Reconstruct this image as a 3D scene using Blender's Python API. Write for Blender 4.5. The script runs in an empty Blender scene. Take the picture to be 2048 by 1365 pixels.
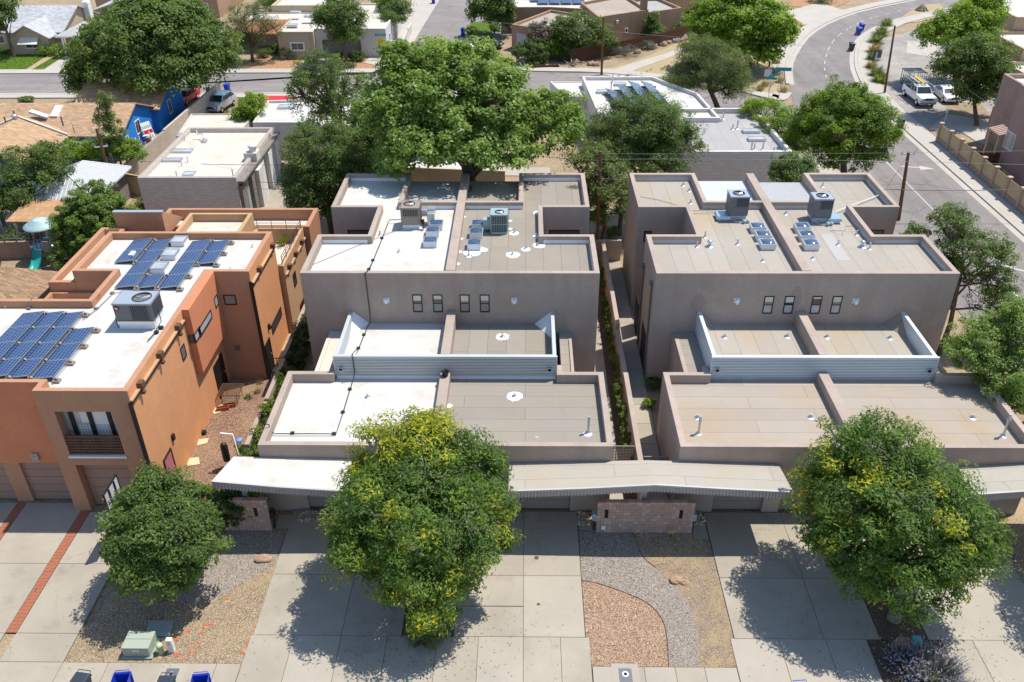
import bpy, math, random
import numpy as np
from mathutils import Vector, Matrix, noise as mnoise

# ------------------------------------------------------------------ camera, world, sun, exposure
SC = bpy.context.scene
COL = SC.collection
FOC, PITCH, YAW, ROLL, CAMH = 1723.19, 0.56525816, -0.01837617, -0.0076638, 30.0
_f = Vector((math.sin(YAW)*math.cos(PITCH), math.cos(YAW)*math.cos(PITCH), -math.sin(PITCH)))
_r0 = Vector((math.cos(YAW), -math.sin(YAW), 0)); _u0 = _r0.cross(_f)
_r = math.cos(ROLL)*_r0 + math.sin(ROLL)*_u0; _u = -math.sin(ROLL)*_r0 + math.cos(ROLL)*_u0
cam = bpy.data.cameras.new('camera'); camo = bpy.data.objects.new('camera', cam); COL.objects.link(camo)
camo.matrix_world = Matrix(((_r.x, _u.x, -_f.x, 0), (_r.y, _u.y, -_f.y, 0), (_r.z, _u.z, -_f.z, CAMH), (0, 0, 0, 1)))
cam.sensor_width = 36; cam.lens = FOC/2048*36; cam.clip_start = .5; cam.clip_end = 2000
SC.camera = camo

SUNDIR = Vector((.40, .215, 1.0)).normalized()        # towards the sun
SUN_EL = math.asin(SUNDIR.z); SUN_AZ = math.atan2(SUNDIR.x, SUNDIR.y)
W = bpy.data.worlds.new('World'); SC.world = W; W.use_nodes = True
_n = W.node_tree.nodes; _bg = _n['Background']
_sky = _n.new('ShaderNodeTexSky'); _sky.sky_type = 'NISHITA'; _sky.sun_disc = False
_sky.sun_elevation = SUN_EL; _sky.sun_rotation = SUN_AZ; _sky.air_density = 1.0; _sky.dust_density = .4; _sky.ozone_density = 1.8
W.node_tree.links.new(_sky.outputs[0], _bg.inputs[0]); _bg.inputs[1].default_value = .15
_l = bpy.data.lights.new('sun', 'SUN'); _l.energy = 4.35; _l.angle = math.radians(.53); _l.color = (1, .955, .88)
_lo = bpy.data.objects.new('sun', _l); COL.objects.link(_lo); _lo.location = SUNDIR*120
_lo.rotation_euler = SUNDIR.to_track_quat('Z', 'Y').to_euler()
vs = SC.view_settings; vs.view_transform = 'Standard'; vs.look = 'None'; vs.gamma = 1; vs.use_curve_mapping = False; vs.exposure = 0.42
SC.cycles.max_bounces = 6; SC.cycles.diffuse_bounces = 3; SC.cycles.glossy_bounces = 3
SC.cycles.transmission_bounces = 4; SC.cycles.transparent_max_bounces = 6

# ------------------------------------------------------------------ measuring helpers: a sight line meets a height, or a plane Y or X
def _ray(px, py): return _f + _r*((px-1024)/FOC) + _u*((682.5-py)/FOC)
def at(px, py, z=0.0):
    d = _ray(px, py); t = (z-CAMH)/d.z; return Vector((d.x*t, d.y*t, z))
def onY(px, py, Y):
    d = _ray(px, py); t = Y/d.y; return Vector((d.x*t, Y, CAMH+d.z*t))
def pxm(Y, z=3.0):                                     # metres per photograph pixel at a place
    return (Vector((0, Y, z-CAMH)).dot(_f))/FOC
RND = random.Random(7)

# ------------------------------------------------------------------ mesh builder
class MB:
    def __init__(s): s.v = []; s.f = []; s.m = []; s.sm = []
    def add(s, vs, fs, m=0, smooth=False, M=None):
        b = len(s.v)
        for p in vs:
            p = Vector(p)
            if M is not None: p = M @ p
            s.v.append(p)
        for f in fs:
            s.f.append([i+b for i in f]); s.m.append(m); s.sm.append(smooth)
        return s
    def box(s, a, b, m=0, M=None):
        x0, y0, z0 = a; x1, y1, z1 = b
        return s.add([(x0,y0,z0),(x1,y0,z0),(x1,y1,z0),(x0,y1,z0),(x0,y0,z1),(x1,y0,z1),(x1,y1,z1),(x0,y1,z1)],
                     [(0,3,2,1),(4,5,6,7),(0,1,5,4),(1,2,6,5),(2,3,7,6),(3,0,4,7)], m, False, M)
    def taper(s, a, b, c, d, m=0, M=None):             # bottom rect a-b, top rect c-d (3d corners)
        return s.add([(a[0],a[1],a[2]),(b[0],a[1],a[2]),(b[0],b[1],a[2]),(a[0],b[1],a[2]),
                      (c[0],c[1],c[2]),(d[0],c[1],c[2]),(d[0],d[1],c[2]),(c[0],d[1],c[2])],
                     [(0,3,2,1),(4,5,6,7),(0,1,5,4),(1,2,6,5),(2,3,7,6),(3,0,4,7)], m, False, M)
    def quad(s, *p, m=0): return s.add(p, [tuple(range(len(p)))], m)
    def prism(s, poly, z0, z1, m=0, M=None):
        n = len(poly)
        A = sum(poly[i][0]*poly[(i+1) % n][1]-poly[(i+1) % n][0]*poly[i][1] for i in range(n))
        if A < 0: poly = poly[::-1]
        return s.add([(p[0], p[1], z0) for p in poly]+[(p[0], p[1], z1) for p in poly],
                     [tuple(range(n))[::-1], tuple(range(n, 2*n))]+[(i, (i+1) % n, n+(i+1) % n, n+i) for i in range(n)], m, False, M)
    def tube(s, pts, r, n=6, m=0, smooth=True, cap=True, M=None):
        pts = [Vector(p) for p in pts]; R = r if isinstance(r, (list, tuple)) else [r]*len(pts)
        vs_ = []; ref = None
        for i, p in enumerate(pts):
            d = (pts[min(i+1, len(pts)-1)]-pts[max(i-1, 0)]); d = d.normalized() if d.length > 1e-9 else Vector((0, 0, 1))
            if ref is None: ref = Vector((0, 1, 0)) if abs(d.y) < .9 else Vector((1, 0, 0))
            a = d.cross(ref).normalized(); b = a.cross(d); ref = b
            b = b.normalized()
            for k in range(n):
                t = 2*math.pi*k/n; vs_.append(p+(a*math.cos(t)+b*math.sin(t))*R[i])
        fs = [(i*n+k, i*n+(k+1) % n, (i+1)*n+(k+1) % n, (i+1)*n+k) for i in range(len(pts)-1) for k in range(n)]
        s.add(vs_, fs, m, smooth, M)
        if cap:
            L = (len(pts)-1)*n
            s.add(vs_[:n], [tuple(range(n))[::-1]], m, False, M); s.add(vs_[L:], [tuple(range(n))], m, False, M)
        return s
    def cyl(s, c, r, z0, z1, n=12, r1=None, m=0, M=None):
        return s.tube([(c[0], c[1], z0), (c[0], c[1], z1)], [r, r if r1 is None else r1], n, m, True, True, M)
    def lathe(s, c, prof, n=12, m=0, M=None):
        vs_ = [(c[0]+r*math.cos(2*math.pi*k/n), c[1]+r*math.sin(2*math.pi*k/n), c[2]+z) for r, z in prof for k in range(n)]
        return s.add(vs_, [(i*n+k, i*n+(k+1) % n, (i+1)*n+(k+1) % n, (i+1)*n+k) for i in range(len(prof)-1) for k in range(n)], m, True, M)
    def build(s, name, mats, parent=None, **kw):
        me = bpy.data.meshes.new(name)
        me.from_pydata([tuple(p) for p in s.v], [], s.f)
        if not isinstance(mats, (list, tuple)): mats = [mats]
        for x in mats: me.materials.append(x)
        me.polygons.foreach_set('material_index', s.m); me.polygons.foreach_set('use_smooth', s.sm)
        me.update()
        return link(name, me, parent, **kw)

def link(name, me, parent=None, label=None, cat=None, group=None, kind=None, bevel=0):
    o = bpy.data.objects.new(name, me); COL.objects.link(o)
    if parent is not None:
        o.parent = parent
        if parent.parent is None: o.matrix_parent_inverse = Matrix.Translation(-Vector(parent.location))
    tag(o, label, cat, group, kind)
    if bevel:
        b = o.modifiers.new('bevel', 'BEVEL'); b.width = bevel; b.segments = 2; b.limit_method = 'ANGLE'; b.angle_limit = math.radians(50)
    return o
def tag(o, label=None, cat=None, group=None, kind=None):
    if label: o['label'] = label
    if cat: o['category'] = cat
    if group: o['group'] = group
    if kind: o['kind'] = kind
    return o
def thing(name, loc, label=None, cat=None, group=None, kind=None):
    o = bpy.data.objects.new(name, None); COL.objects.link(o); o.location = loc; o.empty_display_size = .2
    return tag(o, label, cat, group, kind)
def dup(o, loc, rz=0, label=None, group=None, scale=None):     # copy of a thing with its parts and sub-parts
    c = o.copy(); COL.objects.link(c); c.location = loc; c.rotation_euler = (0, 0, rz)
    if scale: c.scale = (scale,)*3
    if label: c['label'] = label
    if group: c['group'] = group
    def rec(a, b):
        for ch in list(a.children):
            d = ch.copy(); COL.objects.link(d); d.parent = b
            rec(ch, d)
    rec(o, c)
    return c

# ------------------------------------------------------------------ materials
class NT:
    def __init__(s, name):
        s.mat = bpy.data.materials.new(name); s.mat.use_nodes = True; s.t = s.mat.node_tree; s.b = s.t.nodes['Principled BSDF']
        s.tc = s.t.nodes.new('ShaderNodeTexCoord')
    def n(s, typ, **kw):
        x = s.t.nodes.new('ShaderNode'+typ)
        for k, v in kw.items():
            if k.startswith('_'): setattr(x, k[1:], v)
            else: x.inputs[k.replace('__', ' ')].default_value = v
        return x
    def l(s, a, b): s.t.links.new(a, b)
    def noise(s, scale, detail=5, rough=.55, co=None, dist=0, out=0):
        x = s.n('TexNoise', Scale=scale, Detail=detail, Roughness=rough, Distortion=dist)
        s.l(co or s.tc.outputs['Object'], x.inputs['Vector']); return x.outputs[out]
    def ramp(s, fac, stops):
        x = s.n('ValToRGB'); e = x.color_ramp.elements
        while len(e) < len(stops): e.new(.5)
        for i, (p, c) in enumerate(stops):
            e[i].position = p; e[i].color = (c[0], c[1], c[2], 1) if isinstance(c, (tuple, list)) else (c, c, c, 1)
        s.l(fac, x.inputs[0]); return x.outputs[0]
    def mix(s, a, b, fac, typ='MIX'):
        x = s.n('Mix', _data_type='RGBA', _blend_type=typ)
        for v, i in ((a, 6), (b, 7)):
            if isinstance(v, (tuple, list)): x.inputs[i].default_value = (v[0], v[1], v[2], 1)
            else: s.l(v, x.inputs[i])
        if isinstance(fac, (int, float)): x.inputs[0].default_value = fac
        else: s.l(fac, x.inputs[0])
        return x.outputs[2]
    def math(s, op, a, b=None):
        x = s.n('Math', _operation=op)
        for v, i in ((a, 0), (b, 1)):
            if v is None: continue
            if isinstance(v, (int, float)): x.inputs[i].default_value = v
            else: s.l(v, x.inputs[i])
        return x.outputs[0]
    def mapping(s, scale=(1, 1, 1), rot=(0, 0, 0), loc=(0, 0, 0)):
        x = s.n('Mapping'); x.inputs['Scale'].default_value = scale; x.inputs['Rotation'].default_value = rot; x.inputs['Location'].default_value = loc
        s.l(s.tc.outputs['Object'], x.inputs['Vector']); return x.outputs[0]
    def bump(s, h, strength=.3, dist=.02):
        x = s.n('Bump', Strength=strength, Distance=dist); s.l(h, x.inputs['Height']); s.l(x.outputs[0], s.b.inputs['Normal'])
    def done(s, col, rough=.85, metal=0, spec=.3):
        if isinstance(col, (tuple, list)): s.b.inputs['Base Color'].default_value = (col[0], col[1], col[2], 1)
        else: s.l(col, s.b.inputs['Base Color'])
        s.b.inputs['Roughness'].default_value = rough; s.b.inputs['Metallic'].default_value = metal
        s.b.inputs['Specular IOR Level'].default_value = spec
        return s.mat
def k_(c, f): return (c[0]*f, c[1]*f, c[2]*f)

def m_stucco(name, c, var=.13, stain=.42):
    t = NT(name)
    big = t.noise(.22, 6, .6); fine = t.noise(7, 6, .65); str_ = t.noise(1.0, 5, .6, co=t.mapping((1.6, 1.6, .12)))
    col = t.mix(k_(c, 1-var), k_(c, 1+var), t.ramp(big, [(.32, 0.), (.68, 1.)]))
    col = t.mix(col, k_(c, .68), t.math('MULTIPLY', t.ramp(str_, [(.46, 0.), (.72, 1.)]), stain))
    bl = t.noise(.55, 7, .7, co=t.mapping(loc=(17, 3, 9)), dist=.6); col = t.mix(col, k_(c, 1.16), t.math('MULTIPLY', t.ramp(bl, [(.5, 0.), (.62, 1.)]), .5))
    col = t.mix(col, k_(c, .86), t.math('MULTIPLY', t.ramp(fine, [(.4, 0.), (.7, 1.)]), .6))
    t.bump(t.noise(26, 4, .7), .35, .02)
    return t.done(col, .92, spec=.15)
def m_plain(name, c, rough=.6, metal=0, var=.08, scale=3., spec=.4, bump=0, bscale=40):
    t = NT(name)
    col = t.mix(k_(c, 1-var), k_(c, 1+var), t.noise(scale, 5, .6))
    if bump: t.bump(t.noise(bscale, 4, .6), bump, .02)
    return t.done(col, rough, metal, spec)
def m_conc(name, c, var=.13, stain=(.14, .12, .10), amt=.5, sc=.35):
    t = NT(name)
    a = t.noise(sc, 7, .62, dist=.3); b = t.noise(9, 5, .6); d = t.noise(.8, 6, .65, co=t.mapping((1, 1, 1), loc=(31, 7, 0)))
    col = t.mix(k_(c, 1-var), k_(c, 1+var), t.ramp(a, [(.3, 0.), (.7, 1.)]))
    col = t.mix(col, stain, t.math('MULTIPLY', t.ramp(d, [(.56, 0.), (.8, 1.)]), amt))
    col = t.mix(col, k_(c, .8), t.math('MULTIPLY', t.ramp(b, [(.5, 0.), (.8, 1.)]), .25))
    sp = t.noise(2.6, 6, .75, co=t.mapping(loc=(2, 40, 0))); col = t.mix(col, (.11, .095, .08), t.math('MULTIPLY', t.ramp(sp, [(.66, 0.), (.74, 1.)]), .45))
    v = t.n('TexVoronoi', _feature='DISTANCE_TO_EDGE', Scale=.33, Randomness=1); cn = t.n('MixRGB', _blend_type='LINEAR_LIGHT'); cn.inputs[0].default_value = .3; t.l(t.tc.outputs['Object'], cn.inputs[1]); t.l(t.noise(1.1, 5, .6, out=1), cn.inputs[2]); t.l(cn.outputs[0], v.inputs['Vector'])
    col = t.mix(col, k_(c, .55), t.math('MULTIPLY', t.ramp(v.outputs[0], [(0., 1.), (.0035, 0.)]), t.math('MULTIPLY', t.ramp(a, [(.48, 0.), (.56, 1.)]), .6)))
    t.bump(t.noise(55, 4, .65), .2, .01)
    return t.done(col, .88, spec=.2)
def m_asphalt(name, c, along=(1, 1, 1)):
    t = NT(name)
    st = t.noise(.5, 6, .6, co=t.mapping(along)); a = t.noise(.12, 5, .6); g = t.noise(38, 3, .6)
    col = t.mix(k_(c, .78), k_(c, 1.2), t.ramp(st, [(.3, 0.), (.7, 1.)]))
    col = t.mix(col, k_(c, 1.3), t.math('MULTIPLY', t.ramp(a, [(.45, 0.), (.65, 1.)]), .5))
    col = t.mix(col, k_(c, .7), t.math('MULTIPLY', t.ramp(g, [(.42, 0.), (.68, 1.)]), .4))
    v = t.n('TexVoronoi', _feature='DISTANCE_TO_EDGE', Scale=.28, Randomness=1)
    cn = t.n('MixRGB', _blend_type='LINEAR_LIGHT'); cn.inputs[0].default_value = .35; t.l(t.tc.outputs['Object'], cn.inputs[1]); t.l(t.noise(.9, 4, .6, out=1), cn.inputs[2])
    t.l(cn.outputs[0], v.inputs['Vector'])
    col = t.mix(col, k_(c, .45), t.math('MULTIPLY', t.ramp(v.outputs[0], [(0., 1.), (.014, 0.)]), .7))
    t.bump(g, .2, .01)
    return t.done(col, .9, spec=.25)
def m_gravel(name, cols, scale=26, dirt=None, amt=.5, dsc=.6):
    t = NT(name)
    v = t.n('TexVoronoi', Scale=scale, Randomness=1.); t.l(t.tc.outputs['Object'], v.inputs['Vector'])
    sp = t.n('SeparateColor'); t.l(v.outputs['Color'], sp.inputs[0])
    n = len(cols); col = t.ramp(sp.outputs[0], [(i/(n-1)*.96+.02, c) for i, c in enumerate(cols)])
    col = t.mix(col, k_(cols[0], .35), t.math('MULTIPLY', t.ramp(v.outputs['Distance'], [(.42, 0.), (.75, 1.)]), .75))
    if dirt:
        d = t.noise(dsc, 6, .65)
        col = t.mix(col, dirt, t.math('MULTIPLY', t.ramp(d, [(.42, 0.), (.66, 1.)]), amt))
    big = t.noise(.5, 5, .6); col = t.mix(col, k_(cols[1], .8), t.math('MULTIPLY', t.ramp(big, [(.4, 0.), (.7, 1.)]), .3))
    h = t.math('SUBTRACT', 1.0, v.outputs['Distance']); t.bump(h, .9, .035)
    return t.done(col, .9, spec=.2)
def m_roof_white(name, seam=1, c=(.53, .515, .475)):
    t = NT(name)
    a = t.noise(.28, 6, .62); d = t.noise(.55, 7, .7, co=t.mapping(loc=(13, 4, 0))); s = t.noise(1.6, 5, .6)
    col = t.mix(k_(c, .95), k_(c, 1.03), a)
    col = t.mix(col, (.40, .32, .21), t.math('MULTIPLY', t.ramp(d, [(.52, 0.), (.74, 1.)]), .75))
    col = t.mix(col, (.45, .40, .33), t.math('MULTIPLY', t.ramp(s, [(.6, 0.), (.8, 1.)]), .3))
    br = t.n('TexBrick', Scale=1., Mortar__Size=.004, Brick__Width=14., Row__Height=1.9); br.offset = .37
    t.l(t.mapping(rot=(0, 0, 0 if seam else math.pi/2)), br.inputs['Vector'])
    col = t.mix(col, k_(c, .72), t.math('MULTIPLY', br.outputs['Fac'], .8))
    t.bump(t.noise(3, 4, .6), .08, .02)
    return t.done(col, .62, spec=.3)
def m_roof_grey(name, seam=1, c=(.268, .240, .200), pond=(.33, .26, .17), row=.98, pa=.75, off=(0, 0, 0), patch=False, edge=None):
    t = NT(name)
    w = t.n('MixRGB', _blend_type='LINEAR_LIGHT'); w.inputs[0].default_value = .012
    t.l(t.mapping(rot=(0, 0, 0 if seam else math.pi/2), loc=off), w.inputs[1]); t.l(t.noise(.9, 4, .6, out=1), w.inputs[2])
    br = t.n('TexBrick', Scale=1., Mortar__Size=.011, Brick__Width=7.3, Row__Height=row, Mortar__Smooth=.2, Bias=0.)
    br.offset = .43; br.inputs['Color1'].default_value = (0, 0, 0, 1); br.inputs['Color2'].default_value = (1, 1, 1, 1); br.inputs['Mortar'].default_value = (.5, .5, .5, 1)
    t.l(w.outputs[0], br.inputs['Vector'])
    a = t.noise(.3, 7, .65); g = t.noise(12, 4, .6); d = t.noise(.24, 6, .6, co=t.mapping(loc=(5, 22, 0)))
    sc = t.noise(.9, 6, .7, co=t.mapping((1, .35, 1), loc=(3, 1, 0)))
    col = t.mix(k_(c, .93), k_(c, 1.1), br.outputs['Color'])
    col = t.mix(col, k_(c, 1.13), t.math('MULTIPLY', t.ramp(a, [(.38, 0.), (.68, 1.)]), .6))
    col = t.mix(col, pond, t.math('MULTIPLY', t.ramp(d, [(.5, 0.), (.7, 1.)]), pa))
    col = t.mix(col, k_(c, .74), t.math('MULTIPLY', t.ramp(sc, [(.58, 0.), (.75, 1.)]), .35))
    col = t.mix(col, k_(c, .84), t.math('MULTIPLY', t.ramp(g, [(.42, 0.), (.7, 1.)]), .35))
    if edge:
        sx_ = t.n('SeparateXYZ'); t.l(t.tc.outputs['Object'], sx_.inputs[0]); mr_ = t.n('MapRange'); mr_.inputs['From Min'].default_value = edge[1]; mr_.inputs['From Max'].default_value = edge[0]; t.l(t.math('ADD', sx_.outputs[1], t.math('MULTIPLY', t.noise(.35, 5, .6, co=t.mapping(loc=(1, 2, 3))), 2.2)), mr_.inputs['Value'])
        ma_ = t.math('ADD', mr_.outputs[0], .08); m2_ = t.n('Clamp'); t.l(ma_, m2_.inputs[0])
        col = t.mix(col, pond, t.math('MULTIPLY', m2_.outputs[0], .75))
    if patch:
        pz = t.noise(1.1, 6, .7, co=t.mapping(loc=(9, 17, 2))); col = t.mix(col, (.62, .63, .63), t.math('MULTIPLY', t.ramp(pz, [(.69, 0.), (.72, 1.)]), .8))
    col = t.mix(col, k_(c, .38), t.math('MULTIPLY', br.outputs['Fac'], .8))
    t.bump(br.outputs['Fac'], .3, -.01)
    return t.done(col, .93, spec=.15)
def m_shingle(name, c, row=.2, v=.22, rot=0):
    t = NT(name)
    br = t.n('TexBrick', Scale=1., Mortar__Size=.012, Brick__Width=.45, Row__Height=row, Bias=0.); br.offset = .5
    br.inputs['Color1'].default_value = (*k_(c, 1-v), 1); br.inputs['Color2'].default_value = (*k_(c, 1+v), 1); br.inputs['Mortar'].default_value = (*k_(c, .5), 1)
    t.l(t.mapping(rot=(0, 0, rot)), br.inputs['Vector'])
    col = t.mix(br.outputs['Color'], k_(c, 1.15), t.math('MULTIPLY', t.ramp(t.noise(.5, 6, .65), [(.4, 0.), (.7, 1.)]), .45))
    t.bump(br.outputs['Fac'], .5, -.02)
    return t.done(col, .92, spec=.15)
def m_block(name, c, bw=.4, bh=.2, axis='XZ', mort=.012, v=.08):
    t = NT(name)
    sp = t.n('SeparateXYZ'); t.l(t.tc.outputs['Object'], sp.inputs[0]); cb = t.n('CombineXYZ')
    t.l(t.math('ADD', sp.outputs[0], sp.outputs[1]), cb.inputs[0]); t.l(sp.outputs[2], cb.inputs[1])
    br = t.n('TexBrick', Scale=1., Mortar__Size=mort, Brick__Width=bw, Row__Height=bh, Bias=0.); br.offset = .5
    br.inputs['Color1'].default_value = (*k_(c, 1-v), 1); br.inputs['Color2'].default_value = (*k_(c, 1+v), 1); br.inputs['Mortar'].default_value = (*k_(c, .6), 1)
    t.l(cb.outputs[0], br.inputs['Vector'])
    col = t.mix(br.outputs['Color'], k_(c, .75), t.math('MULTIPLY', t.ramp(t.noise(.6, 6, .65), [(.5, 0.), (.75, 1.)]), .4))
    t.bump(br.outputs['Fac'], .5, -.015)
    return t.done(col, .9, spec=.15)
def m_wood(name, c, v=.3, grain=(9, 9, .5)):
    t = NT(name)
    a = t.noise(2.2, 6, .7, co=t.mapping(grain)); b = t.noise(.7, 4, .6)
    col = t.mix(k_(c, 1-v), k_(c, 1+v), t.ramp(a, [(.3, 0.), (.7, 1.)]))
    col = t.mix(col, k_(c, .6), t.math('MULTIPLY', t.ramp(b, [(.5, 0.), (.75, 1.)]), .45))
    t.bump(a, .4, .01)
    return t.done(col, .9, spec=.15)
def m_glass(name, c=(.035, .04, .045)):
    t = NT(name)
    col = t.mix(k_(c, .6), k_(c, 1.6), t.noise(.8, 3, .5))
    return t.done(col, .06, 0, .8)
def m_leaf(name, stops, trans=.48, rough=.5):
    if not any(k in name for k in ('sage', 'dry', 'dusky', 'yucca')): stops = [(p, (min(.6, c[0]*1.22), min(.6, c[1]*1.32), c[2]*.85)) for p, c in stops]
    t = NT(name)
    at_ = t.n('Attribute', _attribute_name='tone', _attribute_type='GEOMETRY')
    col = t.ramp(at_.outputs['Fac'], stops)
    col2 = t.mix(col, (.9, 1., .35), .5, 'MULTIPLY')
    t.l(col, t.b.inputs['Base Color']); t.b.inputs['Roughness'].default_value = rough; t.b.inputs['Specular IOR Level'].default_value = .35
    tr = t.n('BsdfTranslucent'); br_ = t.n('MixRGB', _blend_type='MULTIPLY'); br_.inputs[0].default_value = 1; br_.inputs[2].default_value = (1.7, 1.6, .7, 1)
    t.l(col, br_.inputs[1]); t.l(br_.outputs[0], tr.inputs[0])
    mx = t.n('MixShader'); mx.inputs[0].default_value = trans
    t.l(t.b.outputs[0], mx.inputs[1]); t.l(tr.outputs[0], mx.inputs[2])
    t.l(mx.outputs[0], t.t.nodes['Material Output'].inputs[0])
    return t.mat
def m_corr(name, c, axis=2, pitch=.1, rough=.35, metal=.75, var=.1):   # plain metal, ribs are geometry
    t = NT(name)
    col = t.mix(k_(c, 1-var), k_(c, 1+var), t.noise(.7, 6, .6, co=t.mapping((1, 1, 4))))
    return t.done(col, rough, metal, .5)

M = {}
M['taupe'] = m_stucco('taupe_stucco', (.375, .302, .252))
M['taupe_b'] = m_stucco('rosy_taupe_stucco', (.392, .314, .265))
M['orange'] = m_stucco('orange_stucco', (.62, .295, .14), .07, .15)
M['red'] = m_stucco('red_orange_stucco', (.56, .21, .105), .07, .12)
M['brown'] = m_stucco('brown_orange_stucco', (.43, .225, .135), .08, .2)
M['tanlow'] = m_stucco('tan_stucco', (.48, .30, .175), .08, .3)
M['white_roof'] = m_roof_white('white_membrane', 1); M['white_roof2'] = m_roof_white('white_membrane_cross', 0)
M['cream_roof'] = m_roof_white('cream_membrane', 1, (.56, .515, .43))
M['grey_roof'] = m_roof_grey('grey_membrane', 1, patch=True); M['grey_roof2'] = m_roof_grey('grey_membrane_cross', 0, row=1.05, patch=True)
M['tan_roof'] = m_roof_grey('tan_membrane', 1, (.345, .305, .26), (.38, .26, .135), .98, .6, edge=(31.9, 34.2)); M['tan_roof2'] = m_roof_grey('tan_membrane_cross', 0, (.345, .31, .262), (.39, .30, .18), 1.05, .75, (3, 5, 0))
M['tan_canopy'] = m_roof_grey('tan_canopy_membrane', 1, (.36, .33, .28), (.40, .31, .18), 1.05, .5, (0, 1.3, 0))
M['grey_far'] = m_roof_grey('grey_roof_far', 0, (.36, .345, .33), (.3, .28, .26), 1.2, .3)
M['flash'] = m_plain('flashing_white', (.72, .73, .74), .6, 0, .08, 2)
M['flash_g'] = m_plain('flashing_grey', (.42, .43, .45), .6, 0, .2, 1.5)
M['conc'] = m_conc('concrete', (.345, .305, .243)); M['conc2'] = m_conc('concrete_pale', (.372, .332, .27), .08, (.25, .22, .18), .25); M['conc3'] = m_conc('concrete_stained', (.322, .283, .224), .14, (.12, .10, .085), .55, .25)
M['conc_far'] = m_conc('concrete_far', (.42, .385, .335), .06, (.3, .26, .2), .25)
M['joint'] = m_plain('joint_dirt', (.13, .11, .09), .95)
M['asph'] = m_asphalt('asphalt', (.225, .20, .187), (.15, 1.5, 1)); M['asph_r'] = m_asphalt('asphalt_road', (.215, .193, .18), (1.6, .12, 1))
M['court'] = m_asphalt('court_asphalt', (.31, .28, .25))
M['dirt'] = m_gravel('dry_dirt', [(.30, .22, .14), (.40, .30, .19), (.34, .26, .17)], 14, (.42, .32, .2), .6, .3)
M['gr_tan'] = m_gravel('tan_gravel', [(.20, .15, .095), (.36, .265, .16), (.48, .375, .245), (.30, .21, .13), (.60, .51, .39)], 24, (.40, .30, .175), .5)
M['gr_grey'] = m_gravel('grey_gravel', [(.17, .14, .12), (.35, .30, .255), (.45, .40, .345), (.27, .225, .19), (.56, .51, .45)], 26, (.36, .29, .22), .25)
M['gr_red'] = m_gravel('red_gravel', [(.22, .13, .08), (.42, .275, .175), (.53, .37, .25), (.34, .20, .125), (.62, .48, .36)], 22)
M['gr_side'] = m_gravel('red_brown_gravel', [(.15, .085, .05), (.27, .155, .10), (.38, .24, .165), (.22, .12, .08), (.48, .36, .27)], 20, (.34, .24, .145), .65, .45)
M['gr_dirt'] = m_gravel('dirt_with_straw', [(.22, .16, .11), (.36, .28, .20), (.44, .35, .25), (.30, .22, .15)], 30, (.45, .33, .18), .7, 1.1)
M['soil'] = m_gravel('dark_mulch', [(.10, .07, .05), (.17, .12, .08), (.22, .15, .10)], 24)  # dark brown mulch of the planting beds
M['dry'] = m_gravel('dry_grass_ground', [(.42, .33, .19), (.52, .42, .25), (.46, .36, .2)], 20, (.36, .28, .16), .5, .4)
M['orange_gravel'] = m_gravel('orange_gravel', [(.42, .23, .12), (.52, .30, .17), (.46, .26, .14)], 20)
M['brick'] = m_plain('paver_brick', (.34, .12, .065), .9, 0, .3, 9)
M['block'] = m_plain('pink_block', (.42, .285, .235), .92, 0, .14, 4, .2, .5, 60); M['block_d'] = m_plain('pink_block_grey', (.35, .26, .225), .92, 0, .16, 4, .2, .5, 60); M['block_l'] = m_plain('pink_block_pale', (.50, .36, .295), .92, 0, .12, 4, .2, .5, 60)
M['mortar'] = m_plain('mortar', (.20, .145, .12), .95)
M['garage'] = m_plain('garage_taupe', (.26, .225, .20), .7, 0, .06, 2); M['garage_o'] = m_plain('garage_brown', (.30, .185, .145), .7, 0, .06, 2); M['garage_p'] = m_plain('garage_lilac', (.48, .40, .46), .7)
M['galv'] = m_corr('galvanised', (.48, .51, .51), rough=.55, metal=.2)
M['shed_metal'] = m_plain('galvalume_roof', (.44, .44, .43), .55, .15, .1, 1.5)
M['flute'] = m_plain('fluted_metal', (.44, .42, .40), .6, .1, .1, 2); M['galv_w'] = m_corr('painted_steel', (.56, .63, .68), rough=.5, metal=.15, var=.06)
M['steel'] = m_plain('sheet_steel', (.55, .57, .59), .4, .8, .12, 3); M['black_m'] = m_plain('black_metal', (.02, .02, .022), .5, .2)
M['dark'] = m_plain('dark_void', (.012, .012, .013), .9); M['rust'] = m_plain('rusted_steel', (.14, .07, .04), .85, .2, .4, 5)
M['hv_grey'] = m_plain('hvac_grey', (.13, .135, .145), .5, .1, .05); M['hv_top'] = m_plain('hvac_top', (.33, .37, .42), .45, .2, .05); M['hv_tan'] = m_plain('hvac_taupe', (.26, .215, .18), .6, 0, .06)
M['hv_teal'] = m_plain('hvac_blue_grey', (.30, .38, .40), .5, .1, .06); M['hv_blue'] = m_plain('duct_pale_blue', (.37, .48, .58), .35, .5, .1)
M['fin'] = m_plain('condenser_fin', (.055, .06, .065), .6, .3)
M['frame_b'] = m_plain('bronze_frame', (.018, .017, .016), .45, .3); M['frame_w'] = m_plain('white_frame', (.75, .74, .72), .5)
M['glass'] = m_glass('window_glass'); M['glass_g'] = m_glass('window_glass_curtain', (.17, .165, .15)); M['glass_l'] = m_glass('window_glass_pale', (.36, .37, .38))
M['sky_glass'] = m_glass('skylight_dome', (.05, .085, .15))
M['pv'] = None
M['pale_patio'] = m_plain('pale_metal_patio', (.46, .48, .5), .6, 0, .08, 1.5)
M['white'] = m_plain('white_paint', (.70, .69, .66), .6, 0, .05); M['offwhite'] = m_plain('weathered_white', (.62, .57, .5), .8, 0, .14, 1.5)
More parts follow.
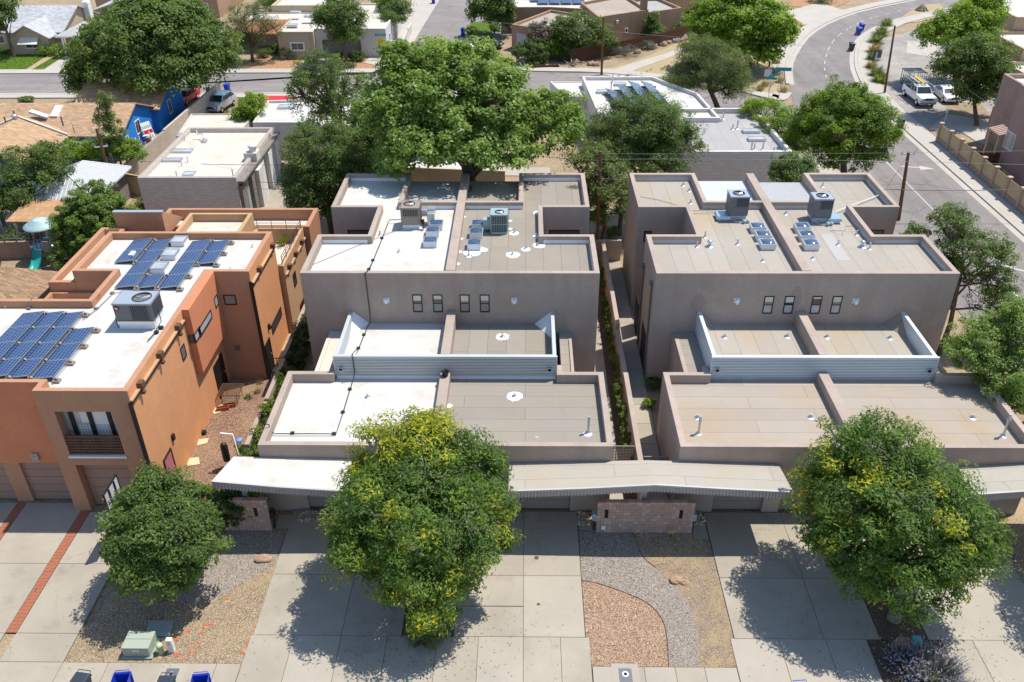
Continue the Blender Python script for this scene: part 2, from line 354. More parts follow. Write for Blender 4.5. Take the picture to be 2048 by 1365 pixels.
M['wood_pole'] = m_wood('weathered_pole', (.17, .085, .042)); M['wood_dark'] = m_wood('dark_fence_wood', (.11, .058, .036), .5); M['wood_fence'] = m_wood('tan_fence_wood', (.52, .40, .23), .22)
M['wood_grey'] = m_wood('grey_barn_wood', (.22, .19, .165), .6, (7, 7, .4)); M['wood_lt'] = m_wood('light_pine', (.48, .32, .13), .2)
M['bark'] = m_wood('bark', (.14, .10, .075), .4, (5, 5, 1)); M['bark_pale'] = m_wood('pale_bark', (.26, .22, .18), .35, (5, 5, 1))
M['wire'] = m_plain('cable', (.07, .08, .09), .5); M['wire_l'] = m_plain('aluminium_cable', (.20, .24, .24), .6, 0)
M['cart_blue'] = m_plain('blue_plastic', (.012, .045, .40), .42, 0, .1); M['cart_black'] = m_plain('dark_plastic', (.028, .038, .055), .5, 0, .15)
M['util'] = m_plain('utility_green', (.33, .37, .29), .6, 0, .06); M['util_d'] = m_plain('utility_pad_green', (.25, .31, .27), .7, 0, .12); M['util_l'] = m_plain('pale_green_plastic', (.42, .50, .28), .6)
M['teal'] = m_plain('sign_teal', (.015, .30, .33), .45); M['yellow'] = m_plain('sign_yellow', (.80, .48, .01), .45); M['black'] = m_plain('black_paint', (.012, .012, .012), .5)
M['spray'] = m_plain('orange_spray', (.85, .10, .03), .8, 0, .3, 30); M['redc'] = m_plain('red_cloth', (.62, .035, .06), .8); M['redp'] = m_plain('red_paint', (.5, .02, .02), .3)
M['rock'] = m_plain('tan_rock', (.40, .26, .17), .9, 0, .3, 5, .2, .6, 12); M['rock_g'] = m_plain('grey_rock', (.34, .30, .27), .9, 0, .4, 6, .2, .6, 12); M['flag'] = m_plain('flagstone', (.58, .46, .29), .9, 0, .12, 4)
M['blue_w'] = m_plain('blue_siding', (.014, .19, .56), .75, 0, .08, 2); M['shing_tan'] = m_shingle('tan_shingle', (.42, .275, .165)); M['shing_br'] = m_shingle('brown_shingle', (.27, .175, .105), .18, .3); M['shing_gr'] = m_shingle('grey_shingle', (.42, .42, .43)); M['shing_rust'] = m_shingle('rolled_tan_roof', (.42, .25, .13), .6, .1)
M['tile_r'] = m_plain('clay_tile', (.42, .17, .10), .8, 0, .3, 6); M['tile_p'] = m_plain('pale_clay_tile', (.48, .34, .27), .8, 0, .35, 8)
M['slump'] = m_block('slump_block', (.60, .52, .46), .4, .13); M['slump_w'] = m_block('white_slump_block', (.62, .59, .56), .4, .13); M['cmu'] = m_block('grey_block', (.48, .41, .33), .4, .2)
M['tan_w'] = m_stucco('pale_tan_stucco', (.50, .40, .29)); M['tan_w2'] = m_stucco('warm_tan_stucco', (.42, .30, .20)); M['pale_w'] = m_stucco('pale_grey_stucco', (.62, .58, .54)); M['pink_w'] = m_stucco('dusky_pink_stucco', (.40, .265, .225)); M['brown_w'] = m_stucco('brown_stucco', (.30, .21, .16)); M['beige_w'] = m_stucco('beige_siding', (.47, .38, .27)); M['adobe'] = m_stucco('adobe_stucco', (.36, .235, .15))
M['car_white'] = m_plain('white_car_paint', (.74, .76, .78), .22, .1, .03, 2, .6); M['car_silver'] = m_plain('silver_car_paint', (.50, .54, .57), .25, .5, .03, 2, .6); M['car_dark'] = m_plain('dark_car_paint', (.06, .055, .06), .25, .3, .05, 2, .6)
M['tyre'] = m_plain('tyre_rubber', (.018, .018, .018), .85); M['chrome'] = m_plain('bright_metal', (.6, .6, .62), .2, .9); M['lamp'] = m_plain('headlamp_lens', (.7, .72, .74), .12, 0, .03, 2, .8)
M['marking'] = m_plain('road_marking', (.45, .43, .40), .8, 0, .25, 6); M['tpool'] = m_plain('turquoise_fabric', (.10, .55, .62), .8)
M['slide'] = m_plain('teal_slide', (.02, .32, .27), .35); M['playcan'] = m_plain('pale_teal_canopy', (.38, .52, .52), .55); M['bag'] = m_plain('black_vinyl', (.02, .02, .022), .4); M['bucket'] = m_plain('blue_lid', (.12, .30, .62), .5)
M['hoop'] = m_plain('orange_rim', (.85, .16, .03), .5); M['acry'] = m_glass('backboard_acrylic', (.45, .47, .5)); M['terra'] = m_plain('terracotta', (.36, .12, .05), .85)
M['grass'] = None
# leaves
G = lambda *a: list(a)
M['lf_locust'] = m_leaf('locust_leaves', [(.0, (.034, .062, .016)), (.45, (.080, .132, .034)), (.72, (.145, .21, .055)), (.80, (.27, .235, .025)), (1., (.56, .42, .02))])
M['lf_green'] = m_leaf('ash_leaves', [(.0, (.040, .066, .022)), (.5, (.088, .130, .042)), (1., (.175, .228, .085))])
M['lf_cotton'] = m_leaf('cottonwood_leaves', [(.0, (.07, .11, .032)), (.5, (.155, .215, .072)), (1., (.29, .345, .16))], .5, .42)
M['lf_dark'] = m_leaf('elm_leaves', [(.0, (.038, .06, .022)), (.5, (.082, .122, .04)), (1., (.165, .215, .075))])
M['lf_grey'] = m_leaf('grey_green_leaves', [(.0, (.06, .08, .04)), (.5, (.125, .155, .075)), (1., (.22, .25, .13))])
M['lf_olive'] = m_leaf('olive_leaves', [(.0, (.046, .062, .034)), (.5, (.098, .125, .068)), (1., (.16, .195, .115))])
M['lf_con'] = m_leaf('conifer_leaves', [(.0, (.035, .062, .01)), (.5, (.085, .135, .018)), (1., (.18, .235, .03))], .2)
M['lf_bright'] = m_leaf('bright_leaves', [(.0, (.065, .105, .014)), (.5, (.14, .21, .025)), (1., (.28, .33, .045))])
M['lf_vine'] = m_leaf('creeper_leaves', [(.0, (.025, .045, .01)), (.5, (.075, .11, .016)), (.8, (.18, .2, .02)), (1., (.42, .36, .02))], .3)
M['lf_ivy'] = m_leaf('dark_creeper_leaves', [(.0, (.016, .032, .010)), (.6, (.04, .07, .018)), (1., (.08, .12, .03))], .3)
M['lf_lav'] = m_leaf('russian_sage', [(.0, (.05, .075, .05)), (.5, (.13, .16, .12)), (.7, (.24, .22, .30)), (1., (.38, .33, .52))], .3)
M['lf_dry'] = m_leaf('dry_grass_leaves', [(.0, (.16, .13, .05)), (.5, (.30, .25, .11)), (1., (.45, .38, .2))], .3)
M['lf_yucca'] = m_leaf('yucca_leaves', [(.0, (.05, .065, .03)), (.5, (.14, .16, .07)), (1., (.34, .32, .14))], .15)
M['lf_pink'] = m_leaf('dusky_leaves', [(.0, (.05, .06, .03)), (.5, (.13, .11, .07)), (1., (.30, .20, .17))], .3)
M['lf_lawn'] = m_leaf('lawn_blades', [(.0, (.06, .11, .015)), (.5, (.13, .21, .03)), (1., (.24, .32, .06))], .3)
M['lawn'] = m_plain('lawn_ground', (.115, .165, .035), .95, 0, .3, 2.5)
# ------------------------------------------------------------------ building helpers
def ccw(poly):
    n = len(poly); A = sum(poly[i][0]*poly[(i+1) % n][1]-poly[(i+1) % n][0]*poly[i][1] for i in range(n))
    return list(poly) if A > 0 else list(poly)[::-1]
def inset(poly, t):
    n = len(poly); out = []
    for i in range(n):
        a, b, c = Vector(poly[i-1][:2]), Vector(poly[i][:2]), Vector(poly[(i+1) % n][:2])
        d1 = (b-a).normalized(); d2 = (c-b).normalized()
        n1 = Vector((-d1.y, d1.x)); n2 = Vector((-d2.y, d2.x))
        k = 1+n1.dot(n2)
        out.append(b+(n1+n2)*(t/max(k, .2)))
    return out
def holed(mb, p, q, z0, z1, holes, m=0):
    p, q = Vector(p[:2]), Vector(q[:2]); L = (q-p).length; d = (q-p)/L; nrm = Vector((d.y, -d.x))
    us = sorted({0., L, *[h[0] for h in holes], *[h[1] for h in holes]}); zs = sorted({z0, z1, *[h[2] for h in holes], *[h[3] for h in holes]})
    P = lambda u, z, k=0: (p.x+d.x*u-nrm.x*k, p.y+d.y*u-nrm.y*k, z)
    for i in range(len(us)-1):
        for j in range(len(zs)-1):
            uc, zc = (us[i]+us[i+1])/2, (zs[j]+zs[j+1])/2
            if any(h[0] < uc < h[1] and h[2] < zc < h[3] for h in holes): continue
            mb.quad(P(us[i], zs[j]), P(us[i+1], zs[j]), P(us[i+1], zs[j+1]), P(us[i], zs[j+1]), m=m)
    for u0, u1, a, b, k in holes:
        mb.quad(P(u0, a), P(u0, a, k), P(u0, b, k), P(u0, b), m=m); mb.quad(P(u1, a, k), P(u1, a), P(u1, b), P(u1, b, k), m=m)
        mb.quad(P(u0, b), P(u0, b, k), P(u1, b, k), P(u1, b), m=m)
        if a > z0+.01: mb.quad(P(u0, a, k), P(u0, a), P(u1, a), P(u1, a, k), m=m)
def pblock(parent, poly, ztop, zroof, mw, mr, th=.3, z0=-.1, holes=None, names=('wall', 'roof'), bevel=.025, noroof=False):
    poly = ccw(poly); n = len(poly); ins = inset(poly, th); mb = MB()
    for i in range(n):
        p, q = poly[i], poly[(i+1) % n]; a, b = ins[i], ins[(i+1) % n]
        if holes and i in holes: holed(mb, p, q, z0, ztop, holes[i])
        else: mb.quad((p[0], p[1], z0), (q[0], q[1], z0), (q[0], q[1], ztop), (p[0], p[1], ztop))
        mb.quad((p[0], p[1], ztop), (q[0], q[1], ztop), (b.x, b.y, ztop), (a.x, a.y, ztop))
        mb.quad((a.x, a.y, ztop), (b.x, b.y, ztop), (b.x, b.y, zroof-.05), (a.x, a.y, zroof-.05))
    # weld so that edges can be rounded
    w = mb.build(names[0], mw, parent)
    import bmesh
    bm = bmesh.new(); bm.from_mesh(w.data); bmesh.ops.remove_doubles(bm, verts=bm.verts, dist=.0005); bm.to_mesh(w.data); bm.free()
    if bevel:
        x = w.modifiers.new('bevel', 'BEVEL'); x.width = bevel; x.segments = 2; x.limit_method = 'ANGLE'; x.angle_limit = math.radians(50)
    r = None
    if not noroof:
        rb = MB(); rb.v = [Vector((v.x, v.y, zroof)) for v in inset(poly, th-.01)]; rb.f = [list(range(n))]; rb.m = [0]; rb.sm = [False]
        r = rb.build(names[1], mr, parent)
    return w, r
def rect(x0, y0, x1, y1): return [(x0, y0), (x1, y0), (x1, y1), (x0, y1)]
def window(parent, c, w, h, face='-Y', fm='frame_b', gm='glass', fw=.06, div=None, proud=.03, name='window', sash=True):
    # c = centre on the wall plane; frame is proud, pane set back in it
    ang = {'-Y': 0, '+X': math.pi/2, '+Y': math.pi, '-X': -math.pi/2}[face] if isinstance(face, str) else face
    T = Matrix.Translation(Vector(c)) @ Matrix.Rotation(ang, 4, 'Z')
    f = MB(); a, b = w/2, h/2
    f.box((-a, -proud, -b), (-a+fw, .06, b), M=T); f.box((a-fw, -proud, -b), (a, .06, b), M=T)
    f.box((-a+fw, -proud, b-fw), (a-fw, .06, b), M=T); f.box((-a+fw, -proud-.02, -b), (a-fw, .06, -b+fw), M=T)
    if div == 'h': f.box((-a+fw, -proud+.004, -.025), (a-fw, .06, .025), M=T)
    if div == 'v': f.box((-.02, -proud+.004, -b+fw), (.02, .06, b-fw), M=T)
    if div == 'g':
        f.box((-.02, -proud+.004, -b+fw), (.02, .06, b-fw), M=T)
        f.box((-a+fw, -proud+.008, -.015), (-.02, .05, .015), M=T); f.box((.02, -proud+.008, -.015), (a-fw, .05, .015), M=T)
    fo = f.build(name, M[fm], parent)
    if div == 'h':
        p = MB(); p.box((-a+fw*.9, -.006, -b+fw*.9), (a-fw*.9, .03, -.01), M=T); p.build('pane', M[gm], fo)
        p = MB(); p.box((-a+fw*.9, -.016, .01), (a-fw*.9, .03, b-fw*.9), M=T); p.build('pane', M[RND.choice(['glass', 'glass_g'])], fo)
        p = MB(); hb = RND.uniform(.12, .38); p.box((-a+fw*.95, -.0185, b-fw*.9-hb), (a-fw*.95, -.0165, b-fw*.9), M=T); p.build('blind', M['offwhite'], fo)
    else: p = MB(); p.box((-a+fw*.9, -.006, -b+fw*.9), (a-fw*.9, .03, b-fw*.9), M=T); p.build('pane', M[gm], fo)
    return fo
def vent(parent, c, r=.06, h=.3, cone=True, mat='steel', cap=False):
    b = MB(); b.cyl((c[0], c[1]), r, c[2], c[2]+h, 8)
    if cone: b.lathe((c[0], c[1], c[2]+.004), [(r*3.2, 0), (r*2.2, .012), (r*1.3, .09), (r*1.02, .14)], 12)
    if cap: b.lathe((c[0], c[1], c[2]+h), [(r*1.9, 0), (r*1.9, .06), (.001, .12)], 10)
    return b.build('vent_pipe', M[mat], parent)
def patchdisc(parent, c, r, mat='flash'):
    b = MB(); n = 18
    b.v = [Vector((c[0]+math.cos(2*math.pi*k/n)*r*(1+.12*RND.uniform(-1, 1)), c[1]+math.sin(2*math.pi*k/n)*r*(1+.12*RND.uniform(-1, 1)), c[2]+.004)) for k in range(n)]
    b.f = [list(range(n))]; b.m = [0]; b.sm = [False]
    return b.build('sealant_patch', M[mat], parent)
def skylight(parent, c, w=.75, d=.75, h=.32, dome=True, curb='flash', rot=0):
    s = MB(); s.box((c[0]-w/2, c[1]-d/2, c[2]-.02), (c[0]+w/2, c[1]+d/2, c[2]+h))
    so = s.build('skylight', M[curb], parent)
    f = MB(); e = .03
    x0, x1, y0, y1, z = c[0]-w/2-e, c[0]+w/2+e, c[1]-d/2-e, c[1]+d/2+e, c[2]+h
    for a, b in (((x0, y0, z), (x0+.07, y1, z+.05)), ((x1-.07, y0, z), (x1, y1, z+.05)), ((x0+.07, y0, z), (x1-.07, y0+.07, z+.05)), ((x0+.07, y1-.07, z), (x1-.07, y1, z+.05))): f.box(a, b)
    f.build('rim', M['steel'], so)
    g = MB(); n = 6; a, b2 = w/2-.03, d/2-.03; hh = .13 if dome else .015
    vs_ = [(c[0]+(i/n*2-1)*a, c[1]+(j/n*2-1)*b2, z+.02+hh*(1-(i/n*2-1)**4)*(1-(j/n*2-1)**4)) for j in range(n+1) for i in range(n+1)]
    g.add(vs_, [(j*(n+1)+i, j*(n+1)+i+1, (j+1)*(n+1)+i+1, (j+1)*(n+1)+i) for j in range(n) for i in range(n)], 0, True)
    g.build('dome', M['sky_glass'] if dome is not None else M['glass_l'], so)
    return so
def scupper(parent, c, s=.16, face=0):
    T = Matrix.Translation(Vector(c)) @ Matrix.Rotation(face, 4, 'Z'); b = MB()
    for p, q in (((-s, -.14, -s), (-s+.02, 0, s)), ((s-.02, -.14, -s), (s, 0, s)), ((-s+.02, -.14, -s), (s-.02, 0, -s+.02)), ((-s+.02, -.14, s-.02), (s-.02, 0, s))): b.box(p, q, M=T)
    o = b.build('scupper', M['steel'], parent)
    d = MB(); d.box((-s+.02, -.02, -s+.02), (s-.02, -.004, s-.02), M=T); d.build('opening', M['dark'], o)
def sconce(parent, c, face=0, mat='flash'):
    T = Matrix.Translation(Vector(c)) @ Matrix.Rotation(face, 4, 'Z'); b = MB()
    b.box((-.17, -.04, -.16), (.17, 0, .16), M=T); b.taper((-.07, -.2, -.16), (.07, -.041, 0), (-.11, -.2, .12), (.11, -.041, 0), M=T)
    return b.build('wall_light', M[mat], parent)
def garage_door(parent, x0, x1, z1, y, rows=4, mat='garage', name='garage_door'):
    h = z1/rows; first = None; o = MB(); o.box((x0, y, 0), (x1, y+.03, z1)); first = o.build(name, M['joint'], parent)
    for k in range(rows):
        b = MB(); b.box((x0+.01, y-.035, k*h+.012), (x1-.01, y-.002, (k+1)*h-.006)); b.build('panel', M[mat], first, bevel=.008)
    return first
def slab_grid(name, xs, ys, mats, z=.03, base=None, kind='structure', gap=.012, skip=(), parent=None, zb=0.0):
    r = thing(name, (xs[0], ys[0], 0), kind=kind) if parent is None else parent
    b = MB(); b.quad((xs[0], ys[0], zb+.012), (xs[-1], ys[0], zb+.012), (xs[-1], ys[-1], zb+.012), (xs[0], ys[-1], zb+.012)); b.build('joint_bed', M['joint'], r)
    for i in range(len(xs)-1):
        for j in range(len(ys)-1):
            if (i, j) in skip: continue
            b = MB(); q = RND.uniform(-.003, .003)
            b.box((xs[i]+gap, ys[j]+gap, zb-.05), (xs[i+1]-gap, ys[j+1]-gap, zb+z+q)); b.build('slab', M[RND.choice(mats)], r)
    return r
def sheet(name, pts, z, mat, parent=None, kind='structure', z0=None):
    b = MB(); b.v = [Vector((p[0], p[1], z)) for p in ccw(pts)]; b.f = [list(range(len(pts)))]; b.m = [0]; b.sm = [False]
    return b.build(name, M[mat], parent, kind=None if parent else kind)

# ------------------------------------------------------------------ vegetation
def leaf_mesh(name, pos, nrm, L, Wd, tone, mat, rng, droop=.0, tang=None):
    N = len(pos)
    nrm = nrm/np.maximum(np.linalg.norm(nrm, axis=1, keepdims=True), 1e-6)
    if tang is None: tang = rng.normal(size=(N, 3))
    tang = tang-nrm*np.sum(tang*nrm, axis=1, keepdims=True)
    tang[:, 2] -= droop
    tang /= np.maximum(np.linalg.norm(tang, axis=1, keepdims=True), 1e-6)
    bt = np.cross(nrm, tang); bt /= np.maximum(np.linalg.norm(bt, axis=1, keepdims=True), 1e-6)
    l = (L*rng.uniform(.65, 1.25, N))[:, None]; w = (Wd*rng.uniform(.7, 1.2, N))[:, None]
    v = np.empty((N, 4, 3), np.float32)
    v[:, 0] = pos-tang*l*.5; v[:, 1] = pos+bt*w*.5-tang*l*.06; v[:, 2] = pos+tang*l*.5; v[:, 3] = pos-bt*w*.5-tang*l*.06
    me = bpy.data.meshes.new(name); me.vertices.add(4*N); me.loops.add(4*N); me.polygons.add(N)
    me.vertices.foreach_set('co', v.reshape(-1)); me.loops.foreach_set('vertex_index', np.arange(4*N, dtype=np.int32))
    me.polygons.foreach_set('loop_start', np.arange(0, 4*N, 4, dtype=np.int32))
    me.materials.append(mat); me.update(calc_edges=True)
    a = me.attributes.new('tone', 'FLOAT', 'FACE'); a.data.foreach_set('value', np.clip(tone, 0, 1).astype(np.float32))
    return me
def sample_blobs(blobs, n, rng, shell=.6):
    w = np.array([(b[1][0]*b[1][1]*b[1][2])**.67 for b in blobs]); w /= w.sum(); out = []
    while len(out) < n:
        k = rng.choice(len(blobs), p=w); c, r = blobs[k]
        d = rng.normal(size=3); d /= np.linalg.norm(d)
        if d[2] < -.55: continue
        t = shell+(1-shell)*rng.random()**.6
        if rng.random() < .22: t = rng.uniform(.25, shell)
        if rng.random() < .07: t = rng.uniform(1.02, 1.13)
        lump = 1+.20*mnoise.noise(Vector((d[0]*2.3+k*7, d[1]*2.3, d[2]*2.3)))*1.6
        p = np.array(c)+d*np.array(r)*t*lump
        out.append((p[0], p[1], max(p[2], .35), t))
    return np.array(out)
def foliage(cl, per, rc, L, Wd, mat, rng, tonef=None, droop=.25, flat=.8, center=None, name='crown', up=.6):
    n = len(cl); N = n*per
    rcs = rc*rng.uniform(.6, 1.35, n)
    ct = rng.normal(.45, .13, n)
    if tonef is not None: ct = tonef(cl, ct, rng)
    d = rng.normal(size=(N, 3)); d /= np.linalg.norm(d, axis=1, keepdims=True)
    lo = d[:, 2] < -.2; d[lo, 2] *= np.where(rng.random(lo.sum()) < .6, -1, 1)
    rr = np.repeat(rcs, per)*(.35+.65*rng.random(N)**.5)
    c = np.repeat(cl[:, :3], per, axis=0)
    pos = c+d*rr[:, None]*np.array([1, 1, flat])
    cen = np.array(center) if center is not None else cl[:, :3].mean(0)
    out = pos-cen; out /= np.maximum(np.linalg.norm(out, axis=1, keepdims=True), 1e-6)
    nrm = d*.5+out*.35+np.array([.12, .06, up])+rng.normal(size=(N, 3))*.38
    tone = np.repeat(ct, per)+rng.normal(0, .10, N)
    if tonef is not None: tone = np.where(np.repeat(ct, per) > .78, np.repeat(ct, per)+rng.uniform(-.38, .07, N), np.minimum(tone, .74))
    return leaf_mesh(name, pos, nrm, L, Wd, tone, mat, rng, droop)
def limbs(mb, base, top, r0, cl, rng, nl=7, twig=.02, twn=1.0, lean=.3):
    base = np.array(base, float); top = np.array(top, float)
    tr = [base, base+(top-base)*.35+rng.normal(size=3)*.08, base+(top-base)*.7+rng.normal(size=3)*.12, top]
    mb.tube([base-np.array([0, 0, .1]), base+np.array([0, 0, .25])]+tr[1:], [r0*1.45, r0*1.08, r0*.92, r0*.75, r0*.45], 9)
    P = cl[:, :3]; idx = [int(rng.integers(len(P)))]
    dmin = np.linalg.norm(P-P[idx[0]], axis=1)
    for _ in range(nl-1):
        k = int(np.argmax(dmin)); idx.append(k); dmin = np.minimum(dmin, np.linalg.norm(P-P[k], axis=1))
    pts = [tr[2], tr[3]]
    for k in idx:
        s = base+(top-base)*rng.uniform(.45, .95); e = P[k]; m1 = s+(e-s)*.4+np.array([0, 0, .12])*np.linalg.norm(e-s)+rng.normal(size=3)*.1; m2 = s+(e-s)*.75+np.array([0, 0, .08])*np.linalg.norm(e-s)
        mb.tube([s, m1, m2, e], [r0*.5, r0*.34, r0*.2, r0*.06], 6, cap=False)
        pts += [s+(m1-s)*.5, m1, (m1+m2)/2, m2]
    pts = np.array(pts)
    for p in P:
        if rng.random() > twn: continue
        k = int(np.argmin(np.linalg.norm(pts-p, axis=1)+.6*np.maximum(0, pts[:, 2]-p[2]))); s = pts[k]
        m1 = s+(p-s)*.55+np.array([0, 0, .06])*np.linalg.norm(p-s)
        mb.tube([s, m1, p], [twig*1.6, twig, twig*.4], 4, cap=False)
def tree(name, base, blobs, n, per, rc, L, Wd, leaf, label, cat='tree', group=None, r0=.18, top=None, nl=7, seed=1, bark='bark', tonef=None, droop=.25, twig=.02, flat=.8, shell=.6, twn=.8, up=.6):
    rng = np.random.default_rng(seed)
    t = thing(name, base, label, cat, group)
    cl = sample_blobs(blobs, n, rng, shell)
    cen = np.mean([b[0] for b in blobs], axis=0)
    me = foliage(cl, per, rc, L, Wd, M[leaf], rng, tonef, droop, flat, cen-np.array([0, 0, 1.0]), up=up)
    link('crown', me, t)
    mb = MB(); limbs(mb, base, top if top is not None else (cen[0], cen[1], cen[2]-.1*(cen[2]-base[2])), r0, cl, rng, nl, twig, twn)
    mb.build('trunk', M[bark], t)
    return t
def pblobs(Y, items):
    # (px, py, rpx, rpy, dY, ry): a round mass of leaves standing near depth Y
    out = []
    for px, py, rx, ry_, dy, rd in items:
        c = onY(px, py, Y+dy); s = pxm(Y+dy, c.z)
        out.append((np.array(c), (rx*s*.92, (rd if rd else rx*s*.9)*.92, ry_*s*.94)))
    return out
def bush(name, c, r, leaf, label, cat='shrub', group=None, n=60, per=60, L=.12, Wd=.07, seed=3, rc=None, droop=.1, flat=.85, tonef=None, up=.45, stems=True):
    rng = np.random.default_rng(seed); t = thing(name, (c[0], c[1], 0), label, cat, group)
    bl = [(np.array((c[0], c[1], r[2]*.45)), (r[0], r[1], r[2]*.6))]
    cl = sample_blobs(bl, n, rng, .55)
    link('crown', foliage(cl, per, rc or min(r)*.32, L, Wd, M[leaf], rng, tonef, droop, flat, up=up), t)
    if stems:
        mb = MB()
        for k in range(min(n, 14)):
            p = cl[k]; mb.tube([(c[0]+rng.normal()*.05, c[1]+rng.normal()*.05, 0), ((c[0]+p[0])/2, (c[1]+p[1])/2, p[2]*.65), p[:3]], [.03, .02, .008], 5, cap=False)
        mb.build('stems', M['bark'], t)
    return t
def tuft(name, c, r, h, leaf, label, cat='plant', group=None, n=260, w=.03, seed=5, z=0., spread=.9, flower=None, stiff=False):
    rng = np.random.default_rng(seed); t = thing(name, (c[0], c[1], z), label, cat, group)
    az = rng.uniform(0, 2*np.pi, n); el = rng.uniform(.1, 1., n)**.8*spread
    d = np.stack([np.cos(az)*np.sin(el*1.35), np.sin(az)*np.sin(el*1.35), np.cos(el*1.35)], 1)
    ln = h*rng.uniform(.6, 1.1, n)
    st = np.array([c[0], c[1], z])+np.stack([np.cos(az), np.sin(az), np.zeros(n)], 1)*rng.uniform(0, r*.35, n)[:, None]
    pos = st+d*ln[:, None]*.5
    side = np.cross(d, np.array([0, 0, 1.])); nrm = np.cross(side, d)+rng.normal(size=(n, 3))*.15
    me = leaf_mesh('blades', pos, nrm, 1.0, w, np.clip(rng.normal(.45, .18, n), 0, .95), M[leaf], rng, 0, d.copy())
    # set true lengths
    co = np.empty(n*12, np.float32); me.vertices.foreach_get('co', co); co = co.reshape(n, 4, 3)
    co[:, 0] = st; co[:, 2] = st+d*ln[:, None]; mid = (co[:, 0]+co[:, 2])*.5; off = (co[:, 1]-co[:, 3])*.5
    co[:, 1] = mid+off; co[:, 3] = mid-off
    if not stiff: co[:, 2, 2] -= (ln*.18*np.sin(el*1.35)**2)
    me.vertices.foreach_set('co', co.reshape(-1)); me.update()
    link('blades', me, t)
    if flower:
        k = n; p = st+d*(ln*rng.uniform(.75, 1.05, n))[:, None]
        f = leaf_mesh('flower_spikes', p, rng.normal(size=(k, 3)), .16, .05, rng.uniform(.72, 1, k), M[flower], rng, 0, d.copy()+rng.normal(size=(k, 3))*.25)
        link('flower_spikes', f, t)
    return t
# ------------------------------------------------------------------ ground
sheet('ground', rect(-420, -120, 420, 700), -.06, 'dirt')
def ribbon(name, left, right, z, mat, kind='structure', zb=None):
    b = MB(); n = len(left)
    b.v = [Vector((p[0], p[1], z)) for p in left]+[Vector((p[0], p[1], z)) for p in right]
    b.f = [[i, n+i, n+i+1, i+1] for i in range(n-1)]
    if zb is not None:
        b.v += [Vector((p[0], p[1], zb)) for p in left]+[Vector((p[0], p[1], zb)) for p in right]
        b.f += [[2*n+i, i, i+1, 2*n+i+1] for i in range(n-1)]+[[n+i, 3*n+i, 3*n+i+1, n+i+1] for i in range(n-1)]+[[0, 2*n, 3*n, n], [n-1, 2*n-1, 4*n-1, 3*n-1]]
    b.m = [0]*len(b.f); b.sm = [False]*len(b.f)
    return b.build(name, M[mat], None, kind=kind)
def offs(line, d):
    out = []
    for i in range(len(line)):
        a = Vector(line[max(i-1, 0)][:2]); b = Vector(line[min(i+1, len(line)-1)][:2]); t = (b-a).normalized()
        out.append((line[i][0]-t.y*d, line[i][1]+t.x*d))
    return out
def smooth(line, k=3):
    for _ in range(k):
        o = [line[0]]
        for a, b in zip(line, line[1:]): o += [(a[0]*.75+b[0]*.25, a[1]*.75+b[1]*.25), (a[0]*.25+b[0]*.75, a[1]*.25+b[1]*.75)]
        line = o+[line[-1]]
    return line
# right-hand street, bending away at the top
rl = smooth([(29.6, -60), (29.6, 78), (29.7, 93), (31.6, 104), (34.6, 117), (43.5, 136.5), (58.5, 152.5), (100, 176), (160, 200)], 2)
rr = smooth([(39.75, -60), (39.75, 78), (39.7, 93), (40.3, 104), (43.2, 117), (48.8, 131), (61.0, 145), (104, 168), (164, 192)], 2)
ribbon('street', rl, rr, -.02, 'asph_r')
ribbon('sidewalk', offs(rr[4:], -.42), offs(rr[4:], -2.25), .09, 'conc_far', zb=-.05); ribbon('kerb', rr, offs(rr, -.4), .1, 'conc_far', zb=-.05); ribbon('gutter', offs(rr, .6), rr, -.012, 'conc_far')
ribbon('kerb', offs(rl[14:], .4), rl[14:], .1, 'conc_far', zb=-.05); ribbon('gutter', rl[14:], offs(rl[14:], -.6), -.012, 'conc_far'); ribbon('sidewalk', offs(rl[16:], 2.0), offs(rl[16:], .42), .09, 'conc_far', zb=-.05)
# far cross street and its junction
fn = [(-150, 111.4), (-18, 111.4), (-16.4, 113), (-2.6, 113), (-1, 111.4), (9, 111.2), (16, 108.5), (22, 105.2), (26.3, 101.6), (30.6, 96.6), (31, 84)]
fs = [(-150, 102.4), (-60, 102.4), (-30, 102.4), (-10, 102.4), (-4, 102.4), (4, 102.4), (10, 101), (16, 97.5), (22, 91.5), (26, 86), (30, 80)]
ribbon('street', fn, fs, -.026, 'asph')
ribbon('kerb', [(-150, 111.7), (-19, 111.7)], [(-150, 111.3), (-19, 111.3)], .1, 'conc_far', zb=-.05); ribbon('sidewalk', [(-150, 113.2), (-19, 113.2)], [(-150, 111.72), (-19, 111.72)], .08, 'conc_far', zb=-.05)
ribbon('kerb', [(-150, 102.5), (3, 102.5)], [(-150, 102.1), (3, 102.1)], .1, 'conc_far', zb=-.05); ribbon('sidewalk', [(-150, 102.1), (3, 102.1)], [(-150, 100.7), (3, 100.7)], .08, 'conc_far', zb=-.05)
kn = smooth([(-1.5, 114), (-.6, 112), (3, 111.6), (9, 111.3), (16, 108.7), (22, 105.3), (26.3, 101.8), (29.6, 98.2), (31.4, 102)], 2)
ribbon('kerb', offs(kn, .35), kn, .1, 'conc_far', zb=-.05); ribbon('sidewalk', offs(kn, 1.9), offs(kn, .37), .08, 'conc_far', zb=-.05)
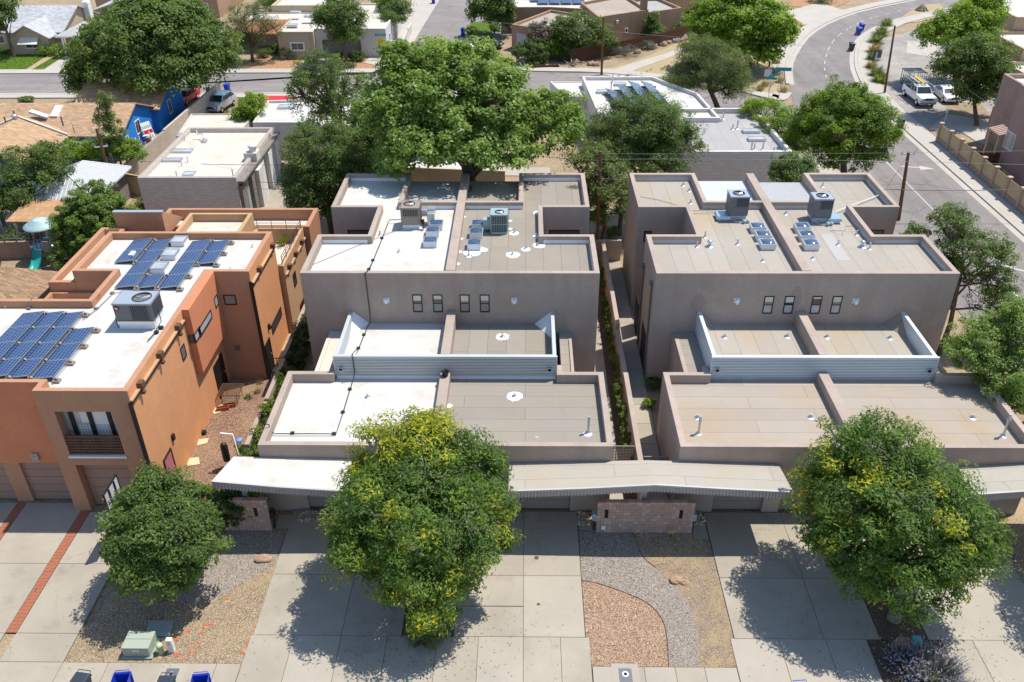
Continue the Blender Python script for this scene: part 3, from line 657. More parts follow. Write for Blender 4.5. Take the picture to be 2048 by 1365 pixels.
# side street running away at top centre
ribbon('street', [(-16.6, 111.2), (-16.0, 135), (-15.0, 160), (-14, 215)], [(-2.4, 111.2), (-4.5, 122), (-2.0, 160), (-1, 215)], -.018, 'asph')
ribbon('sidewalk', [(-21.4, 116), (-20.6, 135), (-19.6, 160), (-18, 215)], [(-16.5, 113), (-15.9, 135), (-14.9, 160), (-13.9, 215)], .05, 'conc_far', zb=-.05)
sheet('footpath', [at(*q) for q in ((1205, 148), (1260, 128), (1330, 108), (1395, 84), (1395, 92), (1335, 117), (1270, 140), (1240, 158))], .012, 'conc_far')
sheet('dry_grass_verge', [at(*q) for q in ((1200, 140), (1260, 127), (1395, 70), (1560, 110), (1560, 190), (1500, 190), (1420, 175), (1330, 157), (1230, 150))], -.012, 'dry')
# parking court on the far right
sheet('parking_court', [(42.0, 89), (42.3, 96), (42.6, 104), (45.6, 117), (50.5, 128), (58, 134), (66, 128), (62, 104), (60, 88), (50, 85.5)], -.012, 'court')
sheet('court_driveway', [at(*q) for q in ((1815, 82), (1870, 88), (1880, 118), (1812, 106))], .01, 'conc_far')
sheet('court_driveway', [at(*q) for q in ((1858, 258), (1895, 228), (1990, 245), (1975, 292), (1955, 285), (1920, 262))], .01, 'conc_far')
sheet('gravel_bed', [at(*q) for q in ((1870, 262), (1882, 262), (1968, 290), (1965, 300), (1895, 275))], .006, 'gr_tan')
sheet('gravel_bed', [at(*q) for q in ((1895, 205), (1960, 205), (1985, 235), (1880, 240), (1890, 228))], .004, 'gr_dirt')
ms = thing('lane_marking', (35, 60, 0), kind='structure')
b = MB()
b.box((34.55, 30, -.015), (34.67, 81, -.012)); b.build('solid_line', M['marking'], ms)
mid = [((a[0]+c[0])/2+.4, (a[1]+c[1])/2) for a, c in zip(rl, rr)]
b = MB()
for a, c in zip(mid, mid[1:]):
    if a[1] < 86: continue
    a, c = Vector(a), Vector(c); L = (c-a).length; d = (c-a)/L; n = Vector((-d.y, d.x))*.07; u = 0
    while u < L:
        e = min(u+1.0, L); p, q = a+d*u, a+d*e; b.quad((p-n).to_3d(), (q-n).to_3d(), (q+n).to_3d(), (p+n).to_3d()); u += 3.2
for v in b.v: v.z = -.013
b.build('dashes', M['marking'], ms)
def arrow_mark(c, ang, s=1.0):
    T = Matrix.Translation(Vector((c[0], c[1], -.014))) @ Matrix.Rotation(ang, 4, 'Z'); b = MB()
    b.add([(-1.5*s, -.12, 0), (.3*s, -.12, 0), (.3*s, -.55, 0), (1.6*s, 0, 0), (.3*s, .55, 0), (.3*s, .12, 0), (-1.5*s, .12, 0)], [(0, 1, 5, 6), (2, 3, 4)], M=T)
    b.build('turn_arrow', M['marking'], ms)
arrow_mark(at(1833, 335), -.25, 1.0); arrow_mark(at(2040, 540), 2.6, 1.2)

# ------------------------------------------------------------------ near ground: sidewalk, drives, gravel yards
sheet('street', rect(-60, -60, 29, 19.9), -.03, 'asph_r')
ribbon('kerb', [(-60, 20.5), (28, 20.5)], [(-60, 20.0), (28, 20.0)], .02, 'conc', zb=-.1)
slab_grid('sidewalk', [-18.95, -17.05, -14.75, -12.6, -11.6], [20.5, 22.55], ['conc', 'conc2'], .03)
slab_grid('sidewalk', [2.75, 3.6, 4.85, 6.1, 7.3, 8.6], [20.5, 22.55], ['conc2', 'conc'], .03)
slab_grid('driveway_apron', [-11.58, -9.75, -7.75, -5.8, -3.7, -1.95, -.06, 1.5, 2.72], [20.5, 23.98], ['conc', 'conc2'], .03)
slab_grid('driveway', [-11.5, -7.75, -5.2], [23.98, 27.35, 31.5], ['conc', 'conc3'], .03)
slab_grid('driveway', [-5.2, -3.0, -.06], [25.6, 27.35, 31.5], ['conc', 'conc3'], .03)
slab_grid('driveway', [-3.0, -.06], [23.98, 25.58], ['conc'], .03)
slab_grid('driveway', [-.06, 2.55], [23.98, 27.35, 31.5], ['conc', 'conc2'], .03)
slab_grid('driveway_apron', [8.62, 10.65, 12.6, 14.3], [20.5, 23.98], ['conc', 'conc2'], .03)
slab_grid('driveway_apron', [17.4, 18.7, 20.55, 24, 28], [20.5, 23.98], ['conc', 'conc2'], .03)
slab_grid('driveway', [8.8, 12.55, 14.9], [23.98, 27.3, 31.5], ['conc', 'conc3'], .03)
slab_grid('driveway', [14.9, 16.9], [26.4, 31.5], ['conc'], .03)
slab_grid('driveway', [16.9, 20.6, 22.3], [23.98, 27.3, 31.5], ['conc', 'conc2'], .03)
sheet('planting_bed', rect(-5.18, 23.99, -3.02, 25.59), .02, 'soil'); sheet('planting_bed', rect(14.32, 20.5, 17.38, 23.97), .015, 'soil'); sheet('planting_bed', rect(14.92, 23.99, 16.88, 26.38), .02, 'soil')
slab_grid('driveway', [-21.62, -18.95], [22.55, 23.98, 27.9, 31.3], ['conc3', 'conc'], .03)
slab_grid('driveway', [-25.1, -22.1], [22.55, 23.98, 27.9, 31.95], ['conc3', 'conc'], .03)
slab_grid('driveway', [-30, -27.2, -25.55], [22.55, 23.98, 27.9, 31.95], ['conc3', 'conc'], .03)
slab_grid('driveway_apron', [-30, -26.2, -21.6, -18.95], [20.5, 22.55], ['conc', 'conc2'], .03)
def brick_strip(x0, x1, y0, y1):
    bd = sheet('brick_strip', rect(x0, y0, x1, y1), .012, 'joint'); b = MB(); w = (x1-x0)/4; y = y0
    while y < y1-.05:
        for k in range(4):
            if RND.random() < .01: continue
            b.box((x0+k*w+.006, y+.006, 0), (x0+(k+1)*w-.006, min(y+.2, y1)-.006, .033+RND.uniform(-.004, .004)), m=0)
        y += .2
    b.build('brick', [M['brick']], bd, kind='stuff')
brick_strip(-22.08, -21.64, 24.0, 31.4); brick_strip(-25.53, -25.12, 24.0, 31.9)
# left gravel yard: tan gravel with a grey gravel drift, right yard: grey, red patch, straw dirt
sheet('gravel_yard', [(-18.9, 22.57), (-11.62, 22.57), (-11.52, 30.2), (-14.9, 30.3), (-14.9, 31.6), (-18, 31.6)], .0, 'gr_tan')
sheet('grey_gravel_path', smooth([(-16.2, 27.2), (-15.2, 25.6), (-13.9, 25.7), (-12.6, 26.9), (-11.54, 28.1), (-11.54, 29.2), (-11.54, 30.15), (-14.6, 30.2), (-16.2, 28.6)], 2), .006, 'gr_grey')
sheet('gravel_yard', [(2.74, 22.57), (8.6, 22.57), (8.78, 24.0), (8.78, 30.25), (2.57, 30.25), (2.57, 24.0)], .0, 'gr_dirt')
gp = smooth([(2.58, 27.1), (3.3, 26.95), (4.3, 26.5), (5.4, 25.9), (5.95, 25.0), (6.0, 24.0), (5.85, 22.58)], 2)
sheet('red_gravel_patch', gp+[(2.75, 22.58), (2.58, 24)], .008, 'gr_red')
gg = smooth([(2.58, 30.2), (5.2, 30.2), (5.35, 28.6), (6.2, 27.6), (7.2, 26.2), (7.35, 24.4), (7.1, 22.59)], 2)
sheet('grey_gravel_drift', gg+gp[::-1], .005, 'gr_grey')
ed = MB(); ed.tube([(p[0], p[1], .02) for p in gp], .018, 5); ed.tube([(p[0], p[1], .015) for p in smooth([(5.2, 30.1), (5.4, 28.6), (6.0, 27.9)], 2)], .015, 5)
tag(ed.build('lawn_edging', M['rust']), 'thin rusty steel edging curving between red and grey gravel', 'edging')
sheet('side_yard', rect(-18.0, 31.6, -14.0, 43.2), .0, 'gr_side'); sheet('side_yard', rect(-15.7, 43.0, -13.2, 56), -.004, 'dry')
def scatter_stones(name, poly, n, s, mats, seed, z=0.0):
    rng = np.random.default_rng(seed); xs = [p[0] for p in poly]; ys = [p[1] for p in poly]; b = MB(); k = 0
    def inside(x, y):
        c = False; j = len(poly)-1
        for i in range(len(poly)):
            if (poly[i][1] > y) != (poly[j][1] > y) and x < (poly[j][0]-poly[i][0])*(y-poly[i][1])/(poly[j][1]-poly[i][1])+poly[i][0]: c = not c
            j = i
        return c
    while k < n:
        x, y = rng.uniform(min(xs), max(xs)), rng.uniform(min(ys), max(ys))
        if not inside(x, y): continue
        q = s*rng.uniform(.5, 1.4); a = rng.uniform(0, 6.28); k += 1
        p = [(x+math.cos(a+i*2.09+rng.uniform(-.3, .3))*q, y+math.sin(a+i*2.09)*q, z) for i in range(3)]
        t = (x+rng.normal()*q*.2, y+rng.normal()*q*.2, z+q*rng.uniform(.5, 1.1)); 
        b.add(p+[t], [(0, 1, 3), (1, 2, 3), (2, 0, 3)], m=int(rng.integers(len(mats))))
    return b.build(name, [M[m] for m in mats], None, kind='stuff')
scatter_stones('loose_gravel', [(-18.6, 22.6), (-11.7, 22.6), (-11.6, 30.1), (-14.9, 30.2), (-17.9, 31)], 4200, .035, ['rock', 'rock_g', 'flag'], 11)
scatter_stones('loose_gravel', [(2.7, 22.6), (8.5, 22.6), (8.7, 24), (8.7, 30.1), (2.6, 30.1)], 3800, .033, ['rock_g', 'rock', 'flag'], 12)
scatter_stones('loose_gravel', [(-17.9, 32), (-14.1, 32), (-14.1, 43), (-17.7, 43)], 2200, .04, ['terra', 'rock', 'rock_g'], 13)
scatter_stones('river_stones', [(-11.1, 30.7), (-9.6, 30.7), (-9.6, 31.5), (-11.1, 31.5)], 150, .11, ['rock_g', 'flag'], 14, .02)
scatter_stones('river_stones', [(2.6, 30.6), (3.4, 30.6), (3.4, 31.5), (2.6, 31.5)], 90, .11, ['rock_g', 'flag'], 15, .02)
scatter_stones('river_stones', [(8.05, 30.6), (8.75, 30.6), (8.75, 31.5), (8.05, 31.5)], 80, .11, ['rock_g', 'flag'], 16, .02)
slab_grid('footpath', [-12.15, -9.75, ], [30.25, 31.2], ['conc3'], .03); slab_grid('footpath', [2.6, 3.35], [30.25, 31.2], ['conc3'], .03); slab_grid('footpath', [8.05, 8.75], [29.7, 30.9], ['conc3'], .03)
# alley between the two duplexes
slab_grid('walkway', [5.98, 7.22], [31.6, 33.2, 35, 36.8, 38.6, 40.4, 42.2, 44, 45.8, 47.6, 49.4, 51.2, 53, 55, 57, 59], ['conc', 'conc3'], .03)
slab_grid('walkway', [4.15, 4.95], [31.6, 33.6, 35.6, 37.6, 39.6, 41.6, 43.6, 45.6, 47.6, 49.6], ['conc3', 'conc'], .03)
slab_grid('walkway', [-13.3, -12.72], [31.6, 34, 36.5, 39, 41.5, 44, 46.5, 49], ['conc3', 'conc'], .03)
sheet('planting_bed', rect(4.95, 31.6, 5.62, 57), -.005, 'soil')
sheet('rear_yard', [(-34, 57.5), (30, 57.5), (30, 68), (-34, 68)], -.03, 'dirt')

# ------------------------------------------------------------------ the two taupe duplexes
def duplex(x0, label, wall, r, canopy_label=None, clad='galv', seed=0):
    X = lambda u: x0+u
    t = thing('duplex_house', (X(8.4), 31.57, 0), label, 'house')
    xc = 8.42
    # garage wing
    doors = [(1.93, 4.37), (5.2, 7.65), (9.15, 11.6), (12.43, 14.87)]
    poly = [(X(0), 31.57), (X(16.8), 31.57), (X(16.8), 37.76), (X(14.62), 37.76), (X(14.62), 38.4), (X(2.2), 38.4), (X(2.2), 37.76), (X(0), 37.76)]
    pblock(t, poly, 4.13, 3.6, M[wall], None, .3, holes={0: [(a, b, -.1, 2.25, .22) for a, b in doors]}, noroof=True)
    for s, (a, b) in enumerate(((.29, xc-.2), (xc+.2, 16.51))):
        rb = [(X(a), 31.86), (X(b), 31.86), (X(b), 38.1), (X(a if s else 2.49), 38.1)] if False else [(X(a), 31.86), (X(b), 31.86), (X(b), 37.47), (X(a), 37.47)]
        sheet('roof', rb, 3.6, r[s][0], t)
        q = [(X(2.49), 37.47), (X(xc-.2), 37.47), (X(xc-.2), 38.1), (X(2.49), 38.1)] if s == 0 else [(X(xc+.2), 37.47), (X(14.33), 37.47), (X(14.33), 38.1), (X(xc+.2), 38.1)]
        sheet('roof', q, 3.6, r[s][0], t)
    b = MB(); b.box((X(xc-.26), 31.86, 3.3), (X(xc+.26), 37.84, 4.15)); b.build('dividing_parapet', M[wall], t, bevel=.025)
    for a, c in doors: garage_door(t, X(a), X(c), 2.24, 31.79)
    # clerestory volume with corrugated face
    pblock(t, rect(X(2.55), 37.86, X(14.30), 43.0), 5.02, 4.15, M['galv_w' if clad == 'galv_w' else 'galv'], None, .2, 3.4, noroof=True, names=('clerestory_wall', 'roof'), bevel=.01)
    sheet('roof', rect(X(2.74), 38.05, X(xc-.15), 42.7), 4.15, r[0][1], t); sheet('roof', rect(X(xc+.15), 38.05, X(14.11), 42.7), 4.15, r[1][1], t)
    b = MB(); b.box((X(xc-.25), 38.06, 4.0), (X(xc+.25), 42.61, 5.04)); b.build('dividing_parapet', M[wall], t, bevel=.025)
    # wedge crickets in the back corners
    for s, (xa, xb) in enumerate(((2.75, 3.65), (14.10, 13.2))):
        b = MB(); b.add([(X(xa), 42.61, 4.15), (X(xb), 42.61, 4.15), (X(xa), 41.1, 4.15), (X(xa), 42.61, 4.95)], [(0, 1, 3), (1, 2, 3), (0, 3, 2)])
        b.build('roof_cricket', M['flash' if r[0][1].startswith('white') else 'grey_roof'], t)
    b = MB(); n = 11; z0, z1 = 3.82, 4.9; ph = (z1-z0)/n; prof = []
    for k in range(n):
        for u_, d_ in ((0, 0), (.60, 0), (.66, .07), (.94, .07)): prof.append((z0+(k+u_)*ph, d_))
    vs_ = [(X(xx), 37.785+d, z) for z, d in prof for xx in (2.55, 8.4, 14.30)]
    b.add(vs_, [(i*3+j, i*3+j+1, i*3+j+4, i*3+j+3) for i in range(len(prof)-1) for j in range(2)], 0, False)
    b.box((X(2.5), 37.78, 4.905), (X(14.35), 37.90, 5.05)); b.box((X(2.5), 37.79, 3.8), (X(2.548), 37.855, 4.9)); b.box((X(14.302), 37.79, 3.8), (X(14.35), 37.855, 4.9))
    b.build('corrugated_cladding', M[clad], t)
    b = MB(); b.box((X(2.56), 37.80, 3.5), (X(14.29), 37.85, 3.79)); b.build('flashing', M['flash' if r[0][0].startswith('white') else 'flash_g'], t)
    scupper(t, (X(2.85), 37.8, 4.28), .11); scupper(t, (X(13.95), 37.8, 4.28), .11)
    # low links each side
    for s, (a, c) in enumerate(((1.25, 2.2), (14.62, 15.3))):
        b = MB(); b.box((X(a), 37.77, -.1), (X(c), 42.61, 3.62))
        if s == 0: b.box((X(2.2), 38.41, -.1), (X(2.54), 42.61, 3.62))
        b.build('link_wall', M[wall], t)
        sheet('roof', rect(X(a), 37.78, X(c if s else 2.54), 42.61) if s else [(X(a), 37.78), (X(2.19), 37.78), (X(2.19), 38.42), (X(2.54), 38.42), (X(2.54), 42.61), (X(a), 42.61)], 3.624, 'cream_roof' if s == 0 and r[0][0].startswith('white') else 'grey_roof', t)
        b = MB(); b.box((X(a if s == 0 else c-.16), 37.78, 3.625), (X(a+.22 if s == 0 else c), 41.7, 3.72)); b.build('coping', M['cream_roof' if s == 0 and r[0][0].startswith('white') else wall], t)
    # two-storey block
    P = [(0, 42.62), (16.8, 42.62), (16.8, 47.65), (13.75, 47.65), (13.75, 51.76), (16.8, 51.76), (16.8, 57.68), (12.2, 57.68), (12.2, 52.8), (4.6, 52.8), (4.6, 57.68), (0, 57.68), (0, 51.76), (3.05, 51.76), (3.05, 47.65), (0, 47.65)]
    pblock(t, [(X(a), b) for a, b in P], 7.45, 6.95, M[wall], None, .3, noroof=True)
    e = .29
    sheet('roof', [(X(a), b) for a, b in [(e, 42.9), (xc, 42.9), (xc, 52.52), (4.6-e, 52.52), (4.6-e, 57.4), (e, 57.4), (e, 52.05), (3.34, 52.05), (3.34, 47.37), (e, 47.37)]], 6.95, r[0][2], t)
    sheet('roof', [(X(a), b) for a, b in [(xc, 42.9), (16.51, 42.9), (16.51, 47.37), (13.46, 47.37), (13.46, 52.05), (16.51, 52.05), (16.51, 57.4), (12.49, 57.4), (12.49, 52.52), (xc, 52.52)]], 6.95, r[1][2], t)
    b = MB(); b.box((X(xc-.27), 42.92, 6.8), (X(xc+.27), 57.55, 7.475)); b.build('dividing_parapet', M[wall], t, bevel=.025)
    b = MB(); b.box((X(xc-.2), 52.9, -.1), (X(xc+.2), 57.45, 6.79)); b.build('patio_wall', M[wall], t)
    for s, (a, c) in enumerate(((4.62, xc-.28), (xc+.28, 12.18))):
        pm = r[s][3]
        if pm == 'corr':
            b = MB(); n = int((c-a)/.09); vs_ = []
            for k in range(n*2+1):
                xx = X(a)+(c-a)*k/(n*2); zz = 6.93+(.022 if k % 2 else 0); vs_ += [(xx, 52.82, zz), (xx, 57.45, zz-.12)]
            b.add(vs_, [(2*k, 2*k+2, 2*k+3, 2*k+1) for k in range(n*2)]); b.build('corrugated_roof', M['shed_metal'], t)
        else: sheet('patio_roof', rect(X(a), 52.82, X(c), 57.45), 6.92, pm, t)
    # parapet base flashing strips inside (paler upturns)
    fm_ = M['flash' if r[0][2].startswith('white') else 'flash_g']
    def up_(a, c):
        fl = MB(); fl.box(a, c); fl.build('upturn_flashing', fm_, t)
    for xa, xb, yy in ((.3, 3.04, 47.36), (13.76, 16.5, 47.36), (.3, 4.3, 57.39), (12.5, 16.5, 57.39), (4.32, xc-.3, 52.51), (xc+.3, 12.48, 52.51)):
        up_((X(xa), yy-.012, 6.96), (X(xb), yy, 7.2))
    for xx, ya, yb in ((16.505, 42.95, 47.3), (16.505, 52.1, 57.3), (13.455, 47.4, 52.0)): up_((X(xx)-.012, ya, 6.96), (X(xx), yb, 7.18))
    for u, g_ in ((6.5, 'glass_g'), (7.66, 'glass_g'), (9.2, 'glass_g' if x0 < 0 else 'glass_l'), (10.34, 'glass_g')):
        window(t, (X(u), 42.62, 5.5 if x0 < 0 else 5.44), .55, 1.14, '-Y', gm='glass_g' if x0 < 0 else 'glass_l', div='h', fw=.055)
    for u in ((4.74, 12.02) if x0 < 0 else (4.69, 11.38)): sconce(t, (X(u), 42.62, 5.72))
    return t
A0, B0 = -12.66, 7.28
dA = duplex(A0, 'taupe duplex with one white and one grey roof half behind the yellow-tipped tree', 'taupe',
            [('white_roof', 'white_roof', 'white_roof2', 'grey_far'), ('grey_roof', 'grey_roof2', 'grey_roof2', 'grey_roof2')])
dB = duplex(B0, 'rosy taupe duplex with sandy beige roofs on both halves beside the right street', 'taupe_b',
            [('tan_roof', 'tan_roof2', 'tan_roof2', 'pale_patio'), ('tan_roof', 'tan_roof2', 'tan_roof2', 'corr')], clad='galv_w')
# windows in the notches
for x, y, z, w_, h_, P_ in ((A0+1.75, 51.76, 5.35, 1.7, .95, dA), (A0+15.2, 51.76, 5.35, 2.0, .95, dA), (B0+15.4, 51.76, 5.35, 1.5, .95, dB), (B0+.75, 51.76, 5.35, .5, .8, dB)):
    window(P_, (x, y, z), w_, h_, '-Y', gm='glass')
window(dA, (A0+.55, 51.76, 2.4), .5, 1.2, '-Y', gm='glass_l')
# openings and downspouts on the alley side of the right duplex
def leader(parent, x, y, z0, z1, face='-X', mat='hv_grey'):
    b = MB(); s = -1 if face == '-X' else 1
    b.box((x+s*.12 if s < 0 else x+.001, y-.05, z0), (x-.001 if s < 0 else x+.12, y+.05, z1)); b.box((x+s*.2 if s < 0 else x+.001, y-.12, z1), (x-.001 if s < 0 else x+.2, y+.12, z1+.22))
    b.build('downspout', M[mat], parent)
leader(dB, B0, 43.4, .1, 6.3); leader(dB, B0, 46.9, .1, 5.6)
b = MB(); b.box((B0-.03, 43.9, 0), (B0+.02, 45.9, 2.4)); b.build('side_door', M['dark'], dB)
b = MB(); b.box((B0-.03, 47.9, 0), (B0+.02, 49.5, 2.4)); b.build('side_door', M['dark'], dB)
# roof furniture of the duplexes
for q in ((870, 462), (862, 484.5), (866, 509 - 22 + 0)): pass
for (px_, py_) in ((872, 462), (865, 476), (860, 497)): c = at(px_, py_, 6.95); skylight(dA, (c.x, c.y+.42, 6.95), .8, .75, .34)
for (px_, py_) in ((956, 462), (952, 479), (948, 502)): c = at(px_, py_, 6.95); skylight(dA, (c.x, c.y+.42, 6.95), .8, .75, .34)
for (px_, py_) in ((1517, 468), (1528, 484.5), (1537, 501.5), (1606, 467.5), (1615, 484.5), (1624, 502.5)): c = at(px_, py_, 6.95); skylight(dB, (c.x, c.y+.42, 6.95), .85, .78, .34)
for q, h_ in (((798, 505), .22), ((760, 471), .3), ((1025, 510), .2), ((1052, 497), .35), ((1075, 492), .22), ((1029, 466), .3), ((1072, 476), .3), ((938, 512), .5), ((1078, 428), .1)):
    c = at(*q, 6.95); vent(dA, c, .045, h_)
for q, r_ in (((1026, 510), .42), ((1052, 499), .28), ((1078, 491), .4), ((1028, 467), .3), ((938, 513), .2), ((1075, 426), .3), ((1073, 473), .22), ((1020, 442), .14), ((1021, 458), .13), ((928, 434), .13), ((922, 478), .14), ((915, 528), .15), ((919, 504), .16), ((945, 505), .55), ((967, 500), .28)):
    c = at(*q, 6.95); patchdisc(dA, (c.x, c.y, 6.95), r_)
for q, r_ in (((1005, 674), .38),): c = at(*q, 4.15); patchdisc(dA, (c.x, c.y, 4.15), r_); vent(dA, c, .05, .2)
for q, r_ in (((1029, 793), .42), ((1175, 868), .22), ((898, 812), .18)): c = at(*q, 3.6); patchdisc(dA, (c.x, c.y, 3.6), r_)
c = at(1029, 793, 3.6); vent(dA, c, .05, .2); c = at(735, 795, 3.6); vent(dA, c, .05, .2); c = at(1176, 866, 3.6); vent(dA, c, .06, 1.0, mat='steel')
for q, h_ in (((1366, 372), .28), ((1378, 383), .25), ((1381, 407), .3), ((1410, 475), .42), ((1394, 494), .35), ((1475, 489), .35), ((1525, 523), .2), ((1571, 429), .25), ((1645, 374), .35), ((1658, 388), .2), ((1676, 490), .35), ((1739, 498), .4), ((1625, 518), .2), ((1713, 470), .3)):
    c = at(*q, 6.95); vent(dB, c, .05, h_)
for q in ((1419, 493), (1724, 494)): c = at(*q, 6.95); vent(dB, c, .09, .3, cap=True)
for q in ((1449, 675), (1574, 674), (1654, 675), (1780, 677)): c = at(*q, 4.15); vent(dB, c, .06, .22)
for q in ((1395, 836), (1621, 835), (1748, 836), (1945, 836)): c = at(*q, 3.6); vent(dB, c, .06, .2)
for q, h_ in (((1397, 867), 1.05), ((2006, 872), 1.3)): c = at(*q, 3.6); vent(dB, c, .055, h_); b = MB(); b.lathe((c.x, c.y, 3.6+h_*.72), [(.09, 0), (.1, .1), (.06, .14)], 8); b.build('pipe_collar', M['steel'], dB)
# white sealant dabs on the upturns of the grey roof half and the dark repaint patches on the beige duplex
for u, yy in ((9.1, 52.49), (10.3, 52.49), (11.7, 52.49), (13.0, 57.37), (14.2, 57.37), (15.6, 57.37), (14.0, 47.34), (15.7, 47.34)):
    b = MB(); b.box((A0+u-.16, yy-.006, 6.965), (A0+u+.16, yy+.006, 7.16)); b.build('sealant_patch', M['flash'], dA, bevel=.004)
for u in (9.2, 10.8, 12.6): b = MB(); b.box((A0+u-.18, 37.785, 3.605), (A0+u+.18, 37.797, 3.79)); b.build('sealant_patch', M['flash'], dA)
M['repaint'] = m_stucco('repainted_stucco', (.33, .262, .232), .05, .1)
for q, rx, rz, k in (((1396, 607), .42, .62, 1), ((1590, 600), .35, .85, 2)):
    c = onY(*q, 42.62); b = MB(); n = 22
    pr = [(c.x+rx*math.cos(2*math.pi*i/n)*(1+.12*math.sin(3*i*.57+k)), c.z+rz*math.sin(2*math.pi*i/n)*(1+.1*math.cos(2*i*.5+k))) for i in range(n)]
    b.add([(p[0], 42.616, p[1]) for p in pr], [tuple(range(n))]); b.build('repaint_patch', M['repaint'], dB)
for q, r in (((1073, 1117), .11), ((1077, 1210), .07)):
    c = at(*q); b = MB(); b.tube([(c.x, c.y, .0), (c.x, c.y, .043)], r, 14, smooth=False); tag(b.build('drain_cover', M['rust']), 'larger round drain cover in the bare concrete drive' if r > .1 else 'smaller round drain cover nearer the kerb in the bare concrete drive', 'drain cover')
# grey repair strip and debris
for pts, mt in (([(1641, 469), (1663, 469), (1701, 521), (1675, 521)], 'flash_g'),): sheet('membrane_strip', [at(*q, 6.955) for q in pts], 6.955, 'grey_far', dB)
deb = MB(); rng_ = np.random.default_rng(4)
for cx, cy, n, sx, sy in ((at(1055, 366, 6.95).x, at(1055, 366, 6.95).y, 420, .9, .25), (at(1148, 375, 6.95).x, at(1148, 375, 6.95).y, 320, .45, .35), (at(942, 375, 6.95).x, at(942, 378, 6.95).y, 160, .1, .5), (at(935, 418, 6.95).x, at(935, 418, 6.95).y, 90, .2, .18)):
    for _ in range(n):
        x, y = cx+rng_.normal()*sx*.6, cy+rng_.normal()*sy*.6; a = rng_.uniform(0, 6.28); q = rng_.uniform(.02, .06)
        deb.add([(x+math.cos(a)*q, y+math.sin(a)*q, 6.965), (x-math.sin(a)*q*.6, y+math.cos(a)*q*.6, 6.98), (x-math.cos(a)*q, y-math.sin(a)*q, 6.966)], [(0, 1, 2)])
deb.build('fallen_leaves', M['rust'], dA, kind='stuff')
# black gas line over the white roof half
gl = MB(); r_ = .035
W7 = lambda q, z: tuple(at(*q, z))
r_ = .026
top = [at(803, 440, 7.2), at(780, 440, 7.2), at(777, 444, 7.1), at(764, 478, 7.1), at(746, 522, 7.1), at(735, 543, 7.5)]
yF = 42.62-.06
gl.tube(top+[Vector((onY(730, 548, yF).x, yF, 7.5)), onY(740, 628, yF), Vector((onY(740, 628, yF).x, yF-.15, 4.4)), at(737, 650, 4.3), at(728, 671, 4.3), at(717, 698, 4.3), at(709, 707, 4.9)+Vector((0, 0, .1)), onY(704, 709, 37.72), onY(709, 745, 37.72), at(707, 758, 3.85), at(700, 780, 3.72), at(686, 826, 3.72), at(672, 868, 3.72), at(549, 868, 3.72), at(541, 861, 3.72)], r_, 6)
c = at(528, 852, 4.2); gl.tube([at(541, 861, 3.72), at(538, 850, 4.3), at(530, 848, 4.35), at(525, 851, 4.3), Vector((A0-.06, at(525, 851, 4.3).y, 3.0))], r_, 6)
for q, z in (((764, 478), 6.95), ((746, 522), 6.95), ((738, 540), 6.95), ((728, 671), 4.15), ((717, 698), 4.15), ((700, 780), 3.6), ((686, 826), 3.6), ((585, 868), 3.6), ((668, 869), 3.6)):
    p = at(*q, z); gl.box((p.x-.09, p.y-.07, z), (p.x+.09, p.y+.07, z+.1))
gl.build('gas_pipe', M['black_m'], dA)
b = MB(); b.tube([at(622, 531, 6.99), at(690, 502, 6.99), at(770, 470, 6.99), at(802, 458, 6.99)], .012, 5); b.build('roof_cable', M['rust'], dA)
b = MB(); b.tube([at(1670, 424, 7.15), at(1720, 405, 7.12), at(1757, 391, 7.1)], .035, 6); b.build('condensate_pipe', M['white'], dB)
b = MB(); b.tube([at(1373, 418, 6.98), at(1384, 422, 6.98), at(1450, 420, 7.1)], .012, 5); b.tube([at(1379, 428, 6.98), at(1450, 425, 7.1)], .012, 5); b.tube([at(1275, 393, 6.99), at(1316, 400, 6.99), at(1356, 411, 6.99)], .012, 5); b.build('roof_cable', M['rust'], dB)
b = MB(); b.tube([at(1660, 462, 6.97), at(1690, 462, 7.25)+Vector((0, 0, 0)), at(1691, 453, 7.3), at(1716, 453, 7.3), at(1714, 463, 6.97)], .015, 5); b.build('pipe_loop', M['rust'], dB)
# thermal black basket on the ridge of the left duplex
b = MB(); c = at(891, 750, 4.15); b.lathe((c.x, c.y-.1, 4.15), [(.14, 0), (.2, .28), (.22, .3), (.17, .29), (.12, .05)], 14); tag(b.build('planter_pot', M['black_m']), 'black pot standing on the dividing parapet below the corrugated steel wall', 'pot')

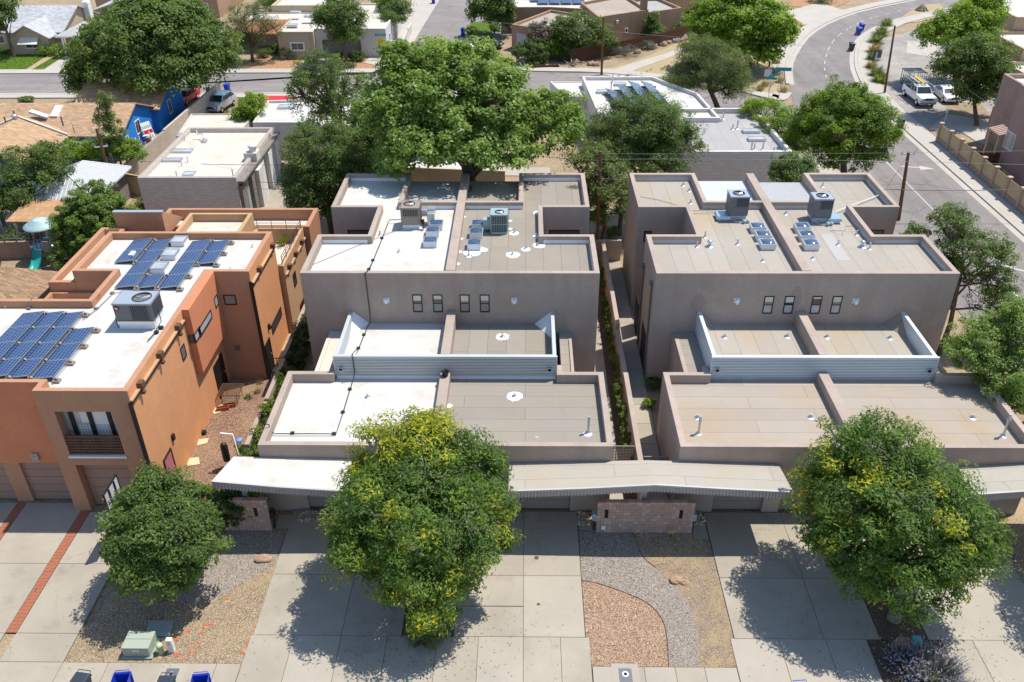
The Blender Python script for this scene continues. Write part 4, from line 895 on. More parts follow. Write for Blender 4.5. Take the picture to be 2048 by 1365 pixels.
# ------------------------------------------------------------------ canopies over the garage doors
def canopy(name, label, prof, xb0, xb1, roof, yF=29.42, yB=31.56, th=.38, parts=8):
    # prof: list of (x, z_front, z_back)
    t = thing(name, (prof[0][0], yF, 0), label, 'canopy'); b = MB(); n = len(prof)
    xb = [xb0+(xb1-xb0)*(p[0]-prof[0][0])/(prof[-1][0]-prof[0][0]) for p in prof]
    vs_ = []
    for p, x2 in zip(prof, xb): vs_ += [(p[0], yF, p[1]), (x2, yB, p[2]), (p[0], yF, p[1]-th), (x2, yB, p[2]-th)]
    f = []
    for i in range(n-1):
        a, c = i*4, i*4+4
        f += [(a, c, c+1, a+1), (a+2, a+3, c+3, c+2), (a+1, c+1, c+3, a+3)]
    f += [(0, 1, 3, 2), (4*n-4, 4*n-2, 4*n-1, 4*n-3)]
    b.add(vs_, f); b.build('roof', M[roof], t)
    fs_ = MB(); vs_ = []; L = prof[-1][0]-prof[0][0]; m = int(L/.075)
    for k in range(m+1):
        x = prof[0][0]+L*k/m
        for i in range(n-1):
            if prof[i][0] <= x <= prof[i+1][0]+1e-6: u = (x-prof[i][0])/(prof[i+1][0]-prof[i][0]); z = prof[i][1]+(prof[i+1][1]-prof[i][1])*u
        d = .02 if k % 2 else .10
        vs_ += [(x, yF-d, z-.05), (x, yF-d, z-.40)]
    fs_.add(vs_, [(2*k, 2*k+1, 2*k+3, 2*k+2) for k in range(m)]); fs_.build('fluted_fascia', M['flute'], t)
    g = MB()
    for i in range(n-1):
        a, c = prof[i], prof[i+1]
        g.add([(a[0], yF-.1, a[1]-.05), (c[0], yF-.1, c[1]-.05), (c[0], yF-.1, c[1]+.03), (a[0], yF-.1, a[1]+.03), (a[0], yF, a[1]-.05), (c[0], yF, c[1]-.05), (c[0], yF+.0, c[1]+.03), (a[0], yF+.0, a[1]+.03)],
              [(0, 1, 2, 3), (3, 2, 6, 7), (0, 4, 5, 1)])
    g.build('drip_edge', M['flute'], t)
    return t
cl_ = canopy('garage_canopy', 'white roofed flat canopy over the garage doors beside the ivy covered wall', [(-14.2, 3.80, 3.42), (-11.2, 3.48, 3.36), (-7.76, 3.22, 3.3)], -13.9, -8.3, 'white_roof')
cm_ = canopy('garage_canopy', 'sand coloured peaked canopy bridging the two duplexes above the pink block wall', [(-.75, 3.3, 3.1), (2.6, 3.48, 3.2), (5.85, 3.72, 3.3), (9.0, 3.5, 3.2), (12.13, 3.32, 3.1)], -.76, 12.0, 'tan_canopy')
cr_ = canopy('garage_canopy', 'sand coloured canopy at the right edge of the photo behind the round tree', [(20.1, 3.22, 3.0), (23.0, 3.5, 3.2), (26.2, 3.7, 3.3), (29.4, 3.6, 3.2)], 20.5, 29.3, 'tan_canopy')
for t_, xs_ in ((cl_, (-13.3,)), (cm_, (5.62,)), (cr_, (25.9,))):
    for x_ in xs_:
        b = MB(); b.box((x_-.12, 30.45, 0), (x_+.12, 30.7, 3.2)); b.build('post', M['hv_blue'], t_)
        b = MB(); b.box((x_-.16, 29.8, 3.05), (x_+.16, 31.5, 3.18)); b.build('beam', M['hv_blue'], t_)
# ------------------------------------------------------------------ block walls
def block_wall(label, x0, cols, rows, y, slots, cw=.176, ch=.185, th=.2):
    t = thing('block_wall', (x0+cols*cw/2, y, 0), label, 'wall'); w, h = cols*cw, rows*ch
    b = MB(); b.box((x0+.01, y+.012, 0), (x0+w-.01, y+th, h-.01)); core = b.build('mortar_core', M['mortar'], t)
    ms_ = []
    for m_ in ('block', 'block_d', 'block_l'):
        b = MB(); b.box((.005, 0, .005), (cw-.005, .05, ch-.005)); me = bpy.data.meshes.new('block')
        me.from_pydata([tuple(p) for p in b.v], [], b.f); me.materials.append(M[m_]); ms_.append(me)
    for i in range(cols):
        for j in range(rows):
            if any(s[0] <= i < s[1] and s[2] <= j < s[3] for s in slots): continue
            k = 0 if RND.random() < .62 else (1 if RND.random() < .55 else 2)
            o = bpy.data.objects.new('block', ms_[k]); COL.objects.link(o); o.parent = t
            o.location = (x0+i*cw-t.location.x, RND.uniform(-.006, .004), j*ch)
    k = 0; n = cols//2; cwid = w/n
    for i in range(n):
        b = MB(); b.box((x0+i*cwid+.006, y-.02, h+.004), (x0+(i+1)*cwid-.006, y+th+.02, h+.10)); b.build('cap_block', M['block_l' if i % 3 else 'block'], t, bevel=.012)
    for s in slots:
        b = MB(); b.box((x0+s[0]*cw+.01, y+.002, s[2]*ch+.01), (x0+s[1]*cw-.01, y+.02, s[3]*ch-.01)); b.build('slot', M['dark'], t)
    return t
bw_r = block_wall('long pink split block garden wall with two dark slots under the peaked canopy', 3.42, 26, 10, 30.12, [(2, 3, 5, 8), (22, 23, 5, 8)])
bw_l = block_wall('short pink block wall half covered by a dark bush under the white canopy', -14.5, 13, 10, 30.12, [(9, 10, 5, 8)])
b = MB(); b.box((3.65, 30.02, .28), (3.85, 30.11, .5)); b.build('utility_plate', M['white'], bw_r)
bw_x = block_wall('pink block wall at the right edge of the photo behind the round tree', 24.4, 6, 10, 30.12, [])
for c_, lab in (((3.30, 30.3), 'small blue steel letterbox on the left end of the long pink wall'), ((8.05, 30.3), 'small blue steel letterbox on the right end of the long pink wall'), ((-12.12, 30.3), 'dark steel letterbox on the end of the ivy covered wall'), ((24.3, 30.3), 'dark steel letterbox by the wall at the right photo edge')):
    t = thing('letterbox', (c_[0], c_[1], 0), lab, 'letterbox'); b = MB(); b.box((c_[0]-.1, c_[1]-.2, .75), (c_[0]+.1, c_[1]+.2, 1.15)); b.build('box', M['hv_blue' if 'blue' in lab else 'black_m'], t, bevel=.03)
    b = MB(); b.box((c_[0]-.03, c_[1]-.03, 0), (c_[0]+.03, c_[1]+.03, .745)); b.build('post', M['black_m'], t)
def text(parent, s, loc, size, mat, rot=(math.pi/2, 0, 0), name='lettering', align='CENTER'):
    cu = bpy.data.curves.new(name, 'FONT'); cu.body = s; cu.size = size; cu.align_x = align; cu.align_y = 'CENTER'; cu.extrude = .002; cu.resolution_u = 2
    o = bpy.data.objects.new(name, cu); COL.objects.link(o); o.location = loc; o.rotation_euler = rot; cu.materials.append(M[mat])
    bpy.context.view_layer.update()
    dg = bpy.context.evaluated_depsgraph_get(); me = bpy.data.meshes.new_from_object(o.evaluated_get(dg)); mw = o.matrix_world.copy()
    bpy.data.objects.remove(o); me.transform(mw); me.materials.clear(); me.materials.append(M[mat])
    return link(name, me, parent)
sg = at(1341, 1075); t = thing('yard_sign', (sg.x, sg.y, 0), 'small yellow yard sign on a black stake before the pink wall', 'sign')
b = MB(); b.box((sg.x-.015, sg.y-.01, 0), (sg.x+.015, sg.y+.01, .3)); b.build('stake', M['black_m'], t); b = MB(); b.box((sg.x-.13, sg.y-.03, .28), (sg.x+.13, sg.y-.012, .4)); b.build('plate', M['yellow'], t)
b = MB(); [b.box((sg.x-.1+k*.05, sg.y-.033, .32), (sg.x-.075+k*.05+RND.uniform(0, .012), sg.y-.0305, .355)) for k in range(4)]; b.build('print', M['black'], t)
# ------------------------------------------------------------------ alley walls, gates, creepers
def stucco_wall(label, pts, h, th, mat, cat='wall', parent=None, bevel=.02):
    t = thing('garden_wall', (pts[0][0], pts[0][1], 0), label, cat); b = MB()
    for a, c in zip(pts, pts[1:]):
        a, c = Vector(a[:2]), Vector(c[:2]); d = (c-a).normalized(); n = Vector((-d.y, d.x))*th/2
        b.prism([(a-n), (c-n), (c+n), (a+n)], -.05, h)
    b.build('wall', M[mat], t, bevel=bevel); return t
def alley_wall():
    t = thing('garden_wall', (5.8, 45, 0), 'long tan stucco wall stepping down the alley between the duplexes', 'wall')
    for y0, y1, h in ((31.58, 41.2, 1.75), (41.2, 46.3, 1.55), (46.3, 51.2, 1.9), (51.2, 58.6, 1.75)):
        b = MB(); b.box((5.66, y0+.003, -.05), (5.94, y1-.003, h)); b.build('wall_section', M['taupe_b'], t, bevel=.02)
alley_wall()
stucco_wall('tan stucco wall closing the alley behind the yucca', [(4.2, 58.8), (7.2, 58.8)], 1.7, .25, 'taupe_b')
lw = thing('garden_wall', (-13.95, 40, 0), 'low grey stucco wall between the orange house yard and the white roofed duplex', 'wall')
for y0, y1, h in ((35.0, 43.2, 1.35), (43.2, 48.2, 1.5), (48.2, 56.0, 1.5)):
    b = MB(); b.box((-14.72, y0+.002, -.05), (-14.48, y1-.002, h)); b.build('wall_section', M['taupe'], lw, bevel=.02)
def gate(label, x0, x1, y, h, mat='hv_tan'):
    t = thing('gate', ((x0+x1)/2, y, 0), label, 'gate'); b = MB(); w = x1-x0
    for a, c in (((x0, y, 0), (x0+.05, y+.05, h)), ((x1-.05, y, 0), (x1, y+.05, h)), ((x0+.05, y, h-.06), (x1-.05, y+.05, h)), ((x0+.05, y, .05), (x1-.05, y+.05, .12))): b.box(a, c)
    b.build('gate_frame', M[mat], t)
    p = MB(); nx, nz = 9, int(h/.11); sx = (w-.1)/nx; sz = (h-.18)/nz
    for i in range(nx+1): p.box((x0+.05+i*sx-.02, y+.015, .12), (x0+.05+i*sx+.02, y+.03, h-.06))
    for k in range(nz+1): p.box((x0+.05, y+.0155, .12+k*sz-.03), (x1-.05, y+.0295, .12+k*sz+.03))
    p.build('perforated_sheet', M[mat], t)
    b = MB(); b.box((x1-.16, y-.04, h*.55), (x1-.1, y, h*.62)); b.build('latch', M['black_m'], t); return t
gate('left perforated metal gate beside the grey roofed garage corner', 4.15, 5.62, 34.3, 1.9); gate('right perforated metal gate below the corner of the beige roof', 5.98, 7.24, 33.6, 1.8)
def creeper(label, box, n, per, leaf, seed, L=.11, rc=.22, tonef=None):
    (x0, y0, z0), (x1, y1, z1) = box; rng = np.random.default_rng(seed); t = thing('creeper', ((x0+x1)/2, (y0+y1)/2, 0), label, 'creeper')
    cl = np.stack([rng.uniform(x0, x1, n), rng.uniform(y0, y1, n), z0+(z1-z0)*rng.random(n)**.6, np.ones(n)], 1)
    cl[:, 2] *= .75+.35*np.array([mnoise.noise(Vector((a*.8, c*.8, seed))) for a, c in cl[:, :2]])
    link('foliage', foliage(cl, per, rc, L, L*.75, M[leaf], rng, tonef, .2, .9, None, 'foliage'), t)
    mb = MB()
    for k in range(0, n, 6): mb.tube([(cl[k, 0], cl[k, 1], 0), (cl[k, 0]+.05, cl[k, 1]+.04, cl[k, 2]*.5), tuple(cl[k, :3])], .012, 4, cap=False)
    mb.build('stems', M['bark'], t, kind='stuff'); return t
creeper('yellow green creeper over the low grey wall beside the white roofed garage', ((-14.42, 31.9, .1), (-13.7, 42.5, 1.95)), 300, 55, 'lf_vine', 21)
creeper('dark creeper on the low wall between the orange house and the tall taupe wall', ((-14.6, 43.2, .2), (-13.6, 50, 2.1)), 150, 60, 'lf_ivy', 22)
creeper('yellowing creeper on the yard fence beside the white canopy corner', ((-16.9, 30.9, .3), (-14.9, 31.5, 2.0)), 60, 70, 'lf_vine', 23)
creeper('reddish green creeper spilling over the wall end by the punching bag stand', ((-15.2, 32.0, .1), (-14.3, 35.2, 1.5)), 90, 60, 'lf_vine', 26)
creeper('thin yellow green creeper along the alley wall between the duplexes', ((5.25, 33.5, .05), (5.62, 57.0, 1.45)), 230, 42, 'lf_vine', 24, .09, .16)
# ------------------------------------------------------------------ orange townhouse
oh = thing('townhouse', (-20, 31.4, 0), 'orange stucco townhouse with a white roof full of solar panels', 'house')
ZT, ZR = 7.35, 6.92
# main block; holes: garage and balcony in the front, entrance recess handled by the shape
mainp = [(-22.36, 31.41), (-18.0, 31.41), (-18.0, 43.0), (-15.65, 43.0), (-15.65, 48.28), (-25.75, 48.28), (-25.75, 43.05), (-23.4, 43.05), (-23.4, 39.85), (-31.5, 39.85), (-31.5, 32.08), (-22.36, 32.08)]
pblock(oh, mainp, ZT, ZR, M['brown'], M['white_roof'], .28, holes={0: [(.78, 3.3, -.1, 2.95, .55), (.70, 3.36, 3.55, 6.17, .62)], 10: [(6.7, 8.72, -.1, 2.5, .25), (2.4, 5.88, -.1, 2.5, .25)]}, bevel=.03)
# colour fields proud of the main walls
def skin(pts, axis, mat, name='wall_panel', holes=()):
    b = MB(); holed(b, pts[0], pts[1], pts[2], pts[3], list(holes)); return b.build(name, M[mat], oh)
skin(((-17.995, 31.44), (-17.995, 42.98), 0, ZT-.03), 'x', 'orange', holes=[(.85, 1.35, -0, 2.3, .0)] and [])
skin(((-15.645, 43.02), (-15.645, 48.27), 0, ZT-.03), 'x', 'orange')
skin(((-31.5, 32.075), (-22.37, 32.075), 2.52, ZT-.03), 'y', 'red'); 
# bump-out: cantilevered red box
b = MB(); b.box((-17.99, 38.68, 3.35), (-17.62, 42.99, ZT+.005)); b.build('bay', M['red'], oh, bevel=.02)
# garage doors and balcony
garage_door(oh, -21.56, -19.08, 2.93, 31.9, 5, 'garage_o'); garage_door(oh, -24.82, -22.78, 2.48, 32.28, 5, 'garage_o'); garage_door(oh, -29.08, -25.62, 2.48, 32.28, 5, 'garage_o')
bal = MB(); bal.box((-21.72, 31.33, 3.46), (-18.94, 31.55, 3.56)); bal.build('balcony_sill', M['white'], oh)
win = MB(); win.box((-21.66, 32.0, 3.56), (-19.0, 32.03, 6.16)); win.build('balcony_glass', M['glass_l'], oh)
for x in (-21.3, -20.42, -19.5): b = MB(); b.box((x-.09, 31.9, 3.56), (x+.09, 32.0, 6.15)); b.build('mullion', M['frame_b'], oh)
b = MB(); b.box((-20.9, 31.985, 5.1), (-20.55, 31.998, 6.1)); b.box((-20.3, 31.985, 5.0), (-19.62, 31.998, 6.12)); b.box((-19.4, 31.985, 5.0), (-19.05, 31.998, 6.12)); b.build('curtain', M['white'], oh)
b = MB()
for i in range(15):
    for k in range(9): b.box((-21.1+i*.14, 31.985, 3.7+k*.145), (-21.02+i*.14, 31.997, 3.77+k*.145))
b.build('pierced_screen', M['white'], oh, kind='stuff')
b = MB()
for k in range(7): b.box((-21.64, 31.46, 3.6+k*.165), (-19.02, 31.49, 3.68+k*.165))
for i in range(19): b.box((-21.64+i*.144, 31.492, 3.6), (-21.57+i*.144, 31.51, 4.68))
b.box((-21.64, 31.45, 4.66), (-19.02, 31.52, 4.72)); b.build('balcony_lattice', M['rust'], oh)
# scupper ledges with brackets along the sunny side
b = MB(); b.box((-17.993, 31.36, 6.78), (-17.85, 38.5, 6.86)); b.build('ledge', M['tanlow'], oh)
b = MB(); b.box((-17.993, 31.38, 6.60), (-17.9, 38.5, 6.775)); b.build('ledge_painted_shade', M['frame_b'], oh)  # near-black solid strip put in as the shade below the ledge
for y in (32.5, 35.0, 37.6): b = MB(); b.box((-17.985, y-.18, 6.865), (-17.74, y+.18, 7.12)); b.box((-17.9, y-.1, 6.45), (-17.76, y+.1, 6.595)); b.build('scupper_box', M['rust'], oh)
b = MB(); b.box((-15.643, 43.1, 6.50), (-15.5, 48.2, 6.58)); b.build('ledge', M['tanlow'], oh)
b = MB(); b.box((-15.643, 43.1, 6.32), (-15.55, 48.2, 6.495)); b.build('ledge_painted_shade', M['frame_b'], oh)  # shade under the rear ledge, modelled as a dark bar
for y in (44.5, 47.6): b = MB(); b.box((-15.64, y-.16, 6.585), (-15.4, y+.16, 6.85)); b.build('scupper_box', M['rust'], oh)
for x, y in ((-17.95, 31.34), (-15.6, 42.93)): b = MB(); b.box((x-.12, y-.05, .05), (x+.06, y+.04, 6.7)); b.build('downspout', M['frame_b'], oh)
# windows and doors on the sunny side
window(oh, (-17.62, 37.9+1.15, 5.62), .9, .5, '+X', gm='glass_l', fw=.05); window(oh, (-17.62, 40.3, 5.55), 2.2, .5, '+X', gm='glass_l', fw=.06); b = MB(); b.box((-17.96, 38.64, 5.3), (-17.63, 38.69, 5.82)); b.build('pane', M['glass'], oh)
window(oh, (-17.62, 42.4, 5.75), .55, .62, '+X', gm='glass_l', fw=.04)
window(oh, (-17.99, 37.7, 5.35), .6, .75, '+X', gm='glass_g', fw=.05)
window(oh, (-17.03, 43.0, 5.5), .72, .66, '-Y', gm='glass_g', fw=.06)
window(oh, (-15.64, 46.2, 2.2), 2.4, .6, '+X', gm='glass', fw=.06)
def side_door(x, y, w, h, mat, z0=0):
    b = MB(); b.box((x-.02, y-w/2, z0), (x+.015, y+w/2, z0+h)); d = b.build('door', M[mat], oh); f = MB()
    f.box((x-.02, y-w/2-.07, z0), (x+.05, y-w/2-.002, z0+h+.07)); f.box((x-.02, y+w/2+.002, z0), (x+.05, y+w/2+.07, z0+h+.07)); f.box((x-.02, y-w/2, z0+h+.002), (x+.05, y+w/2, z0+h+.07)); f.build('door_frame', M['frame_b'], d)
    k = MB(); k.box((x+.016, y+w/2-.14, z0+1.0), (x+.07, y+w/2-.08, z0+1.12)); k.build('handle', M['steel'], d)
M['door_p'] = m_plain('faded_pink_door', (.42, .14, .15), .6)
side_door(-17.98, 33.2, .9, 2.1, 'door_p'); side_door(-17.98, 41.6, 1.4, 2.2, 'frame_b'); side_door(-15.63, 43.75, .9, 2.1, 'black_m')
for x, y, z in ((-17.98, 34.2, 2.3), (-15.63, 44.5, 2.6)): b = MB(); b.box((x, y-.1, z), (x+.12, y+.1, z+.34)); b.build('wall_light', M['black_m'], oh)
b = MB(); b.box((-17.3, 42.85, 2.1), (-17.05, 42.995, 2.35)); b.build('wall_vent', M['hv_grey'], oh)
c = onY(72, 913, 32.07); b = MB(); b.box((c.x-.16, 31.95, c.z-.22), (c.x+.16, 32.065, c.z+.22)); b.build('house_number_plate', M['steel'], oh)
for j in range(5): b = MB(); b.box((c.x-.15, 31.94, c.z-.19+j*.085), (c.x+.15, 31.949, c.z-.15+j*.085)); b.build('louvre', M['hv_grey'], oh)
# low strip roof on the left, terrace and rear blocks
pblock(oh, rect(-27.35, 39.86, -23.41, 43.04), 6.0, 5.6, M['brown'], M['cream_roof'], .2, names=('notch_wall', 'roof'))
pblock(oh, rect(-27.35, 43.06, -25.76, 50.46), 6.6, 6.2, M['brown'], M['cream_roof'], .28, names=('low_wall', 'roof'))
pblock(oh, [(-22.9, 48.3), (-18.6, 48.3), (-18.6, 54.0), (-22.9, 54.0)], 6.05, 5.5, M['tanlow'], M['cream_roof'], .25, names=('rear_wall', 'roof'))
pblock(oh, [(-18.58, 48.3), (-15.3, 48.3), (-15.3, 54.0), (-18.58, 54.0)], 4.95, 3.9, M['tanlow'], M['cream_roof'], .25, names=('terrace_wall', 'terrace_floor'))
pblock(oh, [(-25.7, 54.05), (-14.9, 54.05), (-14.9, 57.2), (-25.7, 57.2)], 5.0, 4.2, M['brown'], M['cream_roof'], .3, names=('rear_wall', 'roof'))
b = MB(); b.box((-26.35, 50.5, -.1), (-23.25, 50.74, 7.6)); b.add([(-23.5, 50.745, 5.9), (-23.5, 53.6, 5.9), (-23.5, 50.745, 7.58), (-23.25, 50.745, 5.9), (-23.25, 53.6, 5.9), (-23.25, 50.745, 7.58)], [(0, 2, 1), (3, 4, 5), (2, 5, 4, 1), (0, 3, 5, 2)]); b.build('screen_wall', M['brown'], oh, bevel=.015)
b = MB(); b.box((-26.4, 50.46, 7.603), (-23.2, 50.78, 7.67)); b.build('screen_wall_cap', M['hv_top'], oh)
rl_ = MB()
for y in np.linspace(48.5, 53.8, 6): rl_.tube([(-15.4, y, 4.95), (-15.4, y, 5.55)], .02, 5)
for x in np.linspace(-18.4, -15.4, 4): rl_.tube([(x, 53.85, 4.95), (x, 53.85, 5.55)], .02, 5)
for z in (5.55, 5.35, 5.15): rl_.tube([(-15.4, 48.4, z), (-15.4, 53.85, z), (-18.5, 53.85, z)], .018, 5)
rl_.build('terrace_railing', M['black_m'], oh)
window(oh, (-15.29, 50.2, 3.0), .7, .9, '+X', gm='glass')
for y in (49.2, 51.0, 52.8): b = MB(); b.box((-15.29, y-.15, 4.35), (-15.05, y+.15, 4.6)); b.build('scupper_box', M['rust'], oh)
b = MB(); b.box((-15.29, 48.4, 4.2), (-15.18, 53.9, 4.28)); b.build('ledge', M['tanlow'], oh)
for q in ((540, 500), (560, 480)): pass
for k, q in enumerate(((567, 492), (572, 478))):
    c = at(*q, 3.9); t = tuft('potted_plant', (c.x, c.y), .25, .6, 'lf_bright' if k == 0 else 'lf_grey', ['small yellow green potted plant on the orange house terrace', 'grey green potted plant further back on the orange house terrace'][k], n=60, w=.05, z=4.15, seed=40+k)
    b = MB(); b.lathe((c.x, c.y, 3.91), [(.12, 0), (.17, .26), (.15, .26)], 10); b.build('pot', M['terra'], t)
# skylights, HVAC, cables
for q in ((339, 512), (320, 539), (301, 570)): pass
for q in ((356, 494), (338, 521), (316, 548)): c = at(*q, ZR); skylight(oh, (c.x, c.y+.42, ZR), .8, .85, .3, None)
for q, h in (((505, 495), .25), ((461, 540), .2), ((12, 616), .15)): c = at(*q, ZR); vent(oh, c, .04, h, cone=False, mat='white')
cb = MB(); cb.tube([at(247, 583, 7.0), at(225, 588, 7.0), at(193, 619, 7.0), at(165, 640, 7.0)], .02, 5); cb.tube([at(58, 618, 7.0), at(62, 600, 7.4), at(68, 592, 7.4)], .02, 5)
for q in ((225, 588), (193, 619), (58, 619)): p = at(*q, ZR); cb.box((p.x-.1, p.y-.08, ZR), (p.x+.1, p.y+.08, ZR+.1))
cb.build('conduit', M['hv_grey'], oh)
b = MB(); 
for y in (40.1, 45.2): b.box((-23.38, y, ZR+.1), (-23.12, y+.5, ZR+.36)); 
b.build('parapet_patch', M['flash'], oh)

# ------------------------------------------------------------------ solar arrays
def m_pv():
    t = NT('solar_cells'); br = t.n('TexBrick', Scale=1., Mortar__Size=.013, Brick__Width=.2, Row__Height=.148, Bias=0., Mortar__Smooth=0.); br.offset = 0
    br.inputs['Color1'].default_value = (.006, .019, .075, 1); br.inputs['Color2'].default_value = (.009, .026, .095, 1); br.inputs['Mortar'].default_value = (.13, .20, .33, 1)
    t.l(t.tc.outputs['Object'], br.inputs['Vector']); return t.done(br.outputs['Color'], .22, .0, .45)
M['pv'] = m_pv()
def pv_mesh(w, d):
    b = MB(); b.box((0, 0, 0), (w, d, .035)); f = MB()
    for p, q in (((0, 0, -.005), (.035, d, .045)), ((w-.035, 0, -.005), (w, d, .045)), ((.036, 0, -.005), (w-.036, .035, .045)), ((.036, d-.035, -.005), (w-.036, d, .045))): f.box(p, q)
    me = []
    for bb, mt, nm in ((b, 'pv', 'panel'), (f, 'steel', 'panel_frame')):
        m = bpy.data.meshes.new(nm); m.from_pydata([tuple(v) for v in bb.v], [], bb.f); m.materials.append(M[mt]); me.append(m)
    return me
PVW, PVD = 1.21, 1.46
pv_me = pv_mesh(PVW, PVD)
ft = MB(); ft.box((-.16, -.14, 0), (.16, .14, .13)); ft.tube([(-.05, 0, .12), (.06, 0, .24)], .07, 8); ft.box((-.18, -.2, .0), (-.1, .2, .05))
ft_me = bpy.data.meshes.new('ballast_foot'); ft_me.from_pydata([tuple(v) for v in ft.v], [], ft.f); ft_me.materials.append(M['hv_tan'])
def array(label, x, y, n, z=ZR, tilt=.13):
    t = thing('solar_array', (x, y, z), label, 'solar panels', 'solar arrays on the orange house roof')
    for k in range(n):
        o = link('panel', pv_me[0], t); o.matrix_parent_inverse = Matrix(); o.location = (0, k*(PVD+.03), .1); o.rotation_euler = (0, -tilt, 0)
        f = link('panel_frame', pv_me[1], o)
    for k in range(n+1):
        o = link('ballast_foot', ft_me, t); o.matrix_parent_inverse = Matrix(); o.location = (PVW+.06, k*(PVD+.02)-.04, .0)
    r = MB(); r.box((x+.05, y+.02, z+.01), (x+.1, y+n*PVD, z+.09)); r.box((x+PVW-.12, y+.02, z+.01), (x+PVW-.06, y+n*PVD, z+.22)); r.build('rail', M['steel'], t)
    return t
for lab, q, n in (('two panel solar array furthest left at the rear of the orange house roof', (229, 526), 2), ('four panel solar array just left of the three skylights', (229, 577), 4), ('single solar panel at the foot of the skylight row', (270, 578), 1),
                  ('four panel solar array just right of the three skylights', (315, 578), 4), ('two panel solar array furthest right at the rear of the orange house roof', (390, 530), 2),
                  ('three panel solar array nearest the grey rooftop cooling unit', (60, 760), 3), ('four panel solar array second from the cooling unit', (9, 758), 4), ('third solar array from the cooling unit on the front roof', (-34, 757), 4), ('solar array cut by the left edge of the photo', (-78, 757), 4)):
    c = at(*q, ZR+.1); array(lab, c.x, c.y, n)

# ------------------------------------------------------------------ rooftop units
def fan_top(t, c, r, z):
    b = MB(); b.lathe((c[0], c[1], z), [(r*1.08, 0), (r*1.08, .03), (r, .03), (r, -.12)], 20); b.build('fan_ring', M['black_m'], t)
    b = MB(); b.lathe((c[0], c[1], z-.1), [(r*1.0, .0), (.001, 0)], 20); b.build('fan_well', M['dark'], t)
    b = MB()
    for k in range(3):
        T = Matrix.Translation((c[0], c[1], z-.06)) @ Matrix.Rotation(k*2.094+.4, 4, 'Z') @ Matrix.Rotation(.35, 4, 'X'); b.add([(.05, -.09, 0), (r*.9, -.16, 0), (r*.92, .16, 0), (.05, .07, 0)], [(0, 1, 2, 3)], M=T)
    b.cyl((c[0], c[1]), .07, z-.09, z-.03, 10); b.build('fan_blades', M['steel'], t)
def hvac(name, label, x, y, z, w, d, h, body, top, fan=(.6, .5), fr=.3, curb=.3, louv=(.1, .9, .45, .95), curbmat='flash', cw=None):
    t = thing(name, (x+w/2, y+d/2, z), label, 'air conditioner', 'rooftop cooling units')
    b = MB(); e = .06; b.box((x+e, y+e, z-.02), (x+w-e, y+d-e, z+curb-.002)); b.build('curb', M[curbmat], t)
    z0 = z+curb; b = MB(); b.box((x, y, z0), (x+w, y+d, z0+h)); b.build('cabinet', M[body], t, bevel=.02)
    # top with a round opening
    b = MB(); zt = z0+h+.004; fx, fy = x+w*fan[0], y+d*fan[1]; n = 24
    ring = [(fx+fr*math.cos(2*math.pi*k/n), fy+fr*math.sin(2*math.pi*k/n)) for k in range(n)]
    def edge(px, py):
        dx, dy = px-fx, py-fy; s = min([((x+w+.02-fx)/dx) if dx > 1e-6 else ((x-.02-fx)/dx if dx < -1e-6 else 9e9), ((y+d+.02-fy)/dy) if dy > 1e-6 else ((y-.02-fy)/dy if dy < -1e-6 else 9e9)])
        return (fx+dx*s, fy+dy*s)
    outer = [edge(*p) for p in ring]
    for zz, fl in ((zt+.05, 0),):
        b.add([(*p, zz) for p in ring]+[(*p, zz) for p in outer], [(k, n+k, n+(k+1) % n, (k+1) % n) for k in range(n)])
        for cxn, cyn in ((x-.02, y-.02), (x+w+.02, y-.02), (x+w+.02, y+d+.02), (x-.02, y+d+.02)):
            ds = sorted(range(n), key=lambda k: (outer[k][0]-cxn)**2+(outer[k][1]-cyn)**2)[:2]; b.add([(*outer[ds[0]], zz), (*outer[ds[1]], zz), (cxn, cyn, zz)], [(0, 1, 2)])
    for p, q in (((x-.02, y-.02, zt-.03), (x+w+.02, y-.001, zt+.05)), ((x-.02, y+d+.001, zt-.03), (x+w+.02, y+d+.02, zt+.05)), ((x-.02, y, zt-.03), (x-.001, y+d, zt+.05)), ((x+w+.001, y, zt-.03), (x+w+.02, y+d, zt+.05))): b.box(p, q)
    b.build('top_panel', M[top], t)
    fan_top(t, (fx, fy), fr*.99, zt+.05)
    a, c2, l0, l1 = louv; b = MB(); b.box((x+w*a, y-.012, z0+h*l0), (x+w*c2, y-.002, z0+h*l1)); g = b.build('coil_panel', M['fin'], t)
    b = MB(); n = max(4, int(w*(c2-a)/.1))
    for k in range(n+1): xx = x+w*a+(w*(c2-a))*k/n; b.box((xx-.012, y-.035, z0+h*l0), (xx+.012, y-.013, z0+h*l1))
    b.build('grille_bars', M[body], t)
    b = MB(); n = 8
    b.box((x+w+.002, y+d*.1, z0+h*.1), (x+w+.012, y+d*.9, z0+h*.92)); b.build('coil_panel', M['fin'], t)
    b = MB()
    for k in range(n+1): yy = y+d*.1+d*.8*k/n; b.box((x+w+.013, yy-.012, z0+h*.1), (x+w+.03, yy+.012, z0+h*.92))
    b.build('grille_bars', M[body], t)
    if l0 > .3: b = MB(); b.box((x+w*.08, y-.02, z0+h*.05), (x+w*.92, y-.004, z0+h*(l0-.05))); b.build('access_panel', M[body], t, bevel=.006)
    return t
p = at(240, 660, ZR); ho = hvac('rooftop_unit', 'wide dark grey rooftop unit with a round red badge on the orange house', p.x-.06, p.y+.02, ZR, 1.95, 1.35, .95, 'hv_grey', 'hv_top', (.66, .5), .46, .52, (.45, .88, .06, .93))
bx, bz = p.x+.12, ZR+.52+.74
